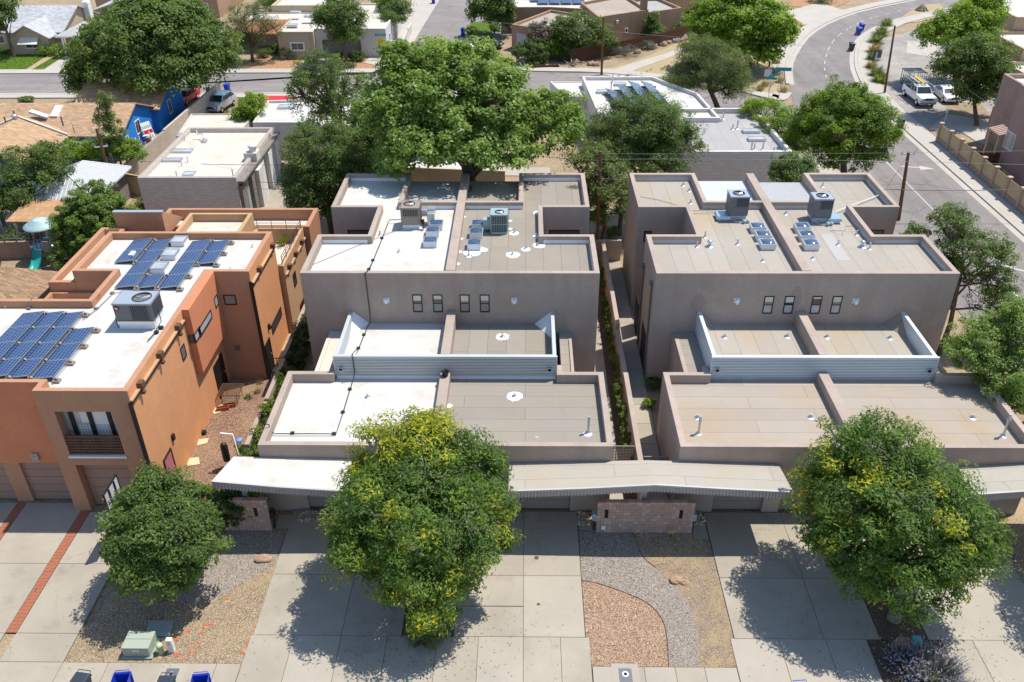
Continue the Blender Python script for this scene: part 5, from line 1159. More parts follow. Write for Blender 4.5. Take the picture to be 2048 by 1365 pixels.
b = MB(); b.tube([(bx, p.y+.015, bz), (bx, p.y-.0, bz)], .14, 18, smooth=False); b.build('badge', M['black'], ho); b = MB(); b.tube([(bx, p.y-.001, bz), (bx, p.y-.01, bz)], .105, 18, smooth=False); b.build('badge_disc', M['redp'], ho)
b = MB(); b.box((bx-.07, p.y-.014, bz-.015), (bx+.06, p.y-.0105, bz+.035)); b.box((bx-.02, p.y-.014, bz-.06), (bx+.07, p.y-.0105, bz-.025)); b.build('badge_mark', M['white'], ho)
b = MB(); b.box((p.x+.0, p.y-.03, ZR+.34), (p.x+1.85, p.y+.06, ZR+.515)); b.build('torn_flashing', M['steel'], ho)
b = MB(); b.tube([(p.x+2.05, p.y+.4, ZR+1.0), (p.x+2.15, p.y+.2, ZR+.4), (p.x+2.0, p.y-.5, ZR+.12), (p.x+1.9, p.y-1.2, ZR+.1)], .025, 6); b.tube([(p.x-.16, p.y+.2, ZR), (p.x-.18, p.y+.2, ZR+.6), (p.x-.05, p.y+.2, ZR+.6)], .02, 5)
for q in ((2.1, .1), (2.02, -.35)): b.box((p.x+q[0]-.1, p.y+q[1]-.1, ZR), (p.x+q[0]+.1, p.y+q[1]+.1, ZR+.14))
b.build('refrigerant_line', M['black_m'], ho)
p = at(805, 459, 6.95); ha = hvac('rooftop_unit', 'taupe rooftop unit with silver ducts on the white roof of the left duplex', p.x-.05, p.y, 6.95, 1.18, 1.2, 1.1, 'hv_tan', 'hv_tan', (.42, .55), .34, .28, (.12, .92, .55, .94))
b = MB(); b.box((p.x+1.55, p.y+.35, 6.95), (p.x+2.0, p.y+.8, 7.85)); b.box((p.x+1.15, p.y+.6, 7.55), (p.x+1.54, p.y+1.2, 8.0)); b.box((p.x+1.5, p.y+.82, 7.6), (p.x+2.0, p.y+1.25, 8.02)); b.build('duct', M['steel'], ha, bevel=.03)
b = MB(); b.tube([(p.x+1.16, p.y-.05, 7.6), (p.x+1.35, p.y-.1, 7.3), (p.x+1.32, p.y-.2, 7.0), (p.x+1.2, p.y-.3, 6.98)], .03, 6); b.box((p.x+1.2, p.y-.02, 7.3), (p.x+1.4, p.y+.1, 7.6)); b.build('pipework', M['black_m'], ha)
p = at(981, 469, 6.95); hb = hvac('condenser', 'blue grey condenser with a tall slatted grille on the grey roof half', p.x, p.y, 6.95, 1.08, 1.05, 1.15, 'hv_teal', 'hv_teal', (.52, .42), .27, .1, (.06, .94, .04, .96))
b = MB(); b.box((p.x+.06, p.y-.045, 6.95+.1+.56), (p.x+1.02, p.y-.036, 6.95+.1+.6)); b.build('grille_bars', M['hv_teal'], hb); b = MB(); b.box((p.x-.48, p.y+.35, 7.1), (p.x-.01, p.y+.85, 7.75)); b.build('duct', M['hv_teal'], hb, bevel=.02)
for q, lab, dd in (((1456, 443), 'grey rooftop unit on a pale blue stand on the left half of the beige roof', -1), ((1622, 448), 'grey rooftop unit on a pale blue stand on the right half of the beige roof', 1)):
    p = at(*q, 6.95); hc = hvac('rooftop_unit', lab, p.x, p.y+.05, 6.95, 1.2, 1.15, 1.25, 'hv_grey', 'hv_top', (.5, .5), .36, .34, (.35, .95, .52, .95), 'hv_blue')
    b = MB(); x0 = p.x-.75 if dd < 0 else p.x+1.0; b.taper((x0, p.y-.1, 7.12), (x0+.9, p.y+.9, 7.3), (x0+.05, p.y-.05, 7.3), (x0+.85, p.y+.85, 7.3)); b.box((x0+.1, p.y, 6.95), (x0+.8, p.y+.75, 7.115)); b.build('duct', M['hv_blue'], hc)
    b = MB(); b.tube([(p.x+.1, p.y-.1, 7.2), (p.x+.5, p.y-.3, 7.02), (p.x+.95, p.y-.28, 7.1)], .025, 6); b.lathe((p.x+.95, p.y-.3, 6.96), [(.1, 0), (.14, .2), (.001, .22)], 10); b.lathe((p.x+1.2, p.y-.25, 6.96), [(.08, 0), (.12, .18), (.001, .2)], 10); b.build('pipework', M['hv_teal'], hc)

# ------------------------------------------------------------------ yard things by the orange house
t = thing('basketball_hoop', (-18.2, 29.6, 0), 'basketball hoop with clear backboard beside the round leafed tree', 'hoop')
b = MB(); b.tube([(-18.2, 29.6, 0), (-18.2, 29.6, 2.4), (-18.75, 29.3, 3.1)], .07, 8); b.tube([(-18.2, 29.6, 1.9), (-18.78, 29.3, 2.75)], .04, 6); b.build('pole', M['black_m'], t)
b = MB(); b.box((-18.9, 28.62, 2.65), (-18.87, 29.98, 3.6)); bb_ = b.build('backboard', M['acry'], t)
f = MB()
for a_, c_ in (((-18.93, 28.58, 2.6), (-18.85, 28.64, 3.65)), ((-18.93, 29.96, 2.6), (-18.85, 30.02, 3.65)), ((-18.93, 28.642, 2.6), (-18.85, 29.958, 2.66)), ((-18.93, 28.642, 3.59), (-18.85, 29.958, 3.65)), ((-18.86, 29.0, 2.66), (-18.8, 29.05, 3.59)), ((-18.86, 29.55, 2.66), (-18.8, 29.6, 3.59))): f.box(a_, c_)
f.build('board_frame', M['black_m'], bb_)
b = MB(); b.tube([(-19.15+.23*math.cos(k*math.pi/9), 29.3+.23*math.sin(k*math.pi/9), 2.85) for k in range(19)], .014, 6); b.box((-18.95, 29.22, 2.8), (-18.9, 29.38, 2.9)); rm = b.build('rim', M['hoop'], t)
b = MB()
for k in range(12):
    a0, a1 = k*math.pi/6, (k+1)*math.pi/6
    b.tube([(-19.15+.23*math.cos(a0), 29.3+.23*math.sin(a0), 2.85), (-19.15+.15*math.cos(a1), 29.3+.15*math.sin(a1), 2.62), (-19.15+.12*math.cos(a0), 29.3+.12*math.sin(a0), 2.42)], .008, 3)
b.build('net', M['white'], rm)
t = thing('patio_table', (-17.25, 40.7, 0), 'rusty wire mesh patio table against the orange wall', 'table')
b = MB(); x0, x1, y0, y1 = -17.85, -16.6, 40.15, 41.35
for k in range(26): b.box((x0+k*.05, y0, .73), (x0+k*.05+.010, y1, .738))
for k in range(24): b.box((x0, y0+k*.05, .739), (x1, y0+k*.05+.010, .747))
b.tube([(x0, y0, .74), (x1, y0, .74), (x1, y1, .74), (x0, y1, .74), (x0, y0, .74)], .025, 6); b.build('tabletop', M['rust'], t)
for x, y in ((x0+.15, y0+.15), (x1-.15, y0+.15), (x1-.15, y1-.15), (x0+.15, y1-.15)): b = MB(); b.tube([(x, y, .73), (x*.9+(x0+x1)*.05, y, .4), (x, y, 0)], .022, 6); b.build('leg', M['rust'], t)
for i, (x, y) in enumerate(((-17.5, 39.75), (-17.2, 40.05))):
    t = thing('planter_box', (x, y, 0), ['nearer empty terracotta trough beside the wire table', 'empty terracotta trough close under the wire table'][i], 'planter'); b = MB(); T = Matrix.Translation((x, y, 0)) @ Matrix.Rotation(.3, 4, 'Z')
    for a_, c_ in (((-.35, -.12, 0), (.35, -.09, .24)), ((-.35, .09, 0), (.35, .12, .24)), ((-.35, -.09, 0), (-.32, .09, .24)), ((.32, -.09, 0), (.35, .09, .24)), ((-.32, -.09, 0), (.32, .09, .03))): b.box(a_, c_, M=T)
    b.build('trough', M['terra'], t)
def rock(name, label, c, r, mat, seed, cat='rock', flat=.6, z=0.0):
    import bmesh
    bm = bmesh.new(); bmesh.ops.create_icosphere(bm, subdivisions=3, radius=1)
    for v in bm.verts:
        n_ = mnoise.noise(v.co*1.1+Vector((seed*3.1, 0, 0)))*.35+mnoise.noise(v.co*2.7+Vector((0, seed, 0)))*.14; v.co = Vector((v.co.x*r[0], v.co.y*r[1], v.co.z*r[2]))*(1+n_)
        v.co.z = max(v.co.z, -.3*r[2])
    me = bpy.data.meshes.new(name); bm.to_mesh(me); bm.free(); me.materials.append(M[mat]); o = link(name, me, None, label, cat); o.location = (c[0], c[1], z+r[2]*.2); return o
def flagst(label, pts, z=.05):
    b = MB(); b.prism([tuple(at(*q)[:2]) for q in pts], 0.005, z); tag(b.build('flagstone', M['flag']), label, 'flagstone')
flagst('pointed flagstone lying before the terracotta troughs', ((424, 822), (442, 810), (457, 808), (452, 816), (440, 826), (428, 830))); flagst('square flagstone in the red gravel near the pink door', ((378, 918), (398, 916), (400, 930), (374, 934))); flagst('pale flagstone halfway along the orange wall', ((398, 880), (418, 878), (414, 888), (394, 893)))
rock('rock', 'small pale rock beside the square flagstone by the orange wall', at(366, 932), (.2, .13, .12), 'flag', 3)
t = thing('speaker', (*at(405, 868)[:2], 0), 'black box on the red gravel by the orange wall', 'box'); p = at(405, 868); b = MB(); b.box((p.x-.22, p.y-.13, 0), (p.x+.22, p.y+.13, .2)); b.build('case', M['black_m'], t, bevel=.02); b = MB(); b.box((p.x-.19, p.y-.1, .203), (p.x+.19, p.y+.1, .215)); b.build('lid', M['dark'], t)
p = Vector((-14.98, 34.7, 0)); t = thing('punching_bag_stand', (p.x, p.y, 0), 'white steel stand holding a black punching bag in the side yard', 'stand')
hx = Vector((-15.72, 34.7, 2.2))
b = MB(); b.tube([(p.x, p.y, 0), (p.x-.12, p.y+.02, 2.25), (hx.x, p.y+.05, 2.28)], .05, 8); b.box((p.x-.9, p.y-.35, .0), (p.x+.1, p.y-.22, .06)); b.box((p.x-.05, p.y-.6, .061), (p.x+.08, p.y+.5, .12)); b.build('frame', M['white'], t)
b = MB(); b.tube([(hx.x, p.y+.05, 2.22), (hx.x+.02, p.y+.05, 1.62)], .012, 5); b.build('chain', M['steel'], t)
b = MB(); b.lathe((hx.x+.02, p.y+.05, .45), [(.001, 0), (.17, .03), (.19, .2), (.19, .95), (.15, 1.12), (.05, 1.2), (.001, 1.2)], 14); tag(b.build('punching_bag', M['bag']), 'black vinyl punching bag hanging from the white stand', 'punching bag')
p = at(480, 890); t = thing('bucket', (p.x, p.y, 0), 'white bucket with a blue lid beside the punching bag stand', 'bucket'); b = MB(); b.lathe((p.x, p.y, 0), [(.14, 0), (.17, .36)], 14); b.build('pail', M['white'], t); b = MB(); b.lathe((p.x, p.y, .36), [(.185, -.03), (.185, .02), (.001, .025)], 14); b.build('lid', M['bucket'], t)
p = at(450, 760); t = thing('condenser', (p.x-.2, p.y, 0), 'small wire crate shaped cooler by the dark entrance door', 'air conditioner'); b = MB(); b.box((p.x-.5, p.y-.3, .05), (p.x+.15, p.y+.25, .7)); b.build('cabinet', M['hv_grey'], t, bevel=.02); b = MB()
for k in range(8): b.box((p.x-.46+k*.08, p.y-.33, .1), (p.x-.43+k*.08, p.y-.302, .65))
b.build('grille_bars', M['steel'], t)
gt = thing('gate', (-15, 43.2, 0), 'low black steel gate between the orange house and the low wall', 'gate'); b = MB()
for z in (.15, .7, 1.2): b.box((-15.55, 43.35, z), (-14.22, 43.39, z+.04))
for k in range(4): b.box((-15.55+k*.43, 43.345, .02), (-15.52+k*.43, 43.395, 1.25))
b.build('gate_frame', M['black_m'], gt)
for k, q in enumerate(((398, 700), (470, 680 - 0))): pass
for k, (q, lf, lab) in enumerate((((497, 797), 'lf_grey', 'small grey green tuft in the red gravel beyond the wire table'), ((515, 785), 'lf_dry', 'dry weed in the red gravel near the low wall'), ((520, 765), 'lf_dry', 'dry weed by the end of the dark orange recess'))): c = at(*q); tuft('weed', c, .25, .35, lf, lab, n=90, w=.03, seed=60+k)
# ------------------------------------------------------------------ front yard utilities
p = at(248, 1318); t = thing('transformer_box', (p.x+.65, p.y+.6, 0), 'pale green pad mounted transformer box beside the sidewalk', 'transformer'); w, d, h = 1.1, .86, .56
x0, y0 = p.x, p.y+.05
b = MB(); b.box((x0-.08, y0-.1, 0), (x0+w+.1, y0+d+.1, .09)); b.build('pad', M['util_d'], t, bevel=.02)
b = MB(); b.box((x0, y0, .092), (x0+w, y0+d, h)); b.build('cabinet', M['util'], t, bevel=.02); b = MB(); b.taper((x0-.01, y0-.015, h+.002), (x0+w+.01, y0+d+.01, h+.002), (x0-.01, y0-.01, h+.05), (x0+w+.01, y0+d+.01, h+.08)); b.build('lid', M['util'], t, bevel=.015)
b = MB(); b.box((x0+.0, y0+d*.52, h+.066), (x0+w, y0+d*.535, h+.072)); b.build('lid_seam', M['util_d'], t)
b = MB(); b.box((x0+.42, y0-.006, .38), (x0+.70, y0-.001, .50)); b.build('warning_label', M['white'], t); b = MB(); b.box((x0+.45, y0-.006, .32), (x0+.68, y0-.001, .36)); b.build('warning_strip', M['yellow'], t); b = MB(); [b.box((x0+.45+k*.055, y0-.009, .42+.03*(k % 2)), (x0+.49+k*.055, y0-.007, .44+.03*(k % 2))) for k in range(4)]; b.build('label_print', M['hv_grey'], t)
pd = [at(*q) for q in ((290, 1276), (299, 1243), (348, 1243), (341, 1275))]; b = MB(); b.prism([tuple(v[:2]) for v in pd], 0, .1); tag(b.build('utility_vault_lid', M['util_d'], bevel=.04), 'flat dark green utility lid behind the transformer box', 'utility lid')
p = at(323, 1306); t = thing('utility_pedestal', (p.x, p.y, 0), 'round pale green utility pedestal right of the transformer', 'pedestal'); b = MB(); b.lathe((p.x, p.y, 0), [(.12, 0), (.12, .42), (.14, .43), (.14, .5), (.06, .56), (.001, .57)], 16); b.build('post', M['util_l'], t)
p = at(345, 1303); t = thing('utility_pedestal', (p.x, p.y, 0), 'white square utility pedestal with an orange tag', 'pedestal'); b = MB(); b.box((p.x-.13, p.y-.1, 0), (p.x+.13, p.y+.1, .78)); b.build('post', M['white'], t, bevel=.03); b = MB(); b.box((p.x-.06, p.y-.105, .5), (p.x+.05, p.y-.101, .66)); b.build('tag', M['yellow'], t)
for q, lab in (((342, 1352), 'water meter cover in the left sidewalk by the bins'), ((1251, 1352), 'water meter cover in the right sidewalk')):
    p = at(*q); t = thing('meter_cover', (p.x, p.y, 0), lab, 'cover'); b = MB(); b.box((p.x-.55, p.y-.85, .0), (p.x+.55, p.y+.55, .036)); b.build('collar', M['conc2'], t); b = MB(); b.box((p.x-.26, p.y-.45, .02), (p.x+.26, p.y+.32, .041)); b.build('lid', M['hv_grey'], t); b = MB(); b.tube([(p.x, p.y+.05, .041), (p.x, p.y+.05, .047)], .14, 16, smooth=False); b.tube([(p.x, p.y+.05, .047), (p.x, p.y+.05, .050)], .07, 12, m=1, smooth=False); b.build('reader_disc', [M['steel'], M['dark']], t)
rock('boulder', 'tan boulder in the left gravel yard', at(527, 1120), (.42, .22, .22), 'rock', 5); rock('boulder', 'larger half of the split tan boulder in the right yard', at(1352, 1163), (.3, .2, .2), 'rock', 8); rock('boulder', 'smaller half of the split tan boulder in the right yard', at(1369, 1167), (.22, .15, .14), 'rock', 12)
rock('boulder', 'pale rounded boulder under the round tree next to the teal box', at(1806, 1300), (.42, .45, .4), 'rock', 15)
p = at(1822, 1300); t = thing('utility_pedestal', (p.x+.1, p.y, 0), 'teal utility box beside the boulder under the round tree', 'pedestal'); M['util_t'] = m_plain('teal_box', (.12, .38, .36), .6); b = MB(); b.box((p.x-.05, p.y-.15, 0), (p.x+.27, p.y+.15, .62)); b.build('post', M['util_t'], t, bevel=.02); b = MB(); b.taper((p.x-.08, p.y-.18, .622), (p.x+.3, p.y+.18, .622), (p.x-.05, p.y-.14, .72), (p.x+.27, p.y+.14, .72)); b.build('lid', M['util_t'], t)
p = at(835, 1255); t = thing('utility_pedestal', (p.x, p.y, 0), 'small green utility box in the bush under the yellow-tipped tree', 'pedestal'); b = MB(); b.box((p.x-.13, p.y-.12, 0), (p.x+.13, p.y+.12, .75)); b.build('post', M['util_t'], t, bevel=.02)
# spray marks on the gravel
sp = MB(); rg = random.Random(3)
for q, w, a in (((516, 1251), 22, .1), ((512, 1269), 20, .0), ((498, 1289), 18, .0), ((490, 1306), 16, .0), ((455, 1198), 6, 0), ((415, 1250), 28, .15), ((402, 1266), 12, 0), ((392, 1287), 20, .08), ((384, 1304), 16, .05), ((373, 1263), 5, 1.4), ((354, 1308), 12, .1), ((367, 1319), 7, .5), ((352, 1280), 8, .1)):
    c = at(*q); s = pxm(c.y, 0)*w*.5
    for k in range(26):
        u_ = rg.uniform(-1, 1); x, y = c.x+u_*s, c.y+rg.gauss(0, .022)+u_*s*a; r = rg.uniform(.008, .026)
        sp.add([(x+r*math.cos(j*1.26)*1.8, y+r*math.sin(j*1.26), .014+.0003*k) for j in range(5)], [tuple(range(5))])
tag(sp.build('spray_marks', M['spray']), 'orange utility locating paint marks sprayed on the left gravel', 'paint marks', kind='stuff')
# ------------------------------------------------------------------ wheeled bins
def cart_proto(mat, lidmat, open_=False):
    t = thing('wheeled_bin', (0, 0, 0), 'wheeled bin', 'bin')
    b = MB(); b.taper((-.24, -.27, .06), (.24, .25, .06), (-.31, -.36, 1.0), (.31, .36, 1.0))
    if open_: b.f.pop(1); b.m.pop(); b.sm.pop()
    b.build('body', M[mat], t, bevel=.02)
    b = MB(); b.box((-.33, -.38, .94), (.33, -.361, 1.0)); b.box((-.33, .361, .94), (.33, .38, 1.0)); b.box((-.33, -.36, .94), (-.311, .36, 1.0)); b.box((.311, -.36, .94), (.33, .36, 1.0)); b.build('rim', M[mat], t)
    b = MB()
    if open_: b.taper((-.31, .40, .25), (.31, .44, .25), (-.33, .40, 1.0), (.33, .46, 1.05))
    else: b.taper((-.33, -.40, 1.002), (.33, .40, 1.002), (-.27, -.30, 1.08), (.27, .34, 1.10))
    b.build('lid', M[lidmat], t, bevel=.015)
    b = MB(); b.tube([(-.26, .40, 1.04), (-.26, .47, 1.06), (.26, .47, 1.06), (.26, .40, 1.04)], .018, 6); b.build('handle', M[lidmat], t)
    for s in (-1, 1): b = MB(); b.tube([(s*.25, .3, .13), (s*.31, .3, .13)], .13, 14); b.build('wheel', M['tyre'], t)
    return t
bb = cart_proto('cart_blue', 'cart_blue'); bk = cart_proto('cart_black', 'cart_black'); bo = cart_proto('cart_blue', 'cart_blue', True)
GB = 'wheeled refuse and recycling bins'
def put(proto, c, rz, label):
    o = dup(proto, (c[0], c[1], c[2] if len(c) > 2 else 0), rz, label, GB); return o
for pr, x, y, rz, lab in ((bk, -17.35, 20.95, -.15, 'dark grey bin at the bottom left kerb, left of the open blue bin'), (bo, -15.75, 20.95, .1, 'blue bin with its lid thrown open, left of the water meter cover'), (bk, -13.95, 20.85, 0, 'dark grey bin standing before the left water meter cover'), (bo, -12.63, 20.9, .12, 'blue bin with an empty open mouth at the end of the left gravel yard'),
                           (bk, 5.05, 20.3, 0, 'dark bin cut by the bottom edge, right of the right water meter cover'), (bk, 6.2, 20.3, 0, 'second dark bin cut by the bottom edge, right of the right water meter cover'), (bb, 10.65, 20.75, .1, 'blue bin in the shade of the round tree at the bottom edge'), (bk, 17.35, 20.15, 0, 'dark bin at the bottom edge on the far right driveway')):
    put(pr, (x, y, 0), rz, lab)
for pr, q, rz, lab in ((bb, (456, 186), 0, 'bright blue bin by the far street beside the silver car'), (bb, (926, 72), .1, 'blue bin on the side street by the round bush'), (bb, (867, 8), .1, 'blue bin at the far end of the side street'), (bb, (1716, 70), .2, 'nearer blue bin of the pair on the curve of the right street'), (bb, (1722, 62), .2, 'further blue bin of the pair on the curve of the right street'),
                        (bk, (1702, 102), .1, 'dark bin alone on the curve of the right street'), (bk, (1799, 256), .1, 'dark bin with a bluish lid beside the big round tree on the right')):
    put(pr, (*at(*q)[:2], 0), rz, lab)
for o in (bb, bk, bo):
    def kill(x):
        for ch in list(x.children): kill(ch)
        bpy.data.objects.remove(x)
    kill(o)
# ------------------------------------------------------------------ buildings behind
def xy(q, z=0): v = at(q[0], q[1], z); return (v.x, v.y)
def onX(px, py, X):
    d = _ray(px, py); t = X/d.x; return Vector((X, d.y*t, CAMH+d.z*t))
def gable(parent, x0, x1, y0, y1, ze, zr, axis, mw, mr, ov=.4, name='roof', walls=True):
    # axis 'X': ridge runs along X
    if walls:
        b = MB()
        if axis == 'X':
            ym = (y0+y1)/2; pr = [(y0, -.1), (y1, -.1), (y1, ze), (ym, zr-.12), (y0, ze)]
            b.add([(x, y, z) for x in (x0, x1) for y, z in pr], [(4, 3, 2, 1, 0), (5, 6, 7, 8, 9), (0, 1, 6, 5), (1, 2, 7, 6), (4, 0, 5, 9)])
        else:
            xm = (x0+x1)/2; pr = [(x0, -.1), (x1, -.1), (x1, ze), (xm, zr-.12), (x0, ze)]
            b.add([(x, y, z) for y in (y0, y1) for x, z in pr], [(0, 1, 2, 3, 4), (9, 8, 7, 6, 5), (1, 0, 5, 6), (2, 1, 6, 7), (0, 4, 9, 5)])
        b.build('wall', M[mw], parent)
    b = MB(); th = .12
    if axis == 'X':
        ym = (y0+y1)/2; s = (zr-ze)/(ym-y0); a, c = x0-ov, x1+ov
        for sg in (-1, 1):
            ye = ym+sg*(ym-y0+ov); z_e = zr-s*(ym-y0+ov)
            b.add([(a, ym, zr), (c, ym, zr), (c, ye, z_e), (a, ye, z_e), (a, ym, zr-th), (c, ym, zr-th), (c, ye, z_e-th), (a, ye, z_e-th)], [(0, 1, 2, 3), (7, 6, 5, 4), (3, 2, 6, 7), (0, 3, 7, 4), (2, 1, 5, 6)])
    else:
        xm = (x0+x1)/2; s = (zr-ze)/(xm-x0); a, c = y0-ov, y1+ov
        for sg in (-1, 1):
            xe = xm+sg*(xm-x0+ov); z_e = zr-s*(xm-x0+ov)
            b.add([(xm, a, zr), (xm, c, zr), (xe, c, z_e), (xe, a, z_e), (xm, a, zr-th), (xm, c, zr-th), (xe, c, z_e-th), (xe, a, z_e-th)], [(0, 1, 2, 3), (7, 6, 5, 4), (3, 2, 6, 7), (0, 3, 7, 4), (2, 1, 5, 6)])
    return b.build(name, M[mr], parent)
# --- slump block building with the white roof
t = thing('workshop', (-27.3, 67.4, 0), 'pale slump block workshop with a flat cream roof and boarded right side', 'building'); sb = t
pblock(t, rect(-31.3, 65.2, -23.3, 77.6), 4.15, 3.75, M['slump'], M['cream_roof'], .3, bevel=.02)
pblock(t, [(-32.6, 77.62), (-27.0, 77.62), (-27.0, 84.3), (-33.4, 84.3)], 3.3, 3.2, M['slump'], M['cream_roof'], .12, names=('rear_wall', 'rear_roof'), bevel=0)
for q, w, d in (((364, 273), .8, .8), ((366, 304), 1.7, .7), ((346, 322), 1.6, .6), ((379, 350), .9, .8)): c = at(*q, 3.75); skylight(t, (c.x, c.y, 3.75), w, d, .12, None)
for q, h in (((364, 333), .7), ((376, 325), .5), ((354, 354), .5), ((370, 282), .5), ((467, 357), .8)): c = at(*q, 3.75); vent(t, c, .05, h, cone=False)
b = MB(); c = at(410, 285, 3.75); b.tube([c, c+Vector((0, 0, .5)), c+Vector((-.5, .8, .6)), c+Vector((-.9, .9, .4)), c+Vector((-1.0, 1.0, 1.0))], .06, 6); b.box((c.x-.2, c.y-.2, 3.75), (c.x+.2, c.y+.2, 4.0)); b.build('pipework', M['steel'], t)
c = at(505, 312, 4.1); b = MB(); b.box((c.x-.6, c.y-.5, 3.7), (c.x+.5, c.y+.6, 4.5)); b.build('chimney_stack', M['offwhite'], t, bevel=.02); b = MB(); b.lathe((c.x+.1, c.y, 4.5), [(.3, 0), (.3, .35), (.38, .36), (.38, .5), (.25, .62), (.001, .63)], 14); b.build('roof_vent', M['white'], t)
y = 65.4
for k, (dy, mt, dep) in enumerate(((1.3, 'wood_grey', .25), (1.2, 'util', .05), (1.0, 'wood_grey', .35), (1.6, 'pale_w', .7), (1.4, 'white', .35), (1.2, 'wood_grey', .05), (1.2, 'white', .45), (1.6, 'offwhite', .2), (1.3, 'white', .3))):
    b = MB(); b.box((-23.29, y+.02, 0), (-23.29+dep, y+dy-.05, 3.3-(.3 if mt == 'util' else 0))); b.build('boarding', M[mt], t); y += dy
b = MB(); b.box((-23.28, 65.3, 3.62), (-22.75, 77.4, 3.78)); b.build('eave_beam', M['wood_grey'], t)
sheet('concrete_yard', [(-23.2, 64), (-19.2, 64), (-19.5, 80), (-23.2, 80)], -.0, 'conc3')
t = thing('equipment_box', (*xy((562, 345)), 0), 'small dark utility box standing in the concrete yard beside the workshop', 'box'); p = at(562, 345); b = MB(); b.box((p.x-.45, p.y-.3, 0), (p.x+.35, p.y+.4, .75)); b.build('cabinet', M['hv_grey'], t, bevel=.02); b = MB(); b.box((p.x-.48, p.y-.33, .752), (p.x+.38, p.y+.43, .8)); b.build('lid', M['black_m'], t)
# --- block wall running back from the workshop to the far street
t = thing('garden_wall', (-36, 82, 0), 'long grey block wall running from the shed to the far street', 'wall')
for (x0, y0), (x1, y1), h in (((-36.3, 72.5), (-36.0, 83), 2.0), ((-36.0, 83.02), (-35.6, 99.8), 2.1)):
    b = MB(); b.prism([(x0-.12, y0), (x1-.12, y1), (x1+.12, y1), (x0+.12, y0)], -.05, h); b.build('wall_section', M['cmu'], t)
for q in ((303, 303), (420, 200)): c = at(*q, 1); b = MB(); b.box((c.x-.2, c.y-.2, 0), (c.x+.2, c.y+.2, 2.4)); b.build('pilaster', M['wood_grey'], t)
stucco_wall('reed covered fence behind the metal roofed shed', [(-36.2, 72.2), (-31.9, 70.4)], 1.9, .15, 'wood_fence', 'fence')
sheet('dirt_yard', [(-45, 60), (-31.4, 60), (-31.4, 77), (-36, 83), (-45, 80)], -.02, 'dirt')
# --- blue house
t = thing('blue_house', (-48, 80, 0), 'bright blue house with a tan shingle roof beside the big dark tree', 'house')
gable(t, -62, -39.2, 80.2, 88.6, 2.75, 4.4, 'X', 'blue_w', 'shing_tan', .45)
gable(t, -52.6, -44.4, 72.5, 80.4, 2.70, 4.3, 'Y', 'blue_w', 'shing_tan', .45, 'wing_roof')
gable(t, -47, -38.6, 88.62, 96, 2.7, 4.2, 'X', 'blue_w', 'shing_tan', .4, 'rear_roof')
for (y, z, w, h) in ((81.5, 1.3, 1.0, 1.3), (84.6, 1.9, 1.2, 1.4)): window(t, (-39.2, y, z), w, h, '+X', 'frame_w', 'glass', .1, 'v')
window(t, (-38.6, 92, 1.7), 1.0, 1.5, '+X', 'frame_w', 'glass', .1, 'v')
window(t, (-44.4, 79.0, 1.3), 1.0, 1.0, '+X', 'frame_w', 'glass', .1, 'v'); window(t, (-43.2, 80.2, 1.4), .9, 1.0, '-Y', 'frame_w', 'glass', .1, 'v')
b = MB(); sx = .0
for x, y, dx, dy, zz in ((-48.9, 77.0, .9, .5, 3.4), (-46.9, 79.0, .55, 1.1, 3.45)):
    pass
for q, w, d in (((78, 230), 1.7, .65), ((114, 224), .7, 1.7)):
    c = at(*q, 3.9); T = Matrix.Translation((c.x, c.y, 3.86)) @ (Matrix.Rotation(.35, 4, 'Y') if w > d else Matrix.Rotation(.36, 4, 'X')); b = MB(); b.box((-w/2, -d/2, 0), (w/2, d/2, .2), M=T); b.build('skylight', M['white'], t)
for q in ((41, 214), (158, 205), (170, 212), (125, 246), (30, 234), (12, 246), (256, 212)): c = at(*q, 3.9); b = MB(); b.cyl((c.x, c.y), .08, 3.6, 4.5, 8); b.build('vent_pipe', M['hv_grey'], t)
c = at(30, 238, 4.3); b = MB(); b.lathe((c.x, c.y, 4.2), [(.2, 0), (.2, .25), (.3, .3), (.26, .5), (.001, .55)], 12); b.build('turbine_vent', M['steel'], t)
v1 = MB(); v1.tube([(-48.45, 80.2, 4.38), (-44.0, 79.9, 2.72)], .09, 4); v1.tube([(-48.5, 80.2, 4.38), (-52.9, 79.9, 2.72)], .09, 4); v1.build('valley_flashing', M['white'], t)
sheet('patio_roof', [(-44.2, 74.2), (-40.4, 77.5), (-40.4, 80.0), (-44.2, 79.9)], 2.1, 'grey_far', t)
c = at(148, 262, 3.2); d = thing('satellite_dish', (c.x, c.y, 2.9), 'white satellite dish at the eave of the tan shingle roof', 'satellite dish')
T = Matrix.Translation((c.x, c.y, 3.75)) @ Matrix.Rotation(-.5, 4, 'X') @ Matrix.Rotation(.35, 4, 'Y'); b = MB(); b.lathe((0, 0, 0), [(.001, 0), (.25, .04), (.42, .12), (.44, .12)], 16, M=T); b.build('dish', M['white'], d); b = MB(); b.tube([(c.x, c.y, 2.95), (c.x, c.y, 3.72)], .035, 6); b.tube([T @ Vector((0, -.42, .1)), T @ Vector((0, -.1, .6))], .015, 5); b.build('mast', M['hv_grey'], d)
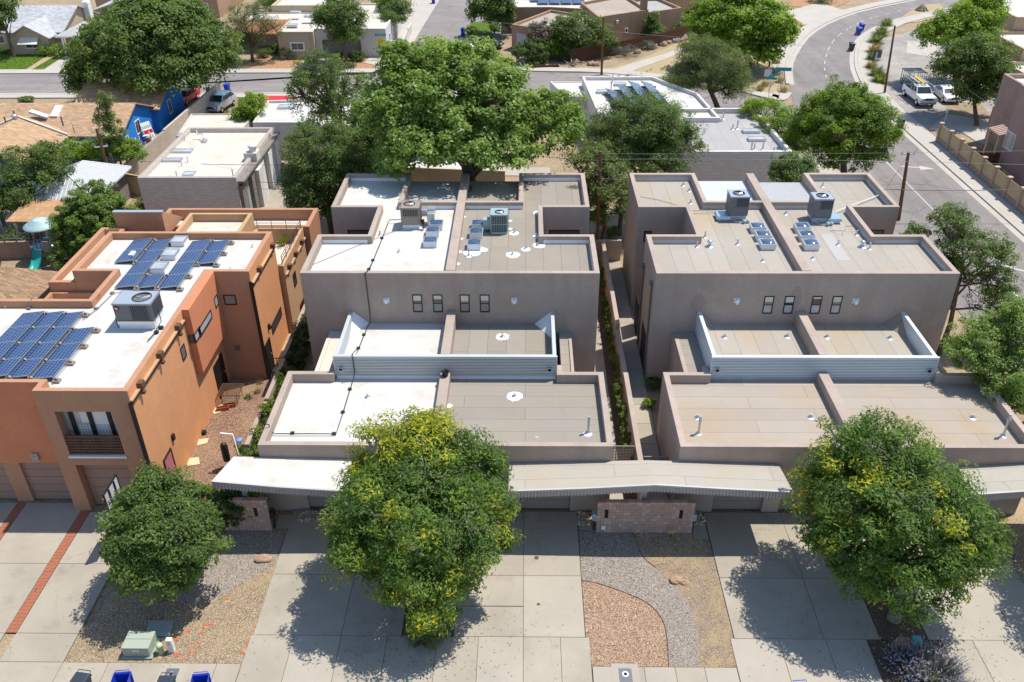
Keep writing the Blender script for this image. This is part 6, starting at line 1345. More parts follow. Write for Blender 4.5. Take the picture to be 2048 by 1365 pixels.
# junk beside the blue wall
jk = thing('junk_pile', (-38.2, 82, 0), 'jumble of chairs tools and boards stacked against the blue house wall', 'junk')
rg = random.Random(9)
for k in range(34):
    x, y = rg.uniform(-38.9, -37.4), rg.uniform(79.5, 84.6); b = MB(); T = Matrix.Translation((x, y, rg.uniform(.1, .8))) @ Matrix.Rotation(rg.uniform(0, 6.3), 4, 'Z') @ Matrix.Rotation(rg.uniform(-.7, .7), 4, 'X')
    if k % 3 == 0: b.box((-.3, -.02, -.3), (.3, .02, .35), M=T); b.box((-.3, -.4, -.3), (.3, -.02, -.26), M=T); nm = 'chair'
    elif k % 3 == 1: b.box((-.05, -.05, -.4), (.05, .05, .9), M=T); nm = 'board'
    else: b.box((-.2, -.25, -.2), (.25, .2, .2), M=T); nm = 'crate'
    b.build(nm, M[rg.choice(['white', 'hv_blue', 'wood_lt', 'yellow', 'black_m', 'steel', 'offwhite', 'cart_blue', 'wood_grey'])], jk)
c = at(297, 268, 1.0); sgn = thing('leaning_board_sign', (c.x, c.y, .3), 'white board sign with a red stripe leaning above the junk pile', 'sign'); T = Matrix.Translation((c.x, c.y, 1.3)) @ Matrix.Rotation(1.0, 4, 'Z') @ Matrix.Rotation(-.35, 4, 'X')
b = MB(); b.box((-.55, -.03, -1.0), (.55, .03, .9), M=T); b.build('board', M['white'], sgn); b = MB(); b.box((-.5, -.045, -.25), (.5, -.031, .1), M=T); b.build('stripe', M['redp'], sgn); b = MB(); [b.box((-.45+.2*k, -.042, .3), (-.32+.2*k, -.031, .55), M=T) for k in range(5)]; [b.box((-.3+.25*k, -.042, -.75), (-.15+.25*k, -.031, -.45), M=T) for k in range(3)]; b.build('print', M['util'], sgn, kind='stuff')
# --- sheds on the left
t = thing('shed', (-38.5, 66, 0), 'garden shed with a hipped silver ribbed metal roof', 'shed')
b = MB(); x0, x1, y0, y1, ze, zr = -40.4, -34.6, 64.0, 71.6, 2.6, 4.0; xm = -37.5; b.box((x0+.5, y0+.5, 0), (x1-.5, y1-.5, ze)); b.build('wall', M['wood_grey'], t)
b = MB(); rv = [(x0, y0, ze), (x1, y0, ze), (x1, y1, ze), (x0, y1, ze), (xm, y0+2.3, zr), (xm, y1-2.3, zr)]
b.add(rv, [(0, 1, 4), (1, 2, 5, 4), (2, 3, 5), (3, 0, 4, 5)]); b.add([(v[0], v[1], v[2]-.08) for v in rv], [(4, 1, 0), (4, 5, 2, 1), (5, 3, 2), (5, 4, 0, 3)]); b.build('hip_roof', M['shed_metal'], t)
b = MB()
for k in range(1, 24):
    y = y0+k*(y1-y0)/24; f = min(1, (y-y0)/2.3, (y1-y)/2.3)
    for s, xe in ((-1, x0), (1, x1)): b.tube([(xe, y, ze+.015), (xe+(xm-xe)*f, y, ze+(zr-ze)*f+.015)], .022, 4, smooth=False)
for k in range(1, 18):
    x = x0+k*(x1-x0)/18; f = 1-abs(x-xm)/(xm-x0)
    for ye, s in ((y0, 1), (y1, -1)): b.tube([(x, ye, ze+.015), (x, ye+s*2.3*f, ze+(zr-ze)*f+.015)], .022, 4, smooth=False)
for a, c in ((0, 4), (1, 4), (2, 5), (3, 5), (4, 5)): b.tube([Vector(rv[a])+Vector((0, 0, .02)), Vector(rv[c])+Vector((0, 0, .02))], .05, 5)
b.build('roof_ribs', M['flash'], t)
t = thing('barn_shed', (-38.4, 61.2, 0), 'old plank shed with a rust tan roof in front of the silver roofed shed', 'shed')
b = MB(); b.box((-40.0, 61.2, 0), (-34.9, 64.4, 2.25)); b.build('core', M['wood_grey'], t)
b = MB(); b.add([(-40.4, 60.9, 2.25), (-34.6, 60.9, 2.25), (-35.1, 64.5, 2.75), (-40.2, 64.5, 2.75), (-40.4, 60.9, 2.17), (-34.6, 60.9, 2.17), (-35.1, 64.5, 2.67), (-40.2, 64.5, 2.67)], [(0, 1, 2, 3), (7, 6, 5, 4), (0, 4, 5, 1), (1, 5, 6, 2), (3, 7, 4, 0)]); b.build('roof', M['shing_rust'], t)
for k in range(18): b = MB(); h = 2.15-RND.uniform(0, .15); b.box((-40.0+k*.285, 61.14, RND.uniform(0, .1)), (-39.75+k*.285, 61.19, h)); b.build('plank', M['wood_grey' if k % 4 else 'offwhite'], t)
t = thing('brown_house', (-36, 48, 0), 'neighbouring house with a brown shingle roof at the left photo edge', 'house')
b = MB(); e = [(-31.4, 51.6, 2.75), (-31.6, 42.0, 2.75), (-48, 42, 2.75), (-48, 52.5, 2.75)]; r0, r1 = (-35.6, 49.2, 4.6), (-44, 47.2, 4.6)
b.add([*e, r0, r1], [(1, 0, 4), (0, 3, 5, 4), (2, 1, 4, 5), (3, 2, 5)]); b.add([(v[0], v[1], v[2]-.15) for v in (*e,)]+[r0], [(0, 1, 2, 3)]); b.build('hip_roof', M['shing_br'], t)
b = MB(); b.box((-47.4, 42.6, -.1), (-32.0, 51.0, 2.6)); b.build('wall', M['brown_w'], t); b = MB(); b.box((-31.75, 41.9, 2.5), (-31.42, 51.6, 2.72)); b.build('gutter', M['black_m'], t)
# playground tower
p = at(95, 525); t = thing('play_tower', (p.x, p.y, 0), 'round play tower with a stepped pale teal canopy and a teal slide', 'play tower'); px_, py_ = p.x, p.y+.6
b = MB(); b.lathe((px_, py_, 2.75), [(1.18, 0), (1.2, .1), (.98, .16), (.95, .26), (.74, .30), (.72, .4), (.5, .44), (.48, .52), (.26, .56), (.001, .6)], 24); b.build('canopy', M['playcan'], t)
b = MB(); b.lathe((px_, py_, 1.25), [(1.1, 0), (1.12, .1), (.001, .11)], 20); b.build('platform', M['hv_blue'], t)
for k in range(6): b = MB(); a = k*math.pi/3+.3; b.tube([(px_+1.0*math.cos(a), py_+1.0*math.sin(a), 0), (px_+1.0*math.cos(a), py_+1.0*math.sin(a), 2.8)], .05, 6); b.build('post', M['hv_tan'], t)
b = MB()
for k in range(22): a = k*2*math.pi/22; b.tube([(px_+1.03*math.cos(a), py_+1.03*math.sin(a), 1.35), (px_+1.03*math.cos(a), py_+1.03*math.sin(a), 2.1)], .02, 4)
b.build('railing', M['black_m'], t)
b = MB(); n = 8; vs_ = []
for i in range(n+1):
    u = i/n; y = py_-1.0-u*1.3; z = 1.3-1.15*math.sin(u*math.pi/2)
    for k in range(7): a = math.pi*k/6; vs_.append((px_-.15+.38*math.cos(a), y, z+.22*(1-math.sin(a))))
b.add(vs_, [(i*7+k, i*7+k+1, (i+1)*7+k+1, (i+1)*7+k) for i in range(n) for k in range(6)], 0, True); b.build('slide', M['slide'], t)
b = MB(); b.box((px_+.35, py_-1.15, .35), (px_+1.0, py_-1.08, 2.0)); b.build('side_panel', M['hv_tan'], t)
p = at(5, 500); t = thing('swing_frame', (p.x, p.y, 0), 'grey metal swing frame left of the play tower', 'swing frame'); b = MB(); q2 = at(60, 477, 2.2); b.tube([(p.x, p.y, 0), at(10, 478, 2.2), (q2.x, q2.y, 2.2)], .05, 6); b.tube([at(10, 478, 2.2)+Vector((.5, 0, -.4)), at(10, 478, 2.2)+Vector((1.2, .1, 0))], .04, 5); b.build('frame', M['hv_grey'], t)
stucco_wall('brown garden wall behind the play tower', [(-42, 58.9), (-35.6, 59.4)], 1.4, .2, 'brown_w'); 
p = at(5, 462); t = thing('bench', (p.x, p.y, 0), 'pale blue framed bench with yellow slats at the left photo edge', 'bench'); b = MB(); 
for dx in (-1.0, .25): b.box((p.x+dx, p.y-.3, 0), (p.x+dx+.08, p.y+.3, 1.5))
b.build('frame', M['hv_blue'], t)
for k in range(6): b = MB(); b.box((p.x-.9, p.y+.1, .5+k*.16), (p.x+.24, p.y+.14, .6+k*.16)); b.build('slat', M['wood_lt'], t)

# --- houses on this side of the far street
t = thing('white_roof_house', (-12, 92, 0), 'low white roofed house with red awnings half hidden by the grey green tree', 'house')
pblock(t, [xy((505, 247), 3.4), xy((640, 247), 3.4), xy((640, 200), 3.4), xy((535, 203), 3.4)], 3.5, 3.25, M['pale_w'], M['white_roof'], .2); 
pblock(t, [xy((640, 262), 3.4), xy((800, 262), 3.4), xy((800, 172), 3.4), xy((655, 172), 3.4)], 3.7, 3.4, M['pale_w'], M['white_roof'], .2, names=('main_wall', 'main_roof'))
b = MB(); a_, c_, d_, e_ = at(527, 243, 2.4), at(568, 243, 2.4), at(566, 258, 1.9), at(530, 264, 1.7); b.add([a_, c_, d_, e_], [(0, 1, 2, 3)]); tag(b.build('awning', M['redc']), 'red shade sail below the white roof edge', 'awning')
b = MB(); b.add([at(519, 192, 2.7), at(578, 192, 2.7), at(578, 203, 2.3), at(530, 203, 2.3)], [(0, 1, 2, 3)]); tag(b.build('awning', M['redc']), 'red awning on the street side of the white roof', 'awning')
c = at(575, 215, 3.3); skylight(t, (c.x, c.y, 3.25), 1.8, 1.0, .15, None)
t = thing('white_roof_house', (-6, 78, 0), 'white roofed house with blue tinted roof panels under the tall cottonwood', 'house')
pblock(t, [xy((745, 335), 3.3), xy((1010, 345), 3.3), xy((1010, 290), 3.3), xy((750, 285), 3.3)], 3.4, 3.2, M['tan_w'], M['white_roof'], .2)
for k in range(5): c = at(775+k*34, 312, 3.3); b = MB(); T = Matrix.Translation((c.x, c.y, 3.45)) @ Matrix.Rotation(.2, 4, 'X'); b.box((-.55, -1.0, 0), (.55, 1.0, .05), M=T); b.build('roof_panel', M['sky_glass'], t)
sheet('pale_court', [xy((690, 350)), xy((1100, 352)), xy((1100, 335)), xy((690, 335))], -.0, 'conc2')
t = thing('solar_house', (12, 88, 0), 'white roofed house carrying four dark tilted solar strips', 'house')
pblock(t, [xy((1200, 240), 3.8), xy((1440, 240), 3.8), xy((1395, 190), 3.8), xy((1306, 157), 3.8), xy((1164, 157), 3.8)], 4.0, 3.65, M['pale_w'], M['white_roof'], .25, bevel=.02)
pblock(t, [xy((1130, 195), 3.0), xy((1178, 195), 3.0), xy((1170, 165), 3.0), xy((1100, 165), 3.0)], 3.1, 3.0, M['pale_w'], M['white_roof'], .15, names=('carport_wall', 'carport_roof'))
for k, (q0, q1) in enumerate((((1222, 178), (1244, 206)), ((1244, 170), (1272, 206)), ((1267, 163), (1305, 213)), ((1292, 163), (1330, 206)))):
    a_, c_ = at(*q0, 4.2), at(*q1, 4.2); ln = (a_-c_).length; s = thing('solar_strip', (c_.x, c_.y, 3.66), ['leftmost and shortest', 'second', 'third and longest', 'rightmost'][k]+' dark solar strip on the white roofed house near the far street', 'solar panels', 'solar strips on the white house')
    dr = (a_-c_).normalized(); T = Matrix.Translation((c_.x, c_.y, 4.05)) @ Matrix.Rotation(math.atan2(dr.y, dr.x), 4, 'Z') @ Matrix.Rotation(.0, 4, 'X') @ Matrix.Rotation(.3, 4, 'X'); b = MB(); b.box((0, -.62, 0), (ln, .62, .06), M=T); b.build('panel', M['pv'], s)
    b = MB()
    for u in np.linspace(.4, ln-.4, 3): P_ = Vector((c_.x, c_.y, 3.7))+dr*u; b.box((P_.x-1.0, P_.y-.06, 3.66), (P_.x+1.0, P_.y+.06, 3.8))
    b.build('rail', M['hv_tan'], s)
for q in ((1205, 185), (1240, 170), (1270, 157)): c = at(*q, 3.7); skylight(t, (c.x, c.y, 3.65), 1.2, .8, .2, None)
for q in ((1222, 180), (1225, 165)): c = at(*q, 3.7); vent(t, c, .06, .9, cone=False)
t = thing('grey_roof_house', (18.5, 76, 0), 'white block house with a flat grey roof and skylights beside the round tree', 'house')
pblock(t, [(14.6, 71.4), (22.9, 71.4), (22.4, 83.6), (14.6, 83.6)], 4.0, 3.55, M['slump_w'], M['grey_far'], .3, bevel=.02)
for q, w, d in (((1433, 241), 1.0, .8), ((1502, 265), 1.5, .8), ((1513, 281), 1.5, .8), ((1553, 311), .9, .8)): c = at(*q, 3.55); skylight(t, (c.x, c.y, 3.55), w, d, .2, None)
for q, h in (((1446, 238), .6), ((1474, 258), .8), ((1465, 259), .5), ((1502, 303), 1.1), ((1508, 300), .6), ((1525, 300), .7), ((1547, 306), .5)): c = at(*q, 3.55); vent(t, c, .07, h)
sheet('paved_drive', [(24, 72), (29.4, 72), (29.4, 81), (24.5, 84)], -.01, 'conc_far')
b = MB(); b.add([(11.6, 58.5, 2.9), (15.6, 58.5, 2.9), (15.6, 60.8, 2.75), (11.6, 60.8, 2.75)], [(0, 1, 2, 3)]); b.add([(11.6, 58.5, 2.8), (15.6, 58.5, 2.8), (15.6, 60.8, 2.65), (11.6, 60.8, 2.65)], [(3, 2, 1, 0)]); tag(b.build('patio_roof', M['galv_w']), 'pale ribbed patio roof behind the beige roofed duplex', 'patio roof')

# --- far side of the street
t = thing('gable_house', (-70, 122.6, 0), 'tan house with a grey gabled roof and white window awnings at the top left', 'house')
gable(t, -84, -64.8, 123.5, 135, 2.7, 4.9, 'X', 'beige_w', 'shing_gr', .5)
gable(t, -70.6, -65.6, 121.0, 127, 2.6, 4.0, 'Y', 'beige_w', 'shing_gr', .5, 'porch_roof')
window(t, (-68.0, 121.0, 1.3), 1.9, .9, '-Y', 'frame_w', 'glass', .1, 'v'); window(t, (-74.5, 123.5, 1.5), 3.0, 1.1, '-Y', 'frame_w', 'glass', .1, 'v'); window(t, (-64.8, 129.5, 1.7), 1.0, 1.3, '+X', 'frame_w', 'glass', .1, 'v')
b = MB(); b.add([(-69.3, 120.95, 2.35), (-66.8, 120.95, 2.35), (-66.7, 119.9, 1.65), (-69.4, 119.9, 1.65)], [(0, 1, 2, 3)]); b.build('window_awning', M['white'], t)
b = MB(); b.add([(-64.75, 124.5, 2.4), (-64.75, 126.6, 2.4), (-63.5, 126.7, 1.7), (-63.5, 124.4, 1.7)], [(3, 2, 1, 0)]); b.build('window_awning', M['white'], t)
b = MB(); b.box((-64.79, 131.2, 0), (-63.8, 132.4, 5.0)); b.build('chimney', M['white'], t, bevel=.2)
for q in ((60, 20), (170, 10)): pass
t = thing('gable_house', (-60, 140, 0), 'second grey gabled house behind the tan gabled house', 'house'); gable(t, -66, -54, 137, 146, 2.7, 4.5, 'Y', 'tan_w', 'shing_gr', .5); window(t, (-54, 140, 1.5), 1.2, 1.1, '+X', 'frame_w')
t = thing('carport', (-58, 121, 0), 'flat carport with white posts beside the tan gabled house', 'carport'); b = MB(); b.box((-63.4, 119.0, 2.7), (-53.5, 128, 2.95)); b.build('roof', M['grey_far'], t); b = MB(); b.box((-63.4, 118.9, 2.72), (-53.5, 118.995, 2.93)); b.build('fascia', M['white'], t)
for x in (-62.6, -58, -54.2): b = MB(); b.box((x-.12, 119.1, 0), (x+.12, 119.35, 2.7)); b.build('post', M['white'], t)
sheet('lawn', [xy((0, 140)), xy((50, 140)), xy((97, 108)), xy((0, 108))], .02, 'lawn'); sheet('lawn', [xy((62, 142)), xy((83, 142)), xy((160, 93)), xy((140, 95))], .02, 'lawn'); sheet('gravel_path', [xy((47, 142)), xy((62, 142)), xy((135, 97)), xy((118, 98))], .015, 'dry'); sheet('entry_path', [xy((-5, 127)), xy((30, 108)), xy((37, 108)), xy((2, 126))], .03, 'conc_far'); sheet('driveway', [xy((82, 143)), xy((160, 143)), xy((210, 100)), xy((148, 100))], .01, 'conc_far')
t = thing('tan_flat_house', (-28, 119, 0), 'tan flat roofed house with a dark double garage and white window behind the street trees', 'house')
pblock(t, [(-33.2, 118.5), (-28.4, 118.5), (-28.4, 131), (-40, 131), (-40, 126), (-33.2, 126)], 3.5, 3.3, M['tan_w'], M['cream_roof'], .25, bevel=.02)
pblock(t, [(-28.38, 119.3), (-18.8, 119.3), (-18.8, 136), (-28.38, 136)], 3.7, 3.45, M['pale_w'], M['cream_roof'], .25, holes={0: [(.9, 6.1, -.1, 2.3, .5)]}, names=('garage_wall', 'garage_roof'), bevel=.02)
pblock(t, [(-37, 131.02), (-26, 131.02), (-26, 141), (-37, 141)], 4.4, 4.1, M['tan_w'], M['cream_roof'], .3, names=('rear_wall', 'rear_roof'), bevel=.02)
garage_door(t, -27.48, -22.28, 2.3, 119.78, 4, 'garage'); window(t, (-30.7, 118.5, 1.6), 2.0, 1.2, '-Y', 'frame_w', 'glass', .22, 'v')
b = MB(); b.box((-27.6, 138, 4), (-26.6, 139, 6.6)); b.build('chimney', M['tan_w'], t, bevel=.03); b = MB(); b.box((-20.4, 133, 3.4), (-19.4, 134, 6.0)); b.build('chimney', M['pale_w'], t, bevel=.03)
b = MB(); b.add([(-40, 121.5, 2.5), (-33.25, 121.5, 2.5), (-33.25, 126, 3.4), (-40, 126, 3.4)], [(0, 1, 2, 3)])
for k in range(24): b.tube([(-40+k*.28, 121.5, 2.55), (-40+k*.28, 126, 3.45)], .09, 5)
b.build('tile_roof', M['tile_r'], t)
for y in (122.5, 126, 129.5): window(t, (-18.8, y, 1.7), .9, 1.5, '+X', 'frame_w', 'glass', .1)
for q in ((592, 34), (585, 51), (620, 42)): c = at(*q, 3.6); skylight(t, (c.x, c.y, 3.5 if q[1] > 45 else 4.1), 1.4, .9, .2, None)
sheet('desert_garden', [xy((480, 140)), xy((740, 140)), xy((790, 100)), xy((735, 95)), xy((520, 95))], .0, 'orange_gravel')
sheet('driveway', [xy((590, 142)), xy((640, 142)), xy((690, 108)), xy((618, 108))], .012, 'conc_far')
t = thing('courtyard_wall', (-17.5, 128, 0), 'white stepped courtyard wall with an alcove by the side street', 'wall')
for a_, c_, h in (((-18.7, 121.6), (-17.9, 122.4), 1.8), ((-17.85, 121.6), (-16.0, 121.8), 1.6), ((-16.0, 121.82), (-15.8, 133), 1.5)): b = MB(); b.box((a_[0]-1.2, a_[1], 0), (c_[0]-1.2, c_[1], h)); b.build('wall_section', M['pale_w'], t, bevel=.03)
c = at(770, 16, 2.4); t = thing('parasol', (c.x, c.y, 0), 'turquoise parasol behind the street corner shrubs', 'parasol'); b = MB(); b.lathe((c.x, c.y, 2.2), [(1.6, 0), (1.0, .3), (.001, .6)], 10); b.build('canopy', M['tpool'], t); b = MB(); b.cyl((c.x, c.y), .03, 0, 2.3, 6); b.build('pole', M['white'], t)
t = thing('adobe_house', (3, 124, 0), 'brown adobe house with a lilac garage door and roof solar panels', 'house')
pblock(t, [(-2.0, 123.5), (4.6, 118.8), (9.8, 128), (3.6, 133.0)], 3.3, 2.95, M['adobe'], M['tan_roof'], .3, bevel=.03)
pblock(t, [(-2.3, 133.2), (3.4, 133.2), (12, 131), (12, 141), (-2.3, 141)], 3.6, 3.5, M['adobe'], M['white_roof'], .25, names=('rear_wall', 'rear_roof'), bevel=.02)
pblock(t, [(9.0, 139.5), (22, 139.5), (22, 150), (9.0, 150)], 6.4, 6.0, M['adobe'], M['tan_roof'], .3, names=('upper_wall', 'upper_roof'), bevel=.03)
pblock(t, [(9.95, 124.0), (17.4, 128.8), (15, 140), (8, 134)], 4.1, 3.7, M['adobe'], M['tan_roof'], .3, names=('long_wall', 'long_roof'), bevel=.03)
pblock(t, [(17.5, 128.9), (22.6, 132.0), (20, 140), (15.2, 138)], 3.7, 3.3, M['adobe'], M['grey_far'], .3, names=('end_wall', 'end_roof'), bevel=.03)
b = MB(); b.box((16.2, 128.6, 3.5), (17.2, 129.6, 5.6)); b.build('chimney', M['adobe'], t, bevel=.1)
b = MB(); T = Matrix.Translation((-2.0, 123.5, 0)) @ Matrix.Rotation(math.atan2(118.8-123.5, 6.6), 4, 'Z'); b.box((.9, -.06, 0), (5.2, -.01, 2.3), M=T); g_ = b.build('garage_door', M['garage_p'], t)
for k in range(4):
    b = MB(); b.box((1.0, -.09, .05+k*.56), (5.1, -.061, .57+k*.56), M=T); b.build('panel', M['garage_p'], g_)
for k in range(3):
    for j in range(4 if k else 3):
        b = MB(); T2 = Matrix.Translation((-.4+j*1.75+k*1.1, 139.0-k*2.0, 3.85)) @ Matrix.Rotation(.12, 4, 'X'); b.box((0, 0, 0), (1.65, 1.85, .05), M=T2); b.build('solar_panel', M['sky_glass'], t)
for x in (11.0, 15.6): window(t, (x, 139.5, 4.9), 1.1, 1.6, '-Y', 'frame_w', 'glass', .15, 'h')
window(t, (18.6, 139.5, 5.3), .6, .7, '-Y', 'frame_w', 'glass', .1)
a_ = at(1268, 67, 1.6); window(t, (14.2, 126.70, 1.7), .55, .65, math.atan2(4.8, 7.45), 'frame_w', 'glass', .1)
c = at(1235, 46, 3.3); b = MB(); b.box((12.6, 125.4, 2.9), (12.9, 125.7, 3.3)); b.build('scupper', M['white'], t)
t = thing('adobe_house', (36, 150, 0), 'tan house with a white roof edge behind the large tree near the street bend', 'house'); pblock(t, [xy((1300, 32), 0), xy((1440, 28), 0), xy((1440, 8), 0), xy((1300, 10), 0)], 4.2, 3.9, M['tan_w2'], M['white_roof'], .25); window(t, tuple(at(1310, 22, 2.4)), .9, 1.8, '-Y', 'frame_b', 'glass', .1, 'g')
# generic houses along the top edge
for k, (q0, q1, h, mw, mr, lab) in enumerate((((195, 22), (345, 22), 3.4, 'tan_w2', 'cream_roof', 'tan flat roofed house behind the grey gabled roofs'), ((345, 38), (440, 36), 3.2, 'adobe', 'white_roof', 'reddish flat roofed house right of the big dark tree crown'), ((560, 12), (700, 12), 3.6, 'pink_w', 'tan_roof', 'dusky pink house at the top edge behind the tan flat roofed house'), ((1030, 18), (1100, 17), 3.3, 'tan_w2', 'white_roof', 'low tan house behind the adobe house at the top edge'))):
    a_, c_ = at(*q0), at(*q1); t = thing('flat_roof_house', (a_.x, a_.y, 0), lab, 'house'); pblock(t, [(a_.x, a_.y), (c_.x, c_.y), (c_.x, c_.y+14), (a_.x, a_.y+14)], h, h-.35, M[mw], M[mr], .3); window(t, ((a_.x*.65+c_.x*.35), a_.y*.65+c_.y*.35, 1.7), 1.5, 1.2, math.atan2(c_.y-a_.y, c_.x-a_.x), 'frame_w', 'glass', .12, 'v'); window(t, ((a_.x*.3+c_.x*.7), a_.y*.3+c_.y*.7, 1.7), 1.5, 1.2, math.atan2(c_.y-a_.y, c_.x-a_.x), 'frame_w', 'glass', .12, 'v')
t = thing('pink_house', (46, 76, 0), 'tall dusky pink stucco house with a white window at the right photo edge', 'house')
px0 = at(2000, 330).x
pblock(t, [(44.7, 60.5), (58, 60.5), (58, 78.7), (44.7, 78.7)], 7.6, 7.2, M['pink_w'], M['white_roof'], .3, bevel=.03)
wq = onX(2019, 282, 44.7); window(t, tuple(wq), 1.7, 1.6, '-X', 'frame_w', 'glass_l', .09, 'v')
pblock(t, [(46.8, 78.72), (58, 78.72), (58, 86), (46.8, 86)], 6.6, 6.2, M['pink_w'], M['white_roof'], .3, names=('rear_wall', 'rear_roof'), bevel=.03)
b = MB(); nrow = 3
for j in range(6):
    for k in range(5): b.tube([(44.2+k*.4, 79.0+j*.38, 2.75+k*.1), (44.62+k*.4, 79.0+j*.38, 2.87+k*.1)], .14, 6)
b.build('tile_roof', M['tile_p'], t)
for y in (79.1, 80.9): b = MB(); b.box((44.3, y-.12, 0), (44.54, y+.12, 2.7)); b.build('porch_post', M['wood_fence'], t)
t = thing('tan_house', (52, 105, 0), 'stepped tan house with white roofs at the upper right corner', 'house')
for k, (x0, y0, x1, y1, h) in enumerate(((55.5, 95, 68, 103, 3.4), (57.5, 103.02, 70, 112, 4.8), (60.5, 112.04, 76, 128, 6.4))): pblock(t, rect(x0, y0, x1, y1), h, h-.4, M['tan_w2' if k else 'tan_w'], M['white_roof'], .3, names=('wall', 'roof') if not k else ('upper_wall', 'upper_roof'))

for pts in (((1560, 12), (1665, 18), (1700, 2), (1600, -8)), ((1590, 60), (1640, 36), (1600, 20), (1560, 30))): sheet('orange_gravel_yard', [xy(q) for q in pts], .004, 'orange_gravel')
sheet('driveway', [xy((1570, 24)), xy((1610, 50)), xy((1690, 22)), xy((1640, 5))], .008, 'conc_far'); sheet('dirt_island', [xy((1795, 40)), xy((1830, 46)), xy((1900, 30)), xy((1880, 8)), xy((1840, 10))], .006, 'dry')
# ------------------------------------------------------------------ fences
def plank_fence(label, pts, h, mat, pw=.15, posts=2.4, name='plank_fence'):
    t = thing(name, (*pts[0][:2], 0), label, 'fence'); me = []
    for k in range(4):
        b = MB(); b.box((.008, -.012, 0), (pw-.008, .012, h+RND.uniform(-.06, .06))); m = bpy.data.meshes.new('plank'); m.from_pydata([tuple(v) for v in b.v], [], b.f); m.materials.append(M[mat]); me.append(m)
    cnt = 0
    for a, c in zip(pts, pts[1:]):
        a, c = Vector(a[:2]), Vector(c[:2]); L = (c-a).length; ang = math.atan2(c.y-a.y, c.x-a.x); n = int(L/pw)
        for k in range(n):
            o = bpy.data.objects.new('plank', RND.choice(me)); COL.objects.link(o); o.parent = t; p = a+(c-a)*(k/n); o.location = (p.x-t.location.x, p.y-t.location.y, RND.uniform(-.03, .03)); o.rotation_euler = (0, 0, ang)
        b = MB(); T = Matrix.Translation((a.x, a.y, 0)) @ Matrix.Rotation(ang, 4, 'Z')
        for z in (.4, h-.35): b.box((0, .02, z), (L, .07, z+.09), M=T)
        b.build('rail', M[mat], t)
        for k in range(int(L/posts)+1): b = MB(); b.box((min(k*posts, L)-.05, .075, 0), (min(k*posts, L)+.05, .17, h-.05), M=T); b.build('post', M[mat], t)
    return t
plank_fence('dark brown plank fence running beside the dry verge behind the wooden pole', [xy((1141, 126)), xy((1232, 111)), xy((1318, 92)), xy((1392, 70))], 1.75, 'wood_dark', .16)
plank_fence('small brown plank gate fence beside the adobe garage', [xy((1003, 62)), xy((1022, 62))], 1.6, 'wood_fence', .16)
rw = thing('pillar_fence', (41.6, 75, 0), 'long wall of pink block pillars and honey coloured wooden panels along the right sidewalk', 'fence')
yy = [85.0]
while yy[-1] > 44: yy.append(yy[-1]-2.4)
bx_ = 41.62
for k, y in enumerate(yy):
    h = 1.95; b = MB(); b.box((bx_-.17, y-.17, -.1), (bx_+.17, y+.17, h)); pl = b.build('pillar', M['block'], rw, bevel=.02)
    b = MB(); b.box((bx_-.2, y-.2, h+.002), (bx_+.2, y+.2, h+.08)); b.build('cap', M['block_l'], pl)
    if k < len(yy)-1:
        b = MB(); b.box((bx_-.12, yy[k+1]+.2, -.1), (bx_+.12, y-.2, .55)); b.build('block_base', M['block_d'], rw)
        for j in range(15):
            q0 = yy[k+1]+.215+j*.146; b = MB(); b.box((bx_-.05, q0, .56), (bx_-.02, q0+.128, 1.86+RND.uniform(-.015, .015))); 
            if k < 10: b.build('board', M['wood_fence'], rw)
        b = MB(); b.box((bx_-.019, yy[k+1]+.2, .7), (bx_+.05, y-.2, .8)); b.box((bx_-.019, yy[k+1]+.2, 1.5), (bx_+.05, y-.2, 1.6)); b.build('rail', M['wood_fence'], rw)
plank_fence('brown plank fence crossing behind the pillar fence to the pink house', [(41.9, 78.4), (44.6, 78.4)], 1.3, 'wood_dark', .16)
plank_fence('bright pine plank gate beside the small tree at the far right', [xy((1980, 247)), xy((2004, 240))], 1.8, 'wood_lt', .16, name='plank_gate')
c = at(1985, 320); t = thing('picnic_table', (43.4, 75.6, 0), 'brown wooden picnic table in the yard of the pink house', 'table')
b = MB()
for k in range(5): b.box((42.7+k*.19, 74.6, .72), (42.87+k*.19, 76.4, .77))
b.build('tabletop', M['wood_lt'], t)
for x in (42.2, 44.0): b = MB(); b.box((x-.14, 74.6, .42), (x+.14, 76.4, .46)); b.build('seat', M['wood_lt'], t)
for y in (74.9, 76.1): b = MB(); b.tube([(42.2, y, 0), (43.0, y, .72)], .04, 4); b.tube([(44.0, y, 0), (43.3, y, .72)], .04, 4); b.box((42.1, y-.03, .34), (44.1, y+.03, .41)); b.build('leg', M['wood_fence'], t)
b = MB(); b.lathe((43.2, 75.5, .775), [(.001, 0), (.22, .02), (.3, .18), (.27, .18), (.001, .1)], 12); tag(b.build('bowl', M['hv_grey']), 'grey bowl of greens on the picnic table', 'bowl')

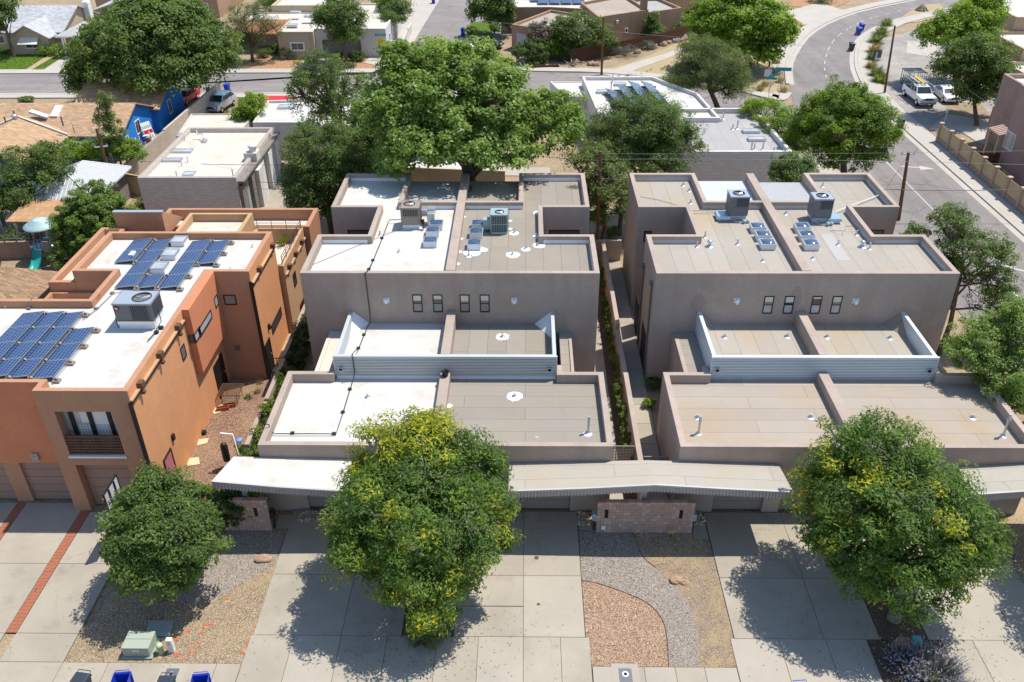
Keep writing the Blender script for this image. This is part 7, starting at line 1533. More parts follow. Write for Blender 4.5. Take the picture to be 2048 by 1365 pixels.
# ------------------------------------------------------------------ poles, wires, signs
def pole(label, base, top, r=.14, arms=(), mat='wood_pole'):
    t = thing('utility_pole', (base[0], base[1], 0), label, 'utility pole'); b = MB(); b.tube([base, top], [r, r*.72], 9); b.build('pole', M[mat], t)
    for z, w, ang in arms:
        T = Matrix.Translation((top[0], top[1], z)) @ Matrix.Rotation(ang, 4, 'Z'); b = MB(); b.box((-w, -.05, -.05), (w, .05, .05), M=T)
        for s in (-w*.85, w*.85): b.lathe((s, 0, .05), [(.05, 0), (.06, .06), (.03, .16)], 8, M=T)
        b.build('crossarm', M['steel'], t)
    return t
P1b = Vector((5.85, 58.95, 0)); P1t = onY(1201, 303, 58.95); P1b.x = P1t.x+.12
pole('brown wooden pole standing in the alley between the duplexes', P1b, P1t, .15)
P2t = onY(1817, 305, 66.2); P2b = Vector((P2t.x+.55, 66.2, 0)); pole('brown wooden pole at the kerb behind the beige roofed duplex', P2b, P2t, .16, ((P2t.z-.15, .55, 0),))
P3t = onY(1790, 52, 101.9); pole('leaning dark pole at the island of the parking court', (42.2, 101.9, 0), P3t, .14)
P4t = onY(193, 258, 72.8); P4b = Vector((-37.3, 72.8, 0)); p4 = pole('leaning brown wooden pole beside the metal roofed shed', P4b, P4t, .17, ((P4t.z-.3, .5, .3), (P4t.z-1.6, .55, .3)))
P5t = onY(1207, 35, 110.2); pole('dark wooden pole at the kerb of the far street', (P5t.x+.1, 110.2, 0), P5t, .15)
b = MB()
for dx in (.45, .6): b.tube([(P4b.x+dx, P4b.y-.05, 0), (P4t.x+dx+.1, P4t.y-.05, P4t.z-2.2)], .05, 6)
b.build('conduit', M['hv_grey'], p4)
def wire(label, a, c, sag, r=.018, mat='wire', n=24):
    a, c = Vector(a), Vector(c); b = MB(); b.tube([a+(c-a)*(k/n)-Vector((0, 0, sag*4*(k/n)*(1-k/n))) for k in range(n+1)], r, 4, cap=False); tag(b.build('overhead_wire', M[mat]), label, 'wire')
def wpx(label, q0, q1, Y0, Y1, sag, r=.018, mat='wire'): wire(label, onY(*q0, Y0), onY(*q1, Y1), sag, r, mat)
wpx('upper thin wire from the alley pole across the round tree to the right edge', (1201, 308), (2060, 302), 58.95, 60, .1, .009, 'wire_l')
wpx('pale cable from the alley pole past the grey roofed house', (1201, 319), (2060, 330), 58.95, 60, -.15, .012, 'wire_l')
wpx('short cable from the alley pole to the beige duplex corner', (1201, 356), (1262, 361), 58.95, 57.6, .05, .011, 'wire_l')
wpx('low black cable from the kerb pole to the right photo edge', (1760, 379), (2060, 379), 66.0, 66.0, .1, .03)
wpx('thin slack wire above the black cable at the right', (1700, 382), (1900, 378), 66.2, 66.2, -.5, .012); wpx('guy wire from the kerb pole down to the street side', (1815, 312), (1772, 378), 66.2, 66.2, 0, .012)
wpx('upper cable from the leaning left pole to the workshop', (-10, 326), (208, 318), 74, 73, .15, .02); wpx('cable from the leaning left pole over the workshop to the alley pole', (208, 318), (600, 330), 72.8, 66, .2, .02)
wpx('second cable left of the leaning pole', (-10, 362), (212, 349), 73, 72.8, .1, .02); wpx('second cable from the leaning pole over the workshop', (212, 349), (600, 366), 72.8, 64, .15, .02); wpx('lowest cable over the workshop front', (215, 362), (600, 379), 72.6, 62, .2, .015)
wpx('cable through the grey green tree towards the alley pole', (600, 268), (1201, 322), 80, 58.95, .2, .015, 'wire_l'); wpx('high wire crossing the big bright tree near the street', (1207, 62), (1610, 92), 110.2, 108, .1, .015, 'wire_l'); wpx('thin wire from the leaning dark pole over the sedan', (1792, 55), (2060, 260), 101.9, 80, .6, .013, 'wire_l')
wpx('thin wire left of the far kerb pole', (880, 30), (1207, 60), 112, 110.2, .3, .012, 'wire_l')
def sign_post(label, base, h, boards):
    t = thing('street_sign', (base[0], base[1], 0), label, 'sign'); b = MB(); b.tube([(base[0], base[1], 0), (base[0], base[1], h)], .035, 6); b.build('post', M['steel'], t)
    for z, w, hh, mat, ang, shape in boards:
        T = Matrix.Translation((base[0], base[1], z)) @ Matrix.Rotation(ang, 4, 'Z'); b = MB()
        if shape == 'd': b.add([(0, -.06, -hh), (w, -.06, 0), (0, -.06, hh), (-w, -.06, 0), (0, -.045, -hh), (w, -.045, 0), (0, -.045, hh), (-w, -.045, 0)], [(0, 1, 2, 3), (7, 6, 5, 4), (0, 4, 5, 1), (1, 5, 6, 2), (2, 6, 7, 3), (3, 7, 4, 0)], M=T)
        elif shape == 'o':
            n = 8; pr = [(w*math.cos((k+.5)*math.pi/4), w*math.sin((k+.5)*math.pi/4)) for k in range(n)]; b.add([(p[0], -.06, p[1]) for p in pr]+[(p[0], -.045, p[1]) for p in pr], [tuple(range(n)), tuple(range(2*n-1, n-1, -1))]+[(k, n+k, n+(k+1) % n, (k+1) % n) for k in range(n)], M=T)
        else: b.box((-w, -.06, -hh), (w, -.045, hh), M=T)
        b.build('plate', M[mat], t)
    return t
p = at(765, 120); t = sign_post('yellow diamond DEAD END sign under a teal street name at the side street corner', (p.x, p.y), 3.3, ((2.35, .62, .62, 'yellow', 0, 'd'), (3.25, .75, .16, 'teal', 0, 'b')))
text(t, 'DEAD', (p.x, p.y-.064, 2.46), .3, 'black'); text(t, 'END', (p.x, p.y-.064, 2.2), .3, 'black'); text(t, 'La Corte', (p.x, p.y-.064, 3.25), .24, 'white')
p = at(1557, 200); sign_post('tall green street name sign on a pole at the island corner', (p.x, p.y), 3.6, ((3.5, .9, .2, 'teal', -.15, 'b'),))
p = at(1535, 207); sign_post('two crossed green street names above the back of a stop sign', (p.x, p.y), 3.0, ((2.85, .6, .14, 'teal', -.35, 'b'), (3.15, .45, .12, 'teal', .5, 'b'), (2.1, .4, .4, 'steel', .9, 'o')))
p = at(1531, 178); sign_post('signpost with a grey plate back beside the olive tree', (p.x, p.y), 3.2, ((1.9, .42, .42, 'steel', 0, 'b'), (2.9, .12, .3, 'black_m', .3, 'b')))
p = at(1748, 140); sign_post('pair of small grey sign backs among the ornamental grasses', (p.x, p.y), 2.2, ((1.75, .3, .5, 'white', .5, 'b'), (2.0, .5, .5, 'hv_grey', -.2, 'b')))
p = at(1887, 250); t = thing('bollard', (p.x, p.y, 0), 'small white marker post on the court driveway', 'bollard'); b = MB(); b.tube([(p.x, p.y, 0), (p.x, p.y, 1.3)], .05, 6); b.build('post', M['white'], t); b = MB(); b.lathe((p.x, p.y, 1.3), [(.09, 0), (.12, .15), (.001, .4)], 8); b.build('cap', M['white'], t)
rg = random.Random(5)
for k in range(26):
    u = k/25; q = (1300+u*85+rg.uniform(-3, 3), 97-u*23+rg.uniform(-2.5, 2.5)); rock('stone', 'knee high '+('pinkish' if k % 2 == 0 else 'grey')+' stone in the rubble row along the dark plank fence', at(*q), (rg.uniform(.3, .5), .3, rg.uniform(.3, .5)), 'rock_g' if k % 2 else 'rock', 30+k, 'stone')['group'] = ('pinkish' if k % 2 == 0 else 'grey')+' stones of the rubble row along the dark plank fence'
for q, lab in (((1182, 130), 'reddish boulder in front of the dark plank fence'), ((1193, 131), 'second reddish boulder nearer the wooden pole'), ((1275, 106), 'big pale boulder among the lavender by the fence'), ((1152, 126), 'low pale boulder at the fence corner')): rock('boulder', lab, at(*q), (.5, .4, .4), 'rock', len(lab))
b = MB(); c = at(1145, 135); 
for k in range(7): a = k*.9; b.tube([(c.x, c.y, .1), (c.x+math.cos(a)*.7, c.y+math.sin(a)*.5, .5+.2*(k % 3)), (c.x+math.cos(a)*1.2, c.y+math.sin(a)*.8, .3+.5*(k % 2))], [.12, .07, .02], 5)
tag(b.build('dead_stump', M['bark_pale']), 'pale dead stump with roots by the far sidewalk', 'stump')
b = MB(); c = at(1843, 22)
for k in range(9): a = k*.7; b.tube([(c.x, c.y, .8), (c.x+math.cos(a)*.5, c.y+math.sin(a)*.5, .5), (c.x+math.cos(a)*1.1, c.y+math.sin(a)*.9, 0)], [.3, .2, .06], 5)
tag(b.build('dead_stump', M['bark_pale']), 'broad dead stump on the dirt island at the top right', 'stump')
t = thing('blue_shed', (*xy((1160, 105)), 0), 'small pale blue garden shed behind the dark plank fence', 'shed'); p = at(1160, 104); gable(t, p.x-1.5, p.x+1.7, p.y, p.y+2.4, 1.7, 2.3, 'X', 'hv_blue', 'galv_w', .1)
t = thing('timber_edging', (*xy((1090, 137)), 0), 'row of upright log edging along the far sidewalk', 'edging'); a_, c_ = at(1062, 137), at(1117, 135)
for k in range(22): q = a_+(c_-a_)*(k/21); b = MB(); b.cyl((q.x, q.y), .1, 0, .3+.06*(k % 3), 7); b.build('log', M['wood_dark'], t)

# ------------------------------------------------------------------ vehicles
def car(name, label, c, rz, paint, kind='sedan', cat='car', L=4.5, Wd=1.8):
    t = thing(name, (0, 0, 0), label, cat)
    # side profile: (y along length, z), front at -y
    if kind == 'sedan': body = [(-2.2, .35), (-2.22, .62), (-2.05, .78), (-1.0, .95), (1.55, 1.0), (2.1, .98), (2.2, .7), (2.15, .35)]; cab = [(-1.05, .93), (-.25, 1.42), (.75, 1.44), (1.65, .98)]
    elif kind == 'suv': body = [(-2.25, .4), (-2.28, .75), (-2.1, .95), (-1.1, 1.1), (1.9, 1.12), (2.2, 1.05), (2.25, .6), (2.2, .4)]; cab = [(-1.1, 1.08), (-.35, 1.66), (1.5, 1.68), (2.1, 1.08)]
    else: body = [(-2.7, .5), (-2.74, .95), (-2.6, 1.12), (-1.3, 1.2), (2.7, 1.2), (2.75, .9), (2.7, .5)]; cab = [(-1.3, 1.18), (-.65, 1.84), (.45, 1.86), (.65, 1.2)]
    h = Wd/2
    def loft(pr, w0, w1, z0, z1):
        b = MB(); n = len(pr)
        for s in (-1, 1):
            b.v += [Vector((s*(w0+(w1-w0)*max(0, min(1, (z-z0)/(z1-z0)))), y, z)) for y, z in pr]
        b.f = [list(range(n)), list(range(2*n-1, n-1, -1))]+[[k, n+k, n+(k+1) % n, (k+1) % n] for k in range(n)]; b.m = [0]*len(b.f); b.sm = [False]*len(b.f); return b
    zb = max(z for y, z in body)
    bo_ = loft(body, h, h-.04, .4, zb).build('body', M[paint], t, bevel=.05)
    cz = [z for y, z in cab]; loft(cab, h-.08, h-.24, min(cz), max(cz)).build('cabin', M[paint], t, bevel=.05)
    # glass set slightly proud of the cabin
    def gl(pts):
        b = MB(); b.add(pts, [(0, 1, 2, 3)]); b.build('window', M['glass'], t)
    y0, z0 = cab[0]; y1, z1 = cab[1]; y2, z2 = cab[2]; y3, z3 = cab[3]; w0, w1 = h-.08, h-.24
    gl([(-w0+.1, y0+.06-.02, z0+.07), (w0-.1, y0+.06-.02, z0+.07), (w1-.06, y1-.06, z1-.04), (-w1+.06, y1-.06, z1-.04)])
    gl([(w0-.1, y3-.04+.03, z3+.08), (-w0+.1, y3-.04+.03, z3+.08), (-w1+.06, y2+.08, z2-.06), (w1-.06, y2+.08, z2-.06)])
    for s in (-1, 1):
        ym = (y1+y2)/2
        for ya, yb, yc, yd in ((y0+.25, ym-.06, ym-.06, y1+.08), (ym+.06, y3-.22, y2-.06, ym+.06)):
            p = [(s*(w0+.012), ya, z0+.1), (s*(w0+.012), yb, z0+.1), (s*(w1+.04), yc, z1-.08), (s*(w1+.04), yd, z1-.08)]; gl(p if s > 0 else p[::-1])
    wr = .33 if kind != 'pickup' else .39
    for s in (-1, 1):
        for y in (body[0][0]+.85, body[-1][0]-.85):
            b = MB(); b.tube([(s*(h-.2), y, wr), (s*(h+.015), y, wr)], wr, 16); wo = b.build('wheel', M['tyre'], t)
            b = MB(); b.tube([(s*(h+.016), y, wr), (s*(h+.03), y, wr)], wr*.6, 12, smooth=False); b.build('rim', M['chrome'], wo)
        b = MB(); fy = body[1][0]; b.box((s*(h-.42)-.18, fy-.03, body[1][1]-.02), (s*(h-.42)+.18, fy+.3, body[1][1]+.13)); b.build('headlight', M['lamp'], t)
        b = MB(); b.box((s*(h-.3)-.14, body[-1][0]-.15, body[-2][1]), (s*(h-.3)+.14, body[-1][0]+.06, body[-2][1]+.2)); b.build('tail_light', M['redp'], t)
        b = MB(); b.box((s*(h+.0), y0+.3, z0+.05), (s*(h+.0)+s*.2, y0+.42, z0+.22)) if s > 0 else b.box((s*(h+.0)-.2, y0+.3, z0+.05), (s*h, y0+.42, z0+.22)); b.build('mirror', M[paint], t)
    b = MB(); fy = body[1][0]; b.box((-h*.5, fy-.035, body[1][1]-.08), (h*.5, fy+.1, body[1][1]+.1)); b.build('grille', M['dark'], t); b = MB(); b.box((-h*.92, fy-.06, .42), (h*.92, fy+.2, .58)); b.build('bumper', M[paint if kind == 'sedan' else 'chrome'], t, bevel=.03)
    if kind == 'pickup':
        b = MB(); b.box((-h+.12, .8, 1.19), (h-.12, 2.6, 1.205)); b.build('bed', M['dark'], t)
        b = MB()
        for y in (-.4, .6, 2.5):
            b.tube([(-h+.1, y, 1.2), (-h+.1, y, 2.05), (h-.1, y, 2.05), (h-.1, y, 1.2)], .035, 6)
        for s in (-1, 1): b.tube([(s*(h-.1), -1.0, 2.06), (s*(h-.1), 2.6, 2.06)], .035, 6)
        b.build('ladder_rack', M['steel'], t)
        for k, x in enumerate((-.4, .1, .45)): b = MB(); b.box((x-.12, -.3, 2.1), (x+.12, 2.4, 2.17)); b.build('ladder', M['yellow' if k == 1 else 'steel'], t)
    t.location = (c[0], c[1], 0); t.rotation_euler = (0, 0, rz); return t
p = at(1854, 217); car('pickup_truck', 'white pickup truck with a ladder rack parked in the right court', (p.x, p.y+2.75), .0, 'car_white', 'pickup', 'pickup truck', 5.5, 1.95)
p = at(1900, 210); car('parked_car', 'white sedan parked beside the pickup under the right trees', (p.x+.3, p.y+2.2), .0, 'car_white')
p = at(425, 230); car('parked_car', 'silver car with a dark sunroof parked behind the grey block wall', (p.x+.35, p.y+2.2), -.2, 'car_silver', 'suv', 'car'); 
b = MB(); b.box((p.x-.05, p.y+2.0, 1.69), (p.x+.75, p.y+2.8, 1.70)); 
p = at(360, 215); car('parked_car', 'red car in the shade of the big dark tree', (p.x, p.y+2.0), -.15, 'redp')
p = at(975, 95); car('parked_car', 'dark brown car in the adobe house drive', (p.x, p.y), 1.3, 'car_dark'); p = at(965, 98); car('parked_car', 'white topped blue car half hidden behind the cottonwood crown', (p.x-1.6, p.y-2.0), 1.2, 'car_white')
p = at(1822, 190); t = thing('utility_trailer', (p.x+.9, p.y+1.8, 0), 'open black mesh trailer with a flat grey top behind the pickup', 'trailer'); x0, y0 = p.x-.2, p.y
b = MB(); b.box((x0, y0, .5), (x0+2.0, y0+3.4, .6)); b.build('bed', M['black_m'], t)
b = MB()
for s in (0, 2.0):
    for k in range(7): b.tube([(x0+s, y0+k*.56, .6), (x0+s, y0+k*.56, 2.1)], .03, 5)
    for z in (.95, 2.1): b.tube([(x0+s, y0, z), (x0+s, y0+3.4, z)], .03, 5)
for k in range(5): b.tube([(x0+k*.5, y0+3.4, .6), (x0+k*.5, y0+3.4, 2.1)], .025, 5)
b.tube([(x0, y0, 2.1), (x0+2, y0, 2.1)], .03, 5); b.build('cage', M['black_m'], t)
b = MB(); b.box((x0-.1, y0+1.3, 2.14), (x0+2.1, y0+3.5, 2.19)); b.build('top_cover', M['hv_grey'], t)
for x in (x0-.12, x0+1.95): b = MB(); b.tube([(x, y0+1.6, .33), (x+.18, y0+1.6, .33)], .33, 14); b.build('wheel', M['tyre'], t)
for k, (dx, dy, mt) in enumerate(((.5, .5, 'offwhite'), (1.3, .4, 'yellow'), (1.0, 1.0, 'hv_grey'))): b = MB(); b.box((x0+dx-.25, y0+dy-.25, .605), (x0+dx+.25, y0+dy+.3, 1.0)); b.build('load', M[mt], t)
# ------------------------------------------------------------------ trees and plants
def yel(frac_f):
    def f(cl, ct, rng):
        fr = np.array([frac_f(p) for p in cl[:, :3]]); hi = cl[:, 3] > .62
        pick = (rng.random(len(cl)) < fr) & hi
        return np.where(pick, .93, np.minimum(ct, .66))
    return f
def nz(p, s, o=0): return mnoise.noise(Vector((p[0]*s+o, p[1]*s, p[2]*s)))
A_ = lambda *v: np.array(v, float)
tree('round_tree', (-15.95, 25.9, 0), [(A_(-15.72, 26.59, 3.55), (2.16, 1.94, 1.72)), (A_(-14.60, 26.21, 3.30), (1.50, 1.50, 1.41)), (A_(-16.13, 27.56, 4.40), (1.32, 1.14, 1.06)), (A_(-16.22, 25.53, 2.90), (1.41, 1.14, 1.14)), (A_(-15.32, 25.24, 2.40), (1.50, 0.97, 0.88))], 480, 145, .46, .15, .085, 'lf_green', 'round headed green tree in the left gravel yard', r0=.13, nl=7, seed=11, twig=.012, shell=.68, flat=.7)
tree('locust_tree', (-4.15, 24.6, 0), [(A_(-4.87, 28.72, 5.90), (2.26, 1.91, 1.83)), (A_(-2.81, 28.81, 5.20), (1.74, 1.65, 1.48)), (A_(-4.62, 29.30, 6.70), (1.13, 0.87, 0.87)), (A_(-6.85, 27.94, 4.60), (1.30, 1.30, 1.13)), (A_(-1.69, 28.23, 4.80), (0.96, 0.96, 0.87)), (A_(-4.27, 25.90, 4.70), (3.39, 2.52, 2.17)), (A_(-6.08, 26.19, 4.30), (1.91, 2.09, 1.74)), (A_(-2.29, 26.29, 4.20), (1.74, 1.91, 1.74)), (A_(-3.93, 23.87, 3.00), (1.91, 1.04, 1.39)), (A_(-3.67, 23.38, 2.00), (0.96, 0.61, 0.96)), (A_(-6.94, 25.03, 3.60), (1.04, 1.04, 1.04))],
     800, 112, .54, .20, .072, 'lf_locust', 'large tree with many yellow tipped leaves in front of the white and grey duplex', r0=.2, nl=11, seed=12, twig=.018, bark='bark_pale', top=(-4.3, 26.4, 4.4), tonef=yel(lambda p: (.85 if p[1] > 27.4 and p[0] < -3.0 else .2)+.45*nz(p, .45)), shell=.68, flat=.68)
tree('locust_tree', (15.85, 25.1, 0), [(A_(14.66, 28.24, 5.70), (2.58, 2.15, 2.06)), (A_(15.00, 26.30, 5.00), (3.18, 2.67, 2.24)), (A_(16.72, 25.91, 4.40), (2.49, 2.32, 1.98)), (A_(13.54, 27.36, 4.60), (1.98, 1.89, 1.72)), (A_(15.34, 24.07, 3.20), (1.98, 1.20, 1.38)), (A_(17.67, 25.04, 3.50), (1.20, 1.20, 1.12)), (A_(12.68, 26.01, 3.80), (0.95, 1.03, 0.95)), (A_(13.54, 24.74, 3.20), (1.03, 1.03, 0.86))],
     780, 120, .56, .20, .072, 'lf_locust', 'large dense green tree with a yellow diagonal band before the beige roofed duplex', r0=.24, nl=11, seed=13, twig=.018, bark='bark_pale', top=(15.3, 26.4, 4.2), tonef=yel(lambda p: .0+(.5 if abs((p[0]-15.3)*.75+(p[1]-25.6)) < .8 else 0)+.3*nz(p, .5, 5)), shell=.68, flat=.68)
bush('shrub', (-4.05, 23.5), (.85, .6, 1.1), 'lf_olive', 'sparse olive green shrub at the foot of the yellow-tipped tree', n=70, per=45, L=.1, Wd=.035, seed=31)
tuft('sage_bush', (16.3, 22.1), 1.6, 1.35, 'lf_lav', 'silvery lavender bush beside the boulder under the dense round tree', 'shrub', None, n=900, w=.035, seed=32, spread=1.0, flower='lf_lav')
tuft('sage_bush', (15.4, 22.7), 1.0, 1.0, 'lf_lav', 'smaller lavender bush left of the boulder under the dense round tree', 'shrub', None, n=420, w=.035, seed=33, flower='lf_lav')
bush('ivy_bush', (-14.3, 30.45), (1.15, .55, 2.1), 'lf_ivy', 'dark bush smothering the short pink block wall', n=170, per=70, L=.1, Wd=.075, seed=34, rc=.26)
bush('shrub', (-13.0, 30.8), (.45, .35, 1.9), 'lf_bright', 'bright green sprig poking up behind the short pink wall', n=22, per=40, L=.12, Wd=.1, seed=35, rc=.2)
def ptree(name, label, Y, items, n, per, rc, L, Wd, leaf, seed, base=None, r0=.2, bark='bark', cat='tree', **kw):
    bl = pblobs(Y, items); c = np.mean([b[0] for b in bl], axis=0)
    if base is None: base = (float(c[0]), float(c[1])+.3, 0)
    return tree(name, base, bl, n, per, rc, L, Wd, leaf, label, cat, None, r0, None, kw.pop('nl', 8), seed, bark, **kw)
ptree('cottonwood_tree', 'huge bright cottonwood rising behind the white and grey duplex', 61.5, [(900, 165, 130, 80, 1.5, 5.5), (800, 210, 80, 62, 0, 4.5), (1010, 215, 92, 72, 0, 4.5), (895, 265, 135, 62, -2.5, 4.6), (1100, 250, 68, 62, 0, 3.5), (800, 130, 36, 40, 1, 2.5), (820, 285, 64, 44, -3, 3.6), (1010, 295, 72, 36, -3.5, 3.4), (785, 330, 34, 24, -3, 2)], 1150, 84, .66, .27, .19, 'lf_cotton', 41, (-2.9, 63, 0), .55, nl=16, twig=.025, shell=.6, twn=.6)
ptree('elm_tree', 'thin grey green tree with see-through crown in front of the far white roof', 78, [(640, 150, 62, 48, 0, 3), (690, 190, 62, 40, 0, 3), (610, 190, 34, 40, 0, 2.5), (670, 230, 70, 40, -1, 3)], 330, 60, .55, .2, .1, 'lf_dark', 42, (-15.6, 79, 0), .3, nl=10, twig=.03, up=.3)
ptree('elm_tree', 'bushy grey green tree between the workshop yard and the duplex', 63, [(640, 310, 78, 66, 0, 3.5), (625, 400, 58, 62, -1.5, 3), (690, 350, 60, 60, -1, 3), (600, 360, 34, 44, 0, 2)], 620, 75, .55, .19, .09, 'lf_dark', 43, (-15.4, 62.5, 0), .3, nl=9)
ptree('elm_tree', 'dark green tree in the shade left of the cottonwood trunk', 68, [(735, 270, 48, 60, 0, 3), (740, 330, 40, 40, -1, 2.5)], 260, 70, .6, .22, .13, 'lf_dark', 44)
ptree('acacia_tree', 'dark feathery spreading tree beside the grey flat roof', 66, [(1290, 240, 92, 48, 0, 4), (1340, 285, 72, 46, 0, 3.5), (1230, 280, 62, 52, -.5, 3), (1290, 320, 92, 38, -2, 3)], 620, 80, .6, .24, .075, 'lf_dark', 45, (9.8, 66.5, 0), .35, nl=12, twig=.03)
ptree('elm_tree', 'dark leafy tree filling the gap above the alley between the duplexes', 60.5, [(1215, 370, 56, 42, 0, 2.2), (1190, 420, 36, 44, 0, 1.6), (1190, 320, 60, 30, 1, 2.5), (1245, 400, 26, 30, 0, 1.4)], 330, 70, .45, .18, .085, 'lf_grey', 46)
ptree('round_tree', 'big perfectly round green tree beside the right street', 74, [(1685, 245, 92, 70, 0, 4.2), (1640, 265, 66, 58, 0, 3.6), (1745, 255, 52, 60, 0, 3.4), (1690, 205, 62, 38, 1, 3), (1700, 310, 76, 30, -1, 3)], 900, 95, .55, .2, .105, 'lf_bright', 47, (29.0, 74.6, 0), .3, nl=9, tonef=lambda cl, ct, rng: ct-.2+.3*np.array([nz(p, .3, 2) for p in cl[:, :3]]))
ptree('small_tree', 'small rounded green tree between the grey flat roof and the beige duplex', 66, [(1590, 338, 46, 26, 0, 2), (1560, 352, 28, 14, 0, 1.4)], 130, 80, .45, .17, .09, 'lf_green', 48)
ptree('shrub', 'yellow green shrub wrapping the corner of the grey flat roofed house', 82, [(1520, 215, 42, 16, 1, 2), (1560, 250, 46, 40, -3, 2.5), (1575, 285, 26, 34, -5, 2)], 230, 70, .45, .17, .1, 'lf_bright', 49, cat='shrub')
ptree('olive_tree', 'grey green weeping tree on the dry corner', 93, [(1425, 140, 74, 56, 0, 4), (1400, 100, 40, 30, 1, 3), (1465, 175, 48, 34, -1, 3), (1370, 160, 34, 36, 0, 2.5)], 560, 75, .7, .3, .05, 'lf_olive', 50, (21.3, 93.5, 0), .3, nl=10, twig=.03, droop=.7)
ptree('sycamore_tree', 'large bright green tree near the bend of the right street', 113, [(1485, 40, 90, 58, 0, 5.5), (1430, 55, 52, 44, 0, 4), (1545, 60, 42, 44, 0, 4), (1490, 92, 72, 30, -1, 4)], 700, 80, .95, .36, .28, 'lf_bright', 51, (29, 114, 0), .4)
ptree('elm_tree', 'massive dark green tree over the parked red car at the upper left', 96, [(300, 70, 118, 62, 0, 6.5), (225, 110, 92, 62, 0, 5.5), (390, 105, 88, 58, 0, 5.5), (320, 140, 128, 46, -2, 5), (180, 150, 42, 32, -1, 3.5), (330, 25, 70, 28, 1, 4)], 1200, 85, .95, .33, .22, 'lf_dark', 52, (-45.0, 97, 0), .6, nl=14, twig=.04, tonef=lambda cl, ct, rng: ct+.08+.25*np.array([nz(p, .25, 4) for p in cl[:, :3]]))
ptree('ash_tree', 'open crowned tree leaning over the street wall right of the beige duplex', 47.5, [(1905, 440, 42, 26, 1, 1.6), (1925, 490, 52, 30, 0, 1.9), (1990, 505, 40, 34, 0, 1.7), (1980, 560, 50, 26, -.5, 1.7), (1995, 612, 46, 24, -1, 1.5), (1830, 466, 30, 12, 1.5, 1), (1900, 530, 34, 26, 0, 1.3)], 380, 72, .36, .14, .075, 'lf_green', 53, (26.2, 46.0, 0), .16, nl=12, twig=.02)
ptree('ash_tree', 'leafy tree at the right photo edge beside the beige garage roof', 37.0, [(1985, 680, 72, 44, 1.5, 2), (2010, 750, 62, 52, 0, 2), (1940, 705, 40, 34, 1, 1.6), (2040, 640, 40, 36, 1.5, 1.6), (2040, 800, 36, 44, -1, 1.4)], 480, 85, .36, .13, .075, 'lf_cotton', 54, (27.0, 37.5, 0), .16, nl=9, twig=.015)
ptree('ash_tree', 'green tree shading the white sedan in the right court', 93, [(1955, 120, 66, 48, 0, 3.6), (1985, 155, 44, 38, 0, 3), (1915, 140, 46, 34, 0, 3), (1955, 185, 44, 24, -1, 2.6)], 520, 80, .7, .26, .14, 'lf_green', 55, (47.8, 90.2, 0), .22, nl=8)
ptree('ash_tree', 'yellow green tree behind the one over the sedan', 106, [(1940, 50, 62, 40, 0, 4), (1890, 70, 52, 36, 0, 3.6), (1975, 20, 40, 34, 1, 3)], 420, 75, .8, .3, .17, 'lf_bright', 56, (52.5, 107, 0), .25)
ptree('arborvitae_tree', 'dense dark green conifer beside the orange house', 59, [(185, 415, 54, 52, 0, 2.6), (150, 460, 46, 48, -1, 2.2), (228, 435, 36, 44, -.5, 2), (190, 480, 58, 40, -1.5, 2.4), (190, 440, 50, 50, -.8, 2.3), (240, 480, 30, 34, -1.5, 1.8), (140, 505, 36, 26, -2, 1.8)], 760, 140, .36, .2, .065, 'lf_con', 57, (-34.2, 60.3, 0), .2, up=.6)
ptree('shrub', 'loose grey green shrubs at the left photo edge beside the silver roofed shed', 66, [(30, 340, 46, 40, 1, 2.5), (45, 385, 46, 46, -1, 2.2), (90, 320, 40, 34, 1, 2), (0, 410, 30, 46, -2, 2), (110, 350, 30, 30, 0, 1.6)], 420, 70, .5, .17, .1, 'lf_dark', 58, cat='shrub')
ptree('hedge', 'yellow green flowering hedge between the blue house and the silver roofed shed', 75, [(150, 308, 46, 22, 1, 1.8), (205, 300, 44, 24, .5, 1.8), (255, 305, 36, 26, 0, 1.6), (110, 318, 24, 16, 1, 1.5)], 300, 75, .42, .15, .1, 'lf_bright', 59, cat='hedge')
ptree('poplar_tree', 'thin tall scraggly tree behind the leaning pole', 75, [(212, 215, 18, 28, 0, 1), (222, 262, 26, 26, 0, 1.2), (208, 240, 22, 18, 0, 1), (232, 290, 26, 20, 0, 1.2)], 110, 60, .42, .18, .1, 'lf_grey', 60, r0=.1)
ptree('small_tree', 'yellow green small tree beside the white roof with red awnings', 84, [(503, 208, 28, 24, 0, 1.8), (490, 235, 26, 26, -.5, 1.6)], 130, 70, .5, .2, .13, 'lf_bright', 61)
ptree('juniper', 'dark juniper at the foot of the big dark tree by the street', 100, [(170, 175, 34, 26, 0, 2), (205, 185, 28, 22, 0, 2)], 110, 70, .55, .22, .06, 'lf_con', 62, cat='shrub')
ptree('olive_tree', 'airy pale olive tree before the tan flat roofed house', 117, [(500, 40, 48, 40, 0, 3), (470, 75, 28, 34, 0, 2), (535, 60, 30, 30, 0, 2), (500, 85, 34, 20, 0, 2)], 260, 60, .7, .24, .07, 'lf_olive', 63, (-36.6, 117, 0), .22, nl=9, twig=.03, twn=.9)
ptree('ash_tree', 'deep green street tree in front of the white garage house', 116, [(685, 30, 48, 40, 0, 3.2), (690, 65, 40, 28, 0, 2.8), (650, 40, 26, 28, 0, 2)], 300, 80, .75, .26, .14, 'lf_green', 64, (-23.6, 115.5, 0), .22, bark='bark')
ptree('shrub', 'green shrubs over the white courtyard wall', 127, [(785, 35, 28, 26, 0, 2.4), (800, 20, 22, 24, 2, 2), (775, 10, 20, 16, 5, 2)], 170, 60, .7, .26, .14, 'lf_green', 65, cat='shrub')
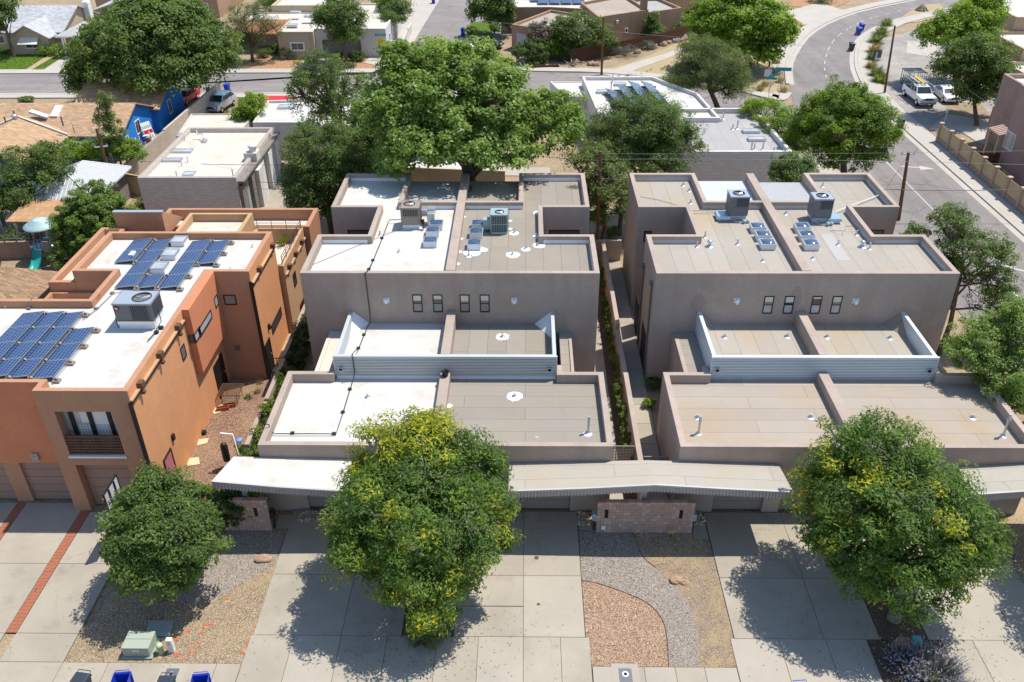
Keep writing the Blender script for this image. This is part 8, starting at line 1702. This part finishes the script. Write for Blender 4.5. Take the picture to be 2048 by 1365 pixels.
ptree('elm_tree', 'dark tree overhanging the side street at the top', 131, [(985, 10, 44, 34, 0, 3.5), (960, 25, 24, 16, 0, 2), (1000, 35, 26, 22, 0, 2)], 230, 70, .85, .33, .22, 'lf_dark', 66, (-.9, 132, 0), .35)
ptree('shrub', 'round clipped bush beside the blue bin on the side street', 122, [(943, 63, 10, 9, 0, .9)], 40, 80, .4, .2, .12, 'lf_green', 67, cat='shrub', r0=.06)
ptree('shrub', 'second round clipped bush under the overhanging side street tree', 125, [(989, 58, 11, 10, 0, 1)], 40, 80, .4, .2, .12, 'lf_green', 68, cat='shrub', r0=.06)
ptree('mesquite_tree', 'light green tree with bare twigs in front of the adobe house', 119, [(1150, 60, 54, 36, 0, 3.2), (1130, 90, 40, 24, 0, 2.4), (1195, 80, 34, 26, 0, 2)], 240, 65, .75, .28, .16, 'lf_green', 69, r0=.22, nl=14, twig=.05, bark='bark_pale')
ptree('smoke_bush', 'dusky pink shrub by the lilac garage door', 118, [(1078, 70, 26, 26, 0, 1.8)], 100, 60, .5, .24, .13, 'lf_pink', 70, cat='shrub', r0=.1)
ptree('shrub', 'green shrub in front of the lilac garage door', 116, [(1068, 100, 32, 22, 0, 2), (1045, 105, 20, 14, 0, 1.6)], 120, 65, .5, .24, .13, 'lf_green', 71, cat='shrub', r0=.1)
ptree('shrub', 'dark yellow green shrub at the corner of the adobe house', 118, [(1104, 95, 22, 24, 0, 1.7)], 90, 70, .5, .22, .12, 'lf_bright', 72, cat='shrub', r0=.1)
ptree('cypress', 'pointed dark green cypress beside the plank fence', 127, [(1307, 42, 12, 16, 0, 1.2), (1307, 65, 20, 20, 0, 1.6)], 110, 80, .5, .25, .12, 'lf_green', 73)
ptree('shrub', 'mixed green shrubs behind the upper end of the plank fence', 133, [(1345, 55, 22, 16, 0, 2), (1370, 50, 20, 16, 0, 2), (1390, 30, 24, 26, 2, 2.4)], 150, 60, .6, .26, .14, 'lf_grey', 74, cat='shrub', r0=.1)
ptree('elm_tree', 'dark tree behind the chimney of the adobe house', 146, [(1255, 10, 36, 18, 0, 3.5), (1230, 18, 24, 14, 0, 2.5)], 140, 60, .9, .36, .22, 'lf_dark', 75)
ptree('ash_tree', 'dark green tree cut by the left photo edge at the top', 119, [(3, 35, 24, 26, 0, 2.5), (15, 15, 16, 14, 1, 2), (-10, 60, 14, 12, 0, 2)], 120, 70, .7, .3, .18, 'lf_dark', 76)
ptree('elm_tree', 'dark tree behind the tan flat roofed house at the top edge', 148, [(540, 4, 20, 12, 0, 3), (770, 2, 22, 10, 0, 3)], 90, 60, .8, .36, .2, 'lf_dark', 77)
def lowbush(lab, q, rx, rz, leaf, seed, n=45, per=50, **kw): c = at(*q); return bush('shrub', (c.x, c.y), (rx, rx*.85, rz), leaf, lab, n=n, per=per, L=kw.get('L', .2), Wd=kw.get('Wd', .12), seed=seed, rc=kw.get('rc', rx*.33))
lowbush('yellow green bush before the tan gabled house', (102, 110), 1.5, 1.3, 'lf_bright', 81); lowbush('dark hedge plants beside the porch at the left edge', (8, 108), 1.2, .7, 'lf_dark', 82)
lowbush('dark green bush under the window of the tan flat roofed house', (553, 108), 1.3, 1.0, 'lf_dark', 83); lowbush('silvery bush left of the double garage drive', (575, 118), 1.2, 1.2, 'lf_olive', 84, Wd=.05); lowbush('silvery bush below the pale olive tree', (527, 115), 1.0, .9, 'lf_olive', 85, Wd=.05)
lowbush('pale lavender bush at the side street corner', (735, 105), 1.6, 1.4, 'lf_lav', 86, Wd=.05); lowbush('round green bush at the side street corner', (714, 122), 1.2, 1.0, 'lf_green', 87); lowbush('dark bush beside the street tree', (675, 120), .8, .9, 'lf_dark', 88)
lowbush('pale lavender drift along the dark plank fence', (1250, 112), 2.2, 1.2, 'lf_lav', 89, Wd=.05); lowbush('small lavender clump at the stones by the fence', (1292, 98), 1.2, 1.0, 'lf_lav', 90, Wd=.05)
lowbush('low green hedge behind the solar strips roof', (1340, 172), 2.0, .7, 'lf_green', 91); lowbush('grey green shrub at the top street corner', (1640, 6), 2.2, 1.1, 'lf_grey', 92); lowbush('low green shrub in the side yard behind the yucca', (1222, 474), .8, .7, 'lf_grey', 93, L=.14, Wd=.07)
lowbush('small shrub in the dry front yard of the blue house', (55, 205), .8, .5, 'lf_grey', 94); lowbush('grassy yellow shrub below the window of the blue house', (335, 238), 1.0, 1.2, 'lf_dry', 95, Wd=.04)
lowbush('bright bamboo clump left of the workshop front wall', (352, 435), .9, 1.7, 'lf_bright', 96, L=.3, Wd=.05); lowbush('tall green bamboo clump before the workshop front wall', (422, 432), 1.1, 2.4, 'lf_bright', 97, L=.3, Wd=.05, n=60); lowbush('blue green conifer shrub by the workshop corner', (290, 428), 1.0, 1.2, 'lf_grey', 98, L=.25, Wd=.04)
lowbush('dry yellow weeds behind the duplex beside the concrete yard', (600, 430), 1.3, .9, 'lf_dry', 99, L=.2, Wd=.05); lowbush('feathery green shrub behind the swing frame', (45, 492), 1.3, 1.5, 'lf_grey', 100, L=.25, Wd=.05, n=60); lowbush('yellow green weeds along the low orange wall', (140, 545), .5, .9, 'lf_bright', 101, n=24); lowbush('yellow green weeds further up the low orange wall', (165, 515), .5, .9, 'lf_bright', 102, n=24)
lowbush('green plants beside the walkway by the beige garage', (1298, 815), .35, .45, 'lf_bright', 103, L=.12, Wd=.04); lowbush('small dark shrub at the end of the shady walkway', (1305, 775), .45, .5, 'lf_grey', 104, L=.12, Wd=.05)
lowbush('yellow blossomed bush under the street tree', (672, 100), 1.0, 1.4, 'lf_bright', 105); lowbush('olive bush beside the timber edging', (1075, 130), 1.3, 1.0, 'lf_green', 106); lowbush('round pale grass clump beside the plank fence corner', (1128, 122), 1.1, 1.2, 'lf_olive', 107, Wd=.04)
GG = 'ornamental grasses on the sidewalk strip'
for k, (q, r, h, lf, lab) in enumerate((((1772, 52), .9, 1.2, 'lf_grey', 'uppermost ornamental grass clump on the strip beside the curving street'), ((1762, 70), .9, 1.3, 'lf_olive', 'second ornamental grass clump from the top of the strip'), ((1752, 86), 1.0, 1.4, 'lf_olive', 'third ornamental grass clump, left of the parking court'), ((1748, 106), .9, 1.3, 'lf_dry', 'straw coloured ornamental grass clump in the middle of the strip'), ((1745, 120), .8, 1.1, 'lf_olive', 'ornamental grass clump just above the grey sign backs'), ((1742, 137), .7, .9, 'lf_dry', 'low straw coloured clump at the grey sign backs'), ((1752, 152), .9, 1.2, 'lf_olive', 'ornamental grass clump just below the grey sign backs'), ((1758, 165), .9, 1.1, 'lf_grey', 'lowest ornamental grass clump beside the leaning dark pole'))):
    c = at(*q); tuft('ornamental_grass', (c.x, c.y), r, h*1.25, lf, lab, 'grass', GG, n=330, w=.07, seed=110+k, spread=1.0)
for k, q in enumerate(((1548, 105), (1552, 128), (1560, 165), (1566, 185), (1530, 172), (1520, 182))): c = at(*q); tuft('weeds', (c.x, c.y), .6, .9, 'lf_dry', ['dry weeds at the kerb below the big bright tree', 'second patch of dry weeds along the left kerb of the right street', 'dry weeds at the green street name pole', 'dry weeds near the tip of the street corner', 'dry weeds by the crossed street signs', 'dry weeds left of the crossed street signs'][k], 'weeds', None, n=160, w=.05, seed=120+k)
b_ = at(1240, 475); yt = tuft('yucca', (b_.x, b_.y+.5), .4, 1.25, 'lf_yucca', 'spiky yucca on a short trunk in the alley behind the duplexes', 'yucca', None, n=230, w=.06, seed=130, z=1.75, spread=1.15, stiff=True)
b = MB(); b.tube([(b_.x, b_.y+.5, 0), (b_.x, b_.y+.5, 1.8)], [.2, .16], 8); b.build('trunk', M['bark'], yt)
# dry tufts scattered on the verge
rng = np.random.default_rng(77); N = 900; pos = []
while len(pos) < 260:
    x, y = rng.uniform(1210, 1560), rng.uniform(88, 185)
    if y < 150-(x-1210)*.20+8 or y > 200-(1560-x)*.12: continue
    pos.append(at(x, y))
P = np.repeat(np.array([tuple(p) for p in pos]), 9, axis=0); n = len(P); P[:, :2] += rng.normal(0, .1, (n, 2)); P[:, 2] = .13
d = rng.normal(size=(n, 3))*np.array([.5, .5, .2])+np.array([0, 0, 1.])
me = leaf_mesh('dry_tufts', P, rng.normal(size=(n, 3)), .34, .05, rng.uniform(.1, .8, n), M['lf_dry'], rng, 0, d); link('dry_tufts', me, None, kind='stuff')
# short blades on the lawns
def lawn(name, pts, n, seed):
    rng = np.random.default_rng(seed); P = []; xs = [p[0] for p in pts]; ys = [p[1] for p in pts]
    def ins(x, y):
        c = False; j = len(pts)-1
        for i in range(len(pts)):
            if (pts[i][1] > y) != (pts[j][1] > y) and x < (pts[j][0]-pts[i][0])*(y-pts[i][1])/(pts[j][1]-pts[i][1])+pts[i][0]: c = not c
            j = i
        return c
    while len(P) < n:
        x, y = rng.uniform(min(xs), max(xs)), rng.uniform(min(ys), max(ys))
        if ins(x, y): P.append((x, y, .05))
    P = np.array(P); d = rng.normal(size=(n, 3))*np.array([.5, .5, .1])+np.array([0, 0, .8])
    link(name, leaf_mesh(name, P, rng.normal(size=(n, 3))*.6+np.array([0, 0, .6]), .22, .07, np.clip(rng.normal(.5, .2, n), 0, 1), M['lf_lawn'], rng, 0, d), None, kind='stuff')
lawn('grass', [xy((0, 140)), xy((50, 140)), xy((97, 108)), xy((0, 108))], 7000, 1); lawn('grass', [xy((62, 142)), xy((83, 142)), xy((160, 93)), xy((140, 95))], 3500, 2)
sheet('lawn', [xy((950, 72)), xy((985, 70)), xy((985, 42)), xy((940, 46))], .02, 'lawn'); lawn('grass', [xy((950, 72)), xy((985, 70)), xy((985, 42)), xy((940, 46))], 2200, 3)

tree('locust_tree', (24.9, 26.2, 0), [(A_(24.7, 26.0, 4.6), (2.3, 2.3, 1.9)), (A_(24.2, 24.2, 4.2), (1.7, 1.6, 1.5)), (A_(24.6, 28.0, 4.4), (1.7, 1.6, 1.5))], 300, 80, .5, .20, .075, 'lf_locust', 'tree just past the right photo edge that shades the far right drive', r0=.16, nl=7, seed=14, twig=.018, bark='bark_pale', tonef=yel(lambda p: .1))
# leaf litter blown along the drives and under the front trees
rng = np.random.default_rng(91); P = []
for cx, cy, sx, sy, n in ((-4.1, 23.6, 2.6, 1.6, 420), (15.4, 24.2, 2.4, 1.6, 420), (-15.6, 25.0, 2.0, 1.4, 260), (1.2, 30.6, 1.3, .5, 60), (10, 30.8, 2.0, .4, 60), (-8, 27, 3, 2.5, 80), (12, 27, 3, 3, 80)):
    q = rng.normal(size=(n, 2))*np.array([sx, sy]); P.append(np.stack([cx+q[:, 0], cy+q[:, 1], np.full(n, .042)], 1))
P = np.concatenate(P); n = len(P)
link('leaf_litter', leaf_mesh('leaf_litter', P, rng.normal(size=(n, 3))*.18+np.array([0, 0, 1.]), .09, .045, rng.uniform(0, .8, n), M['lf_dry'], rng, 0), None, kind='stuff')
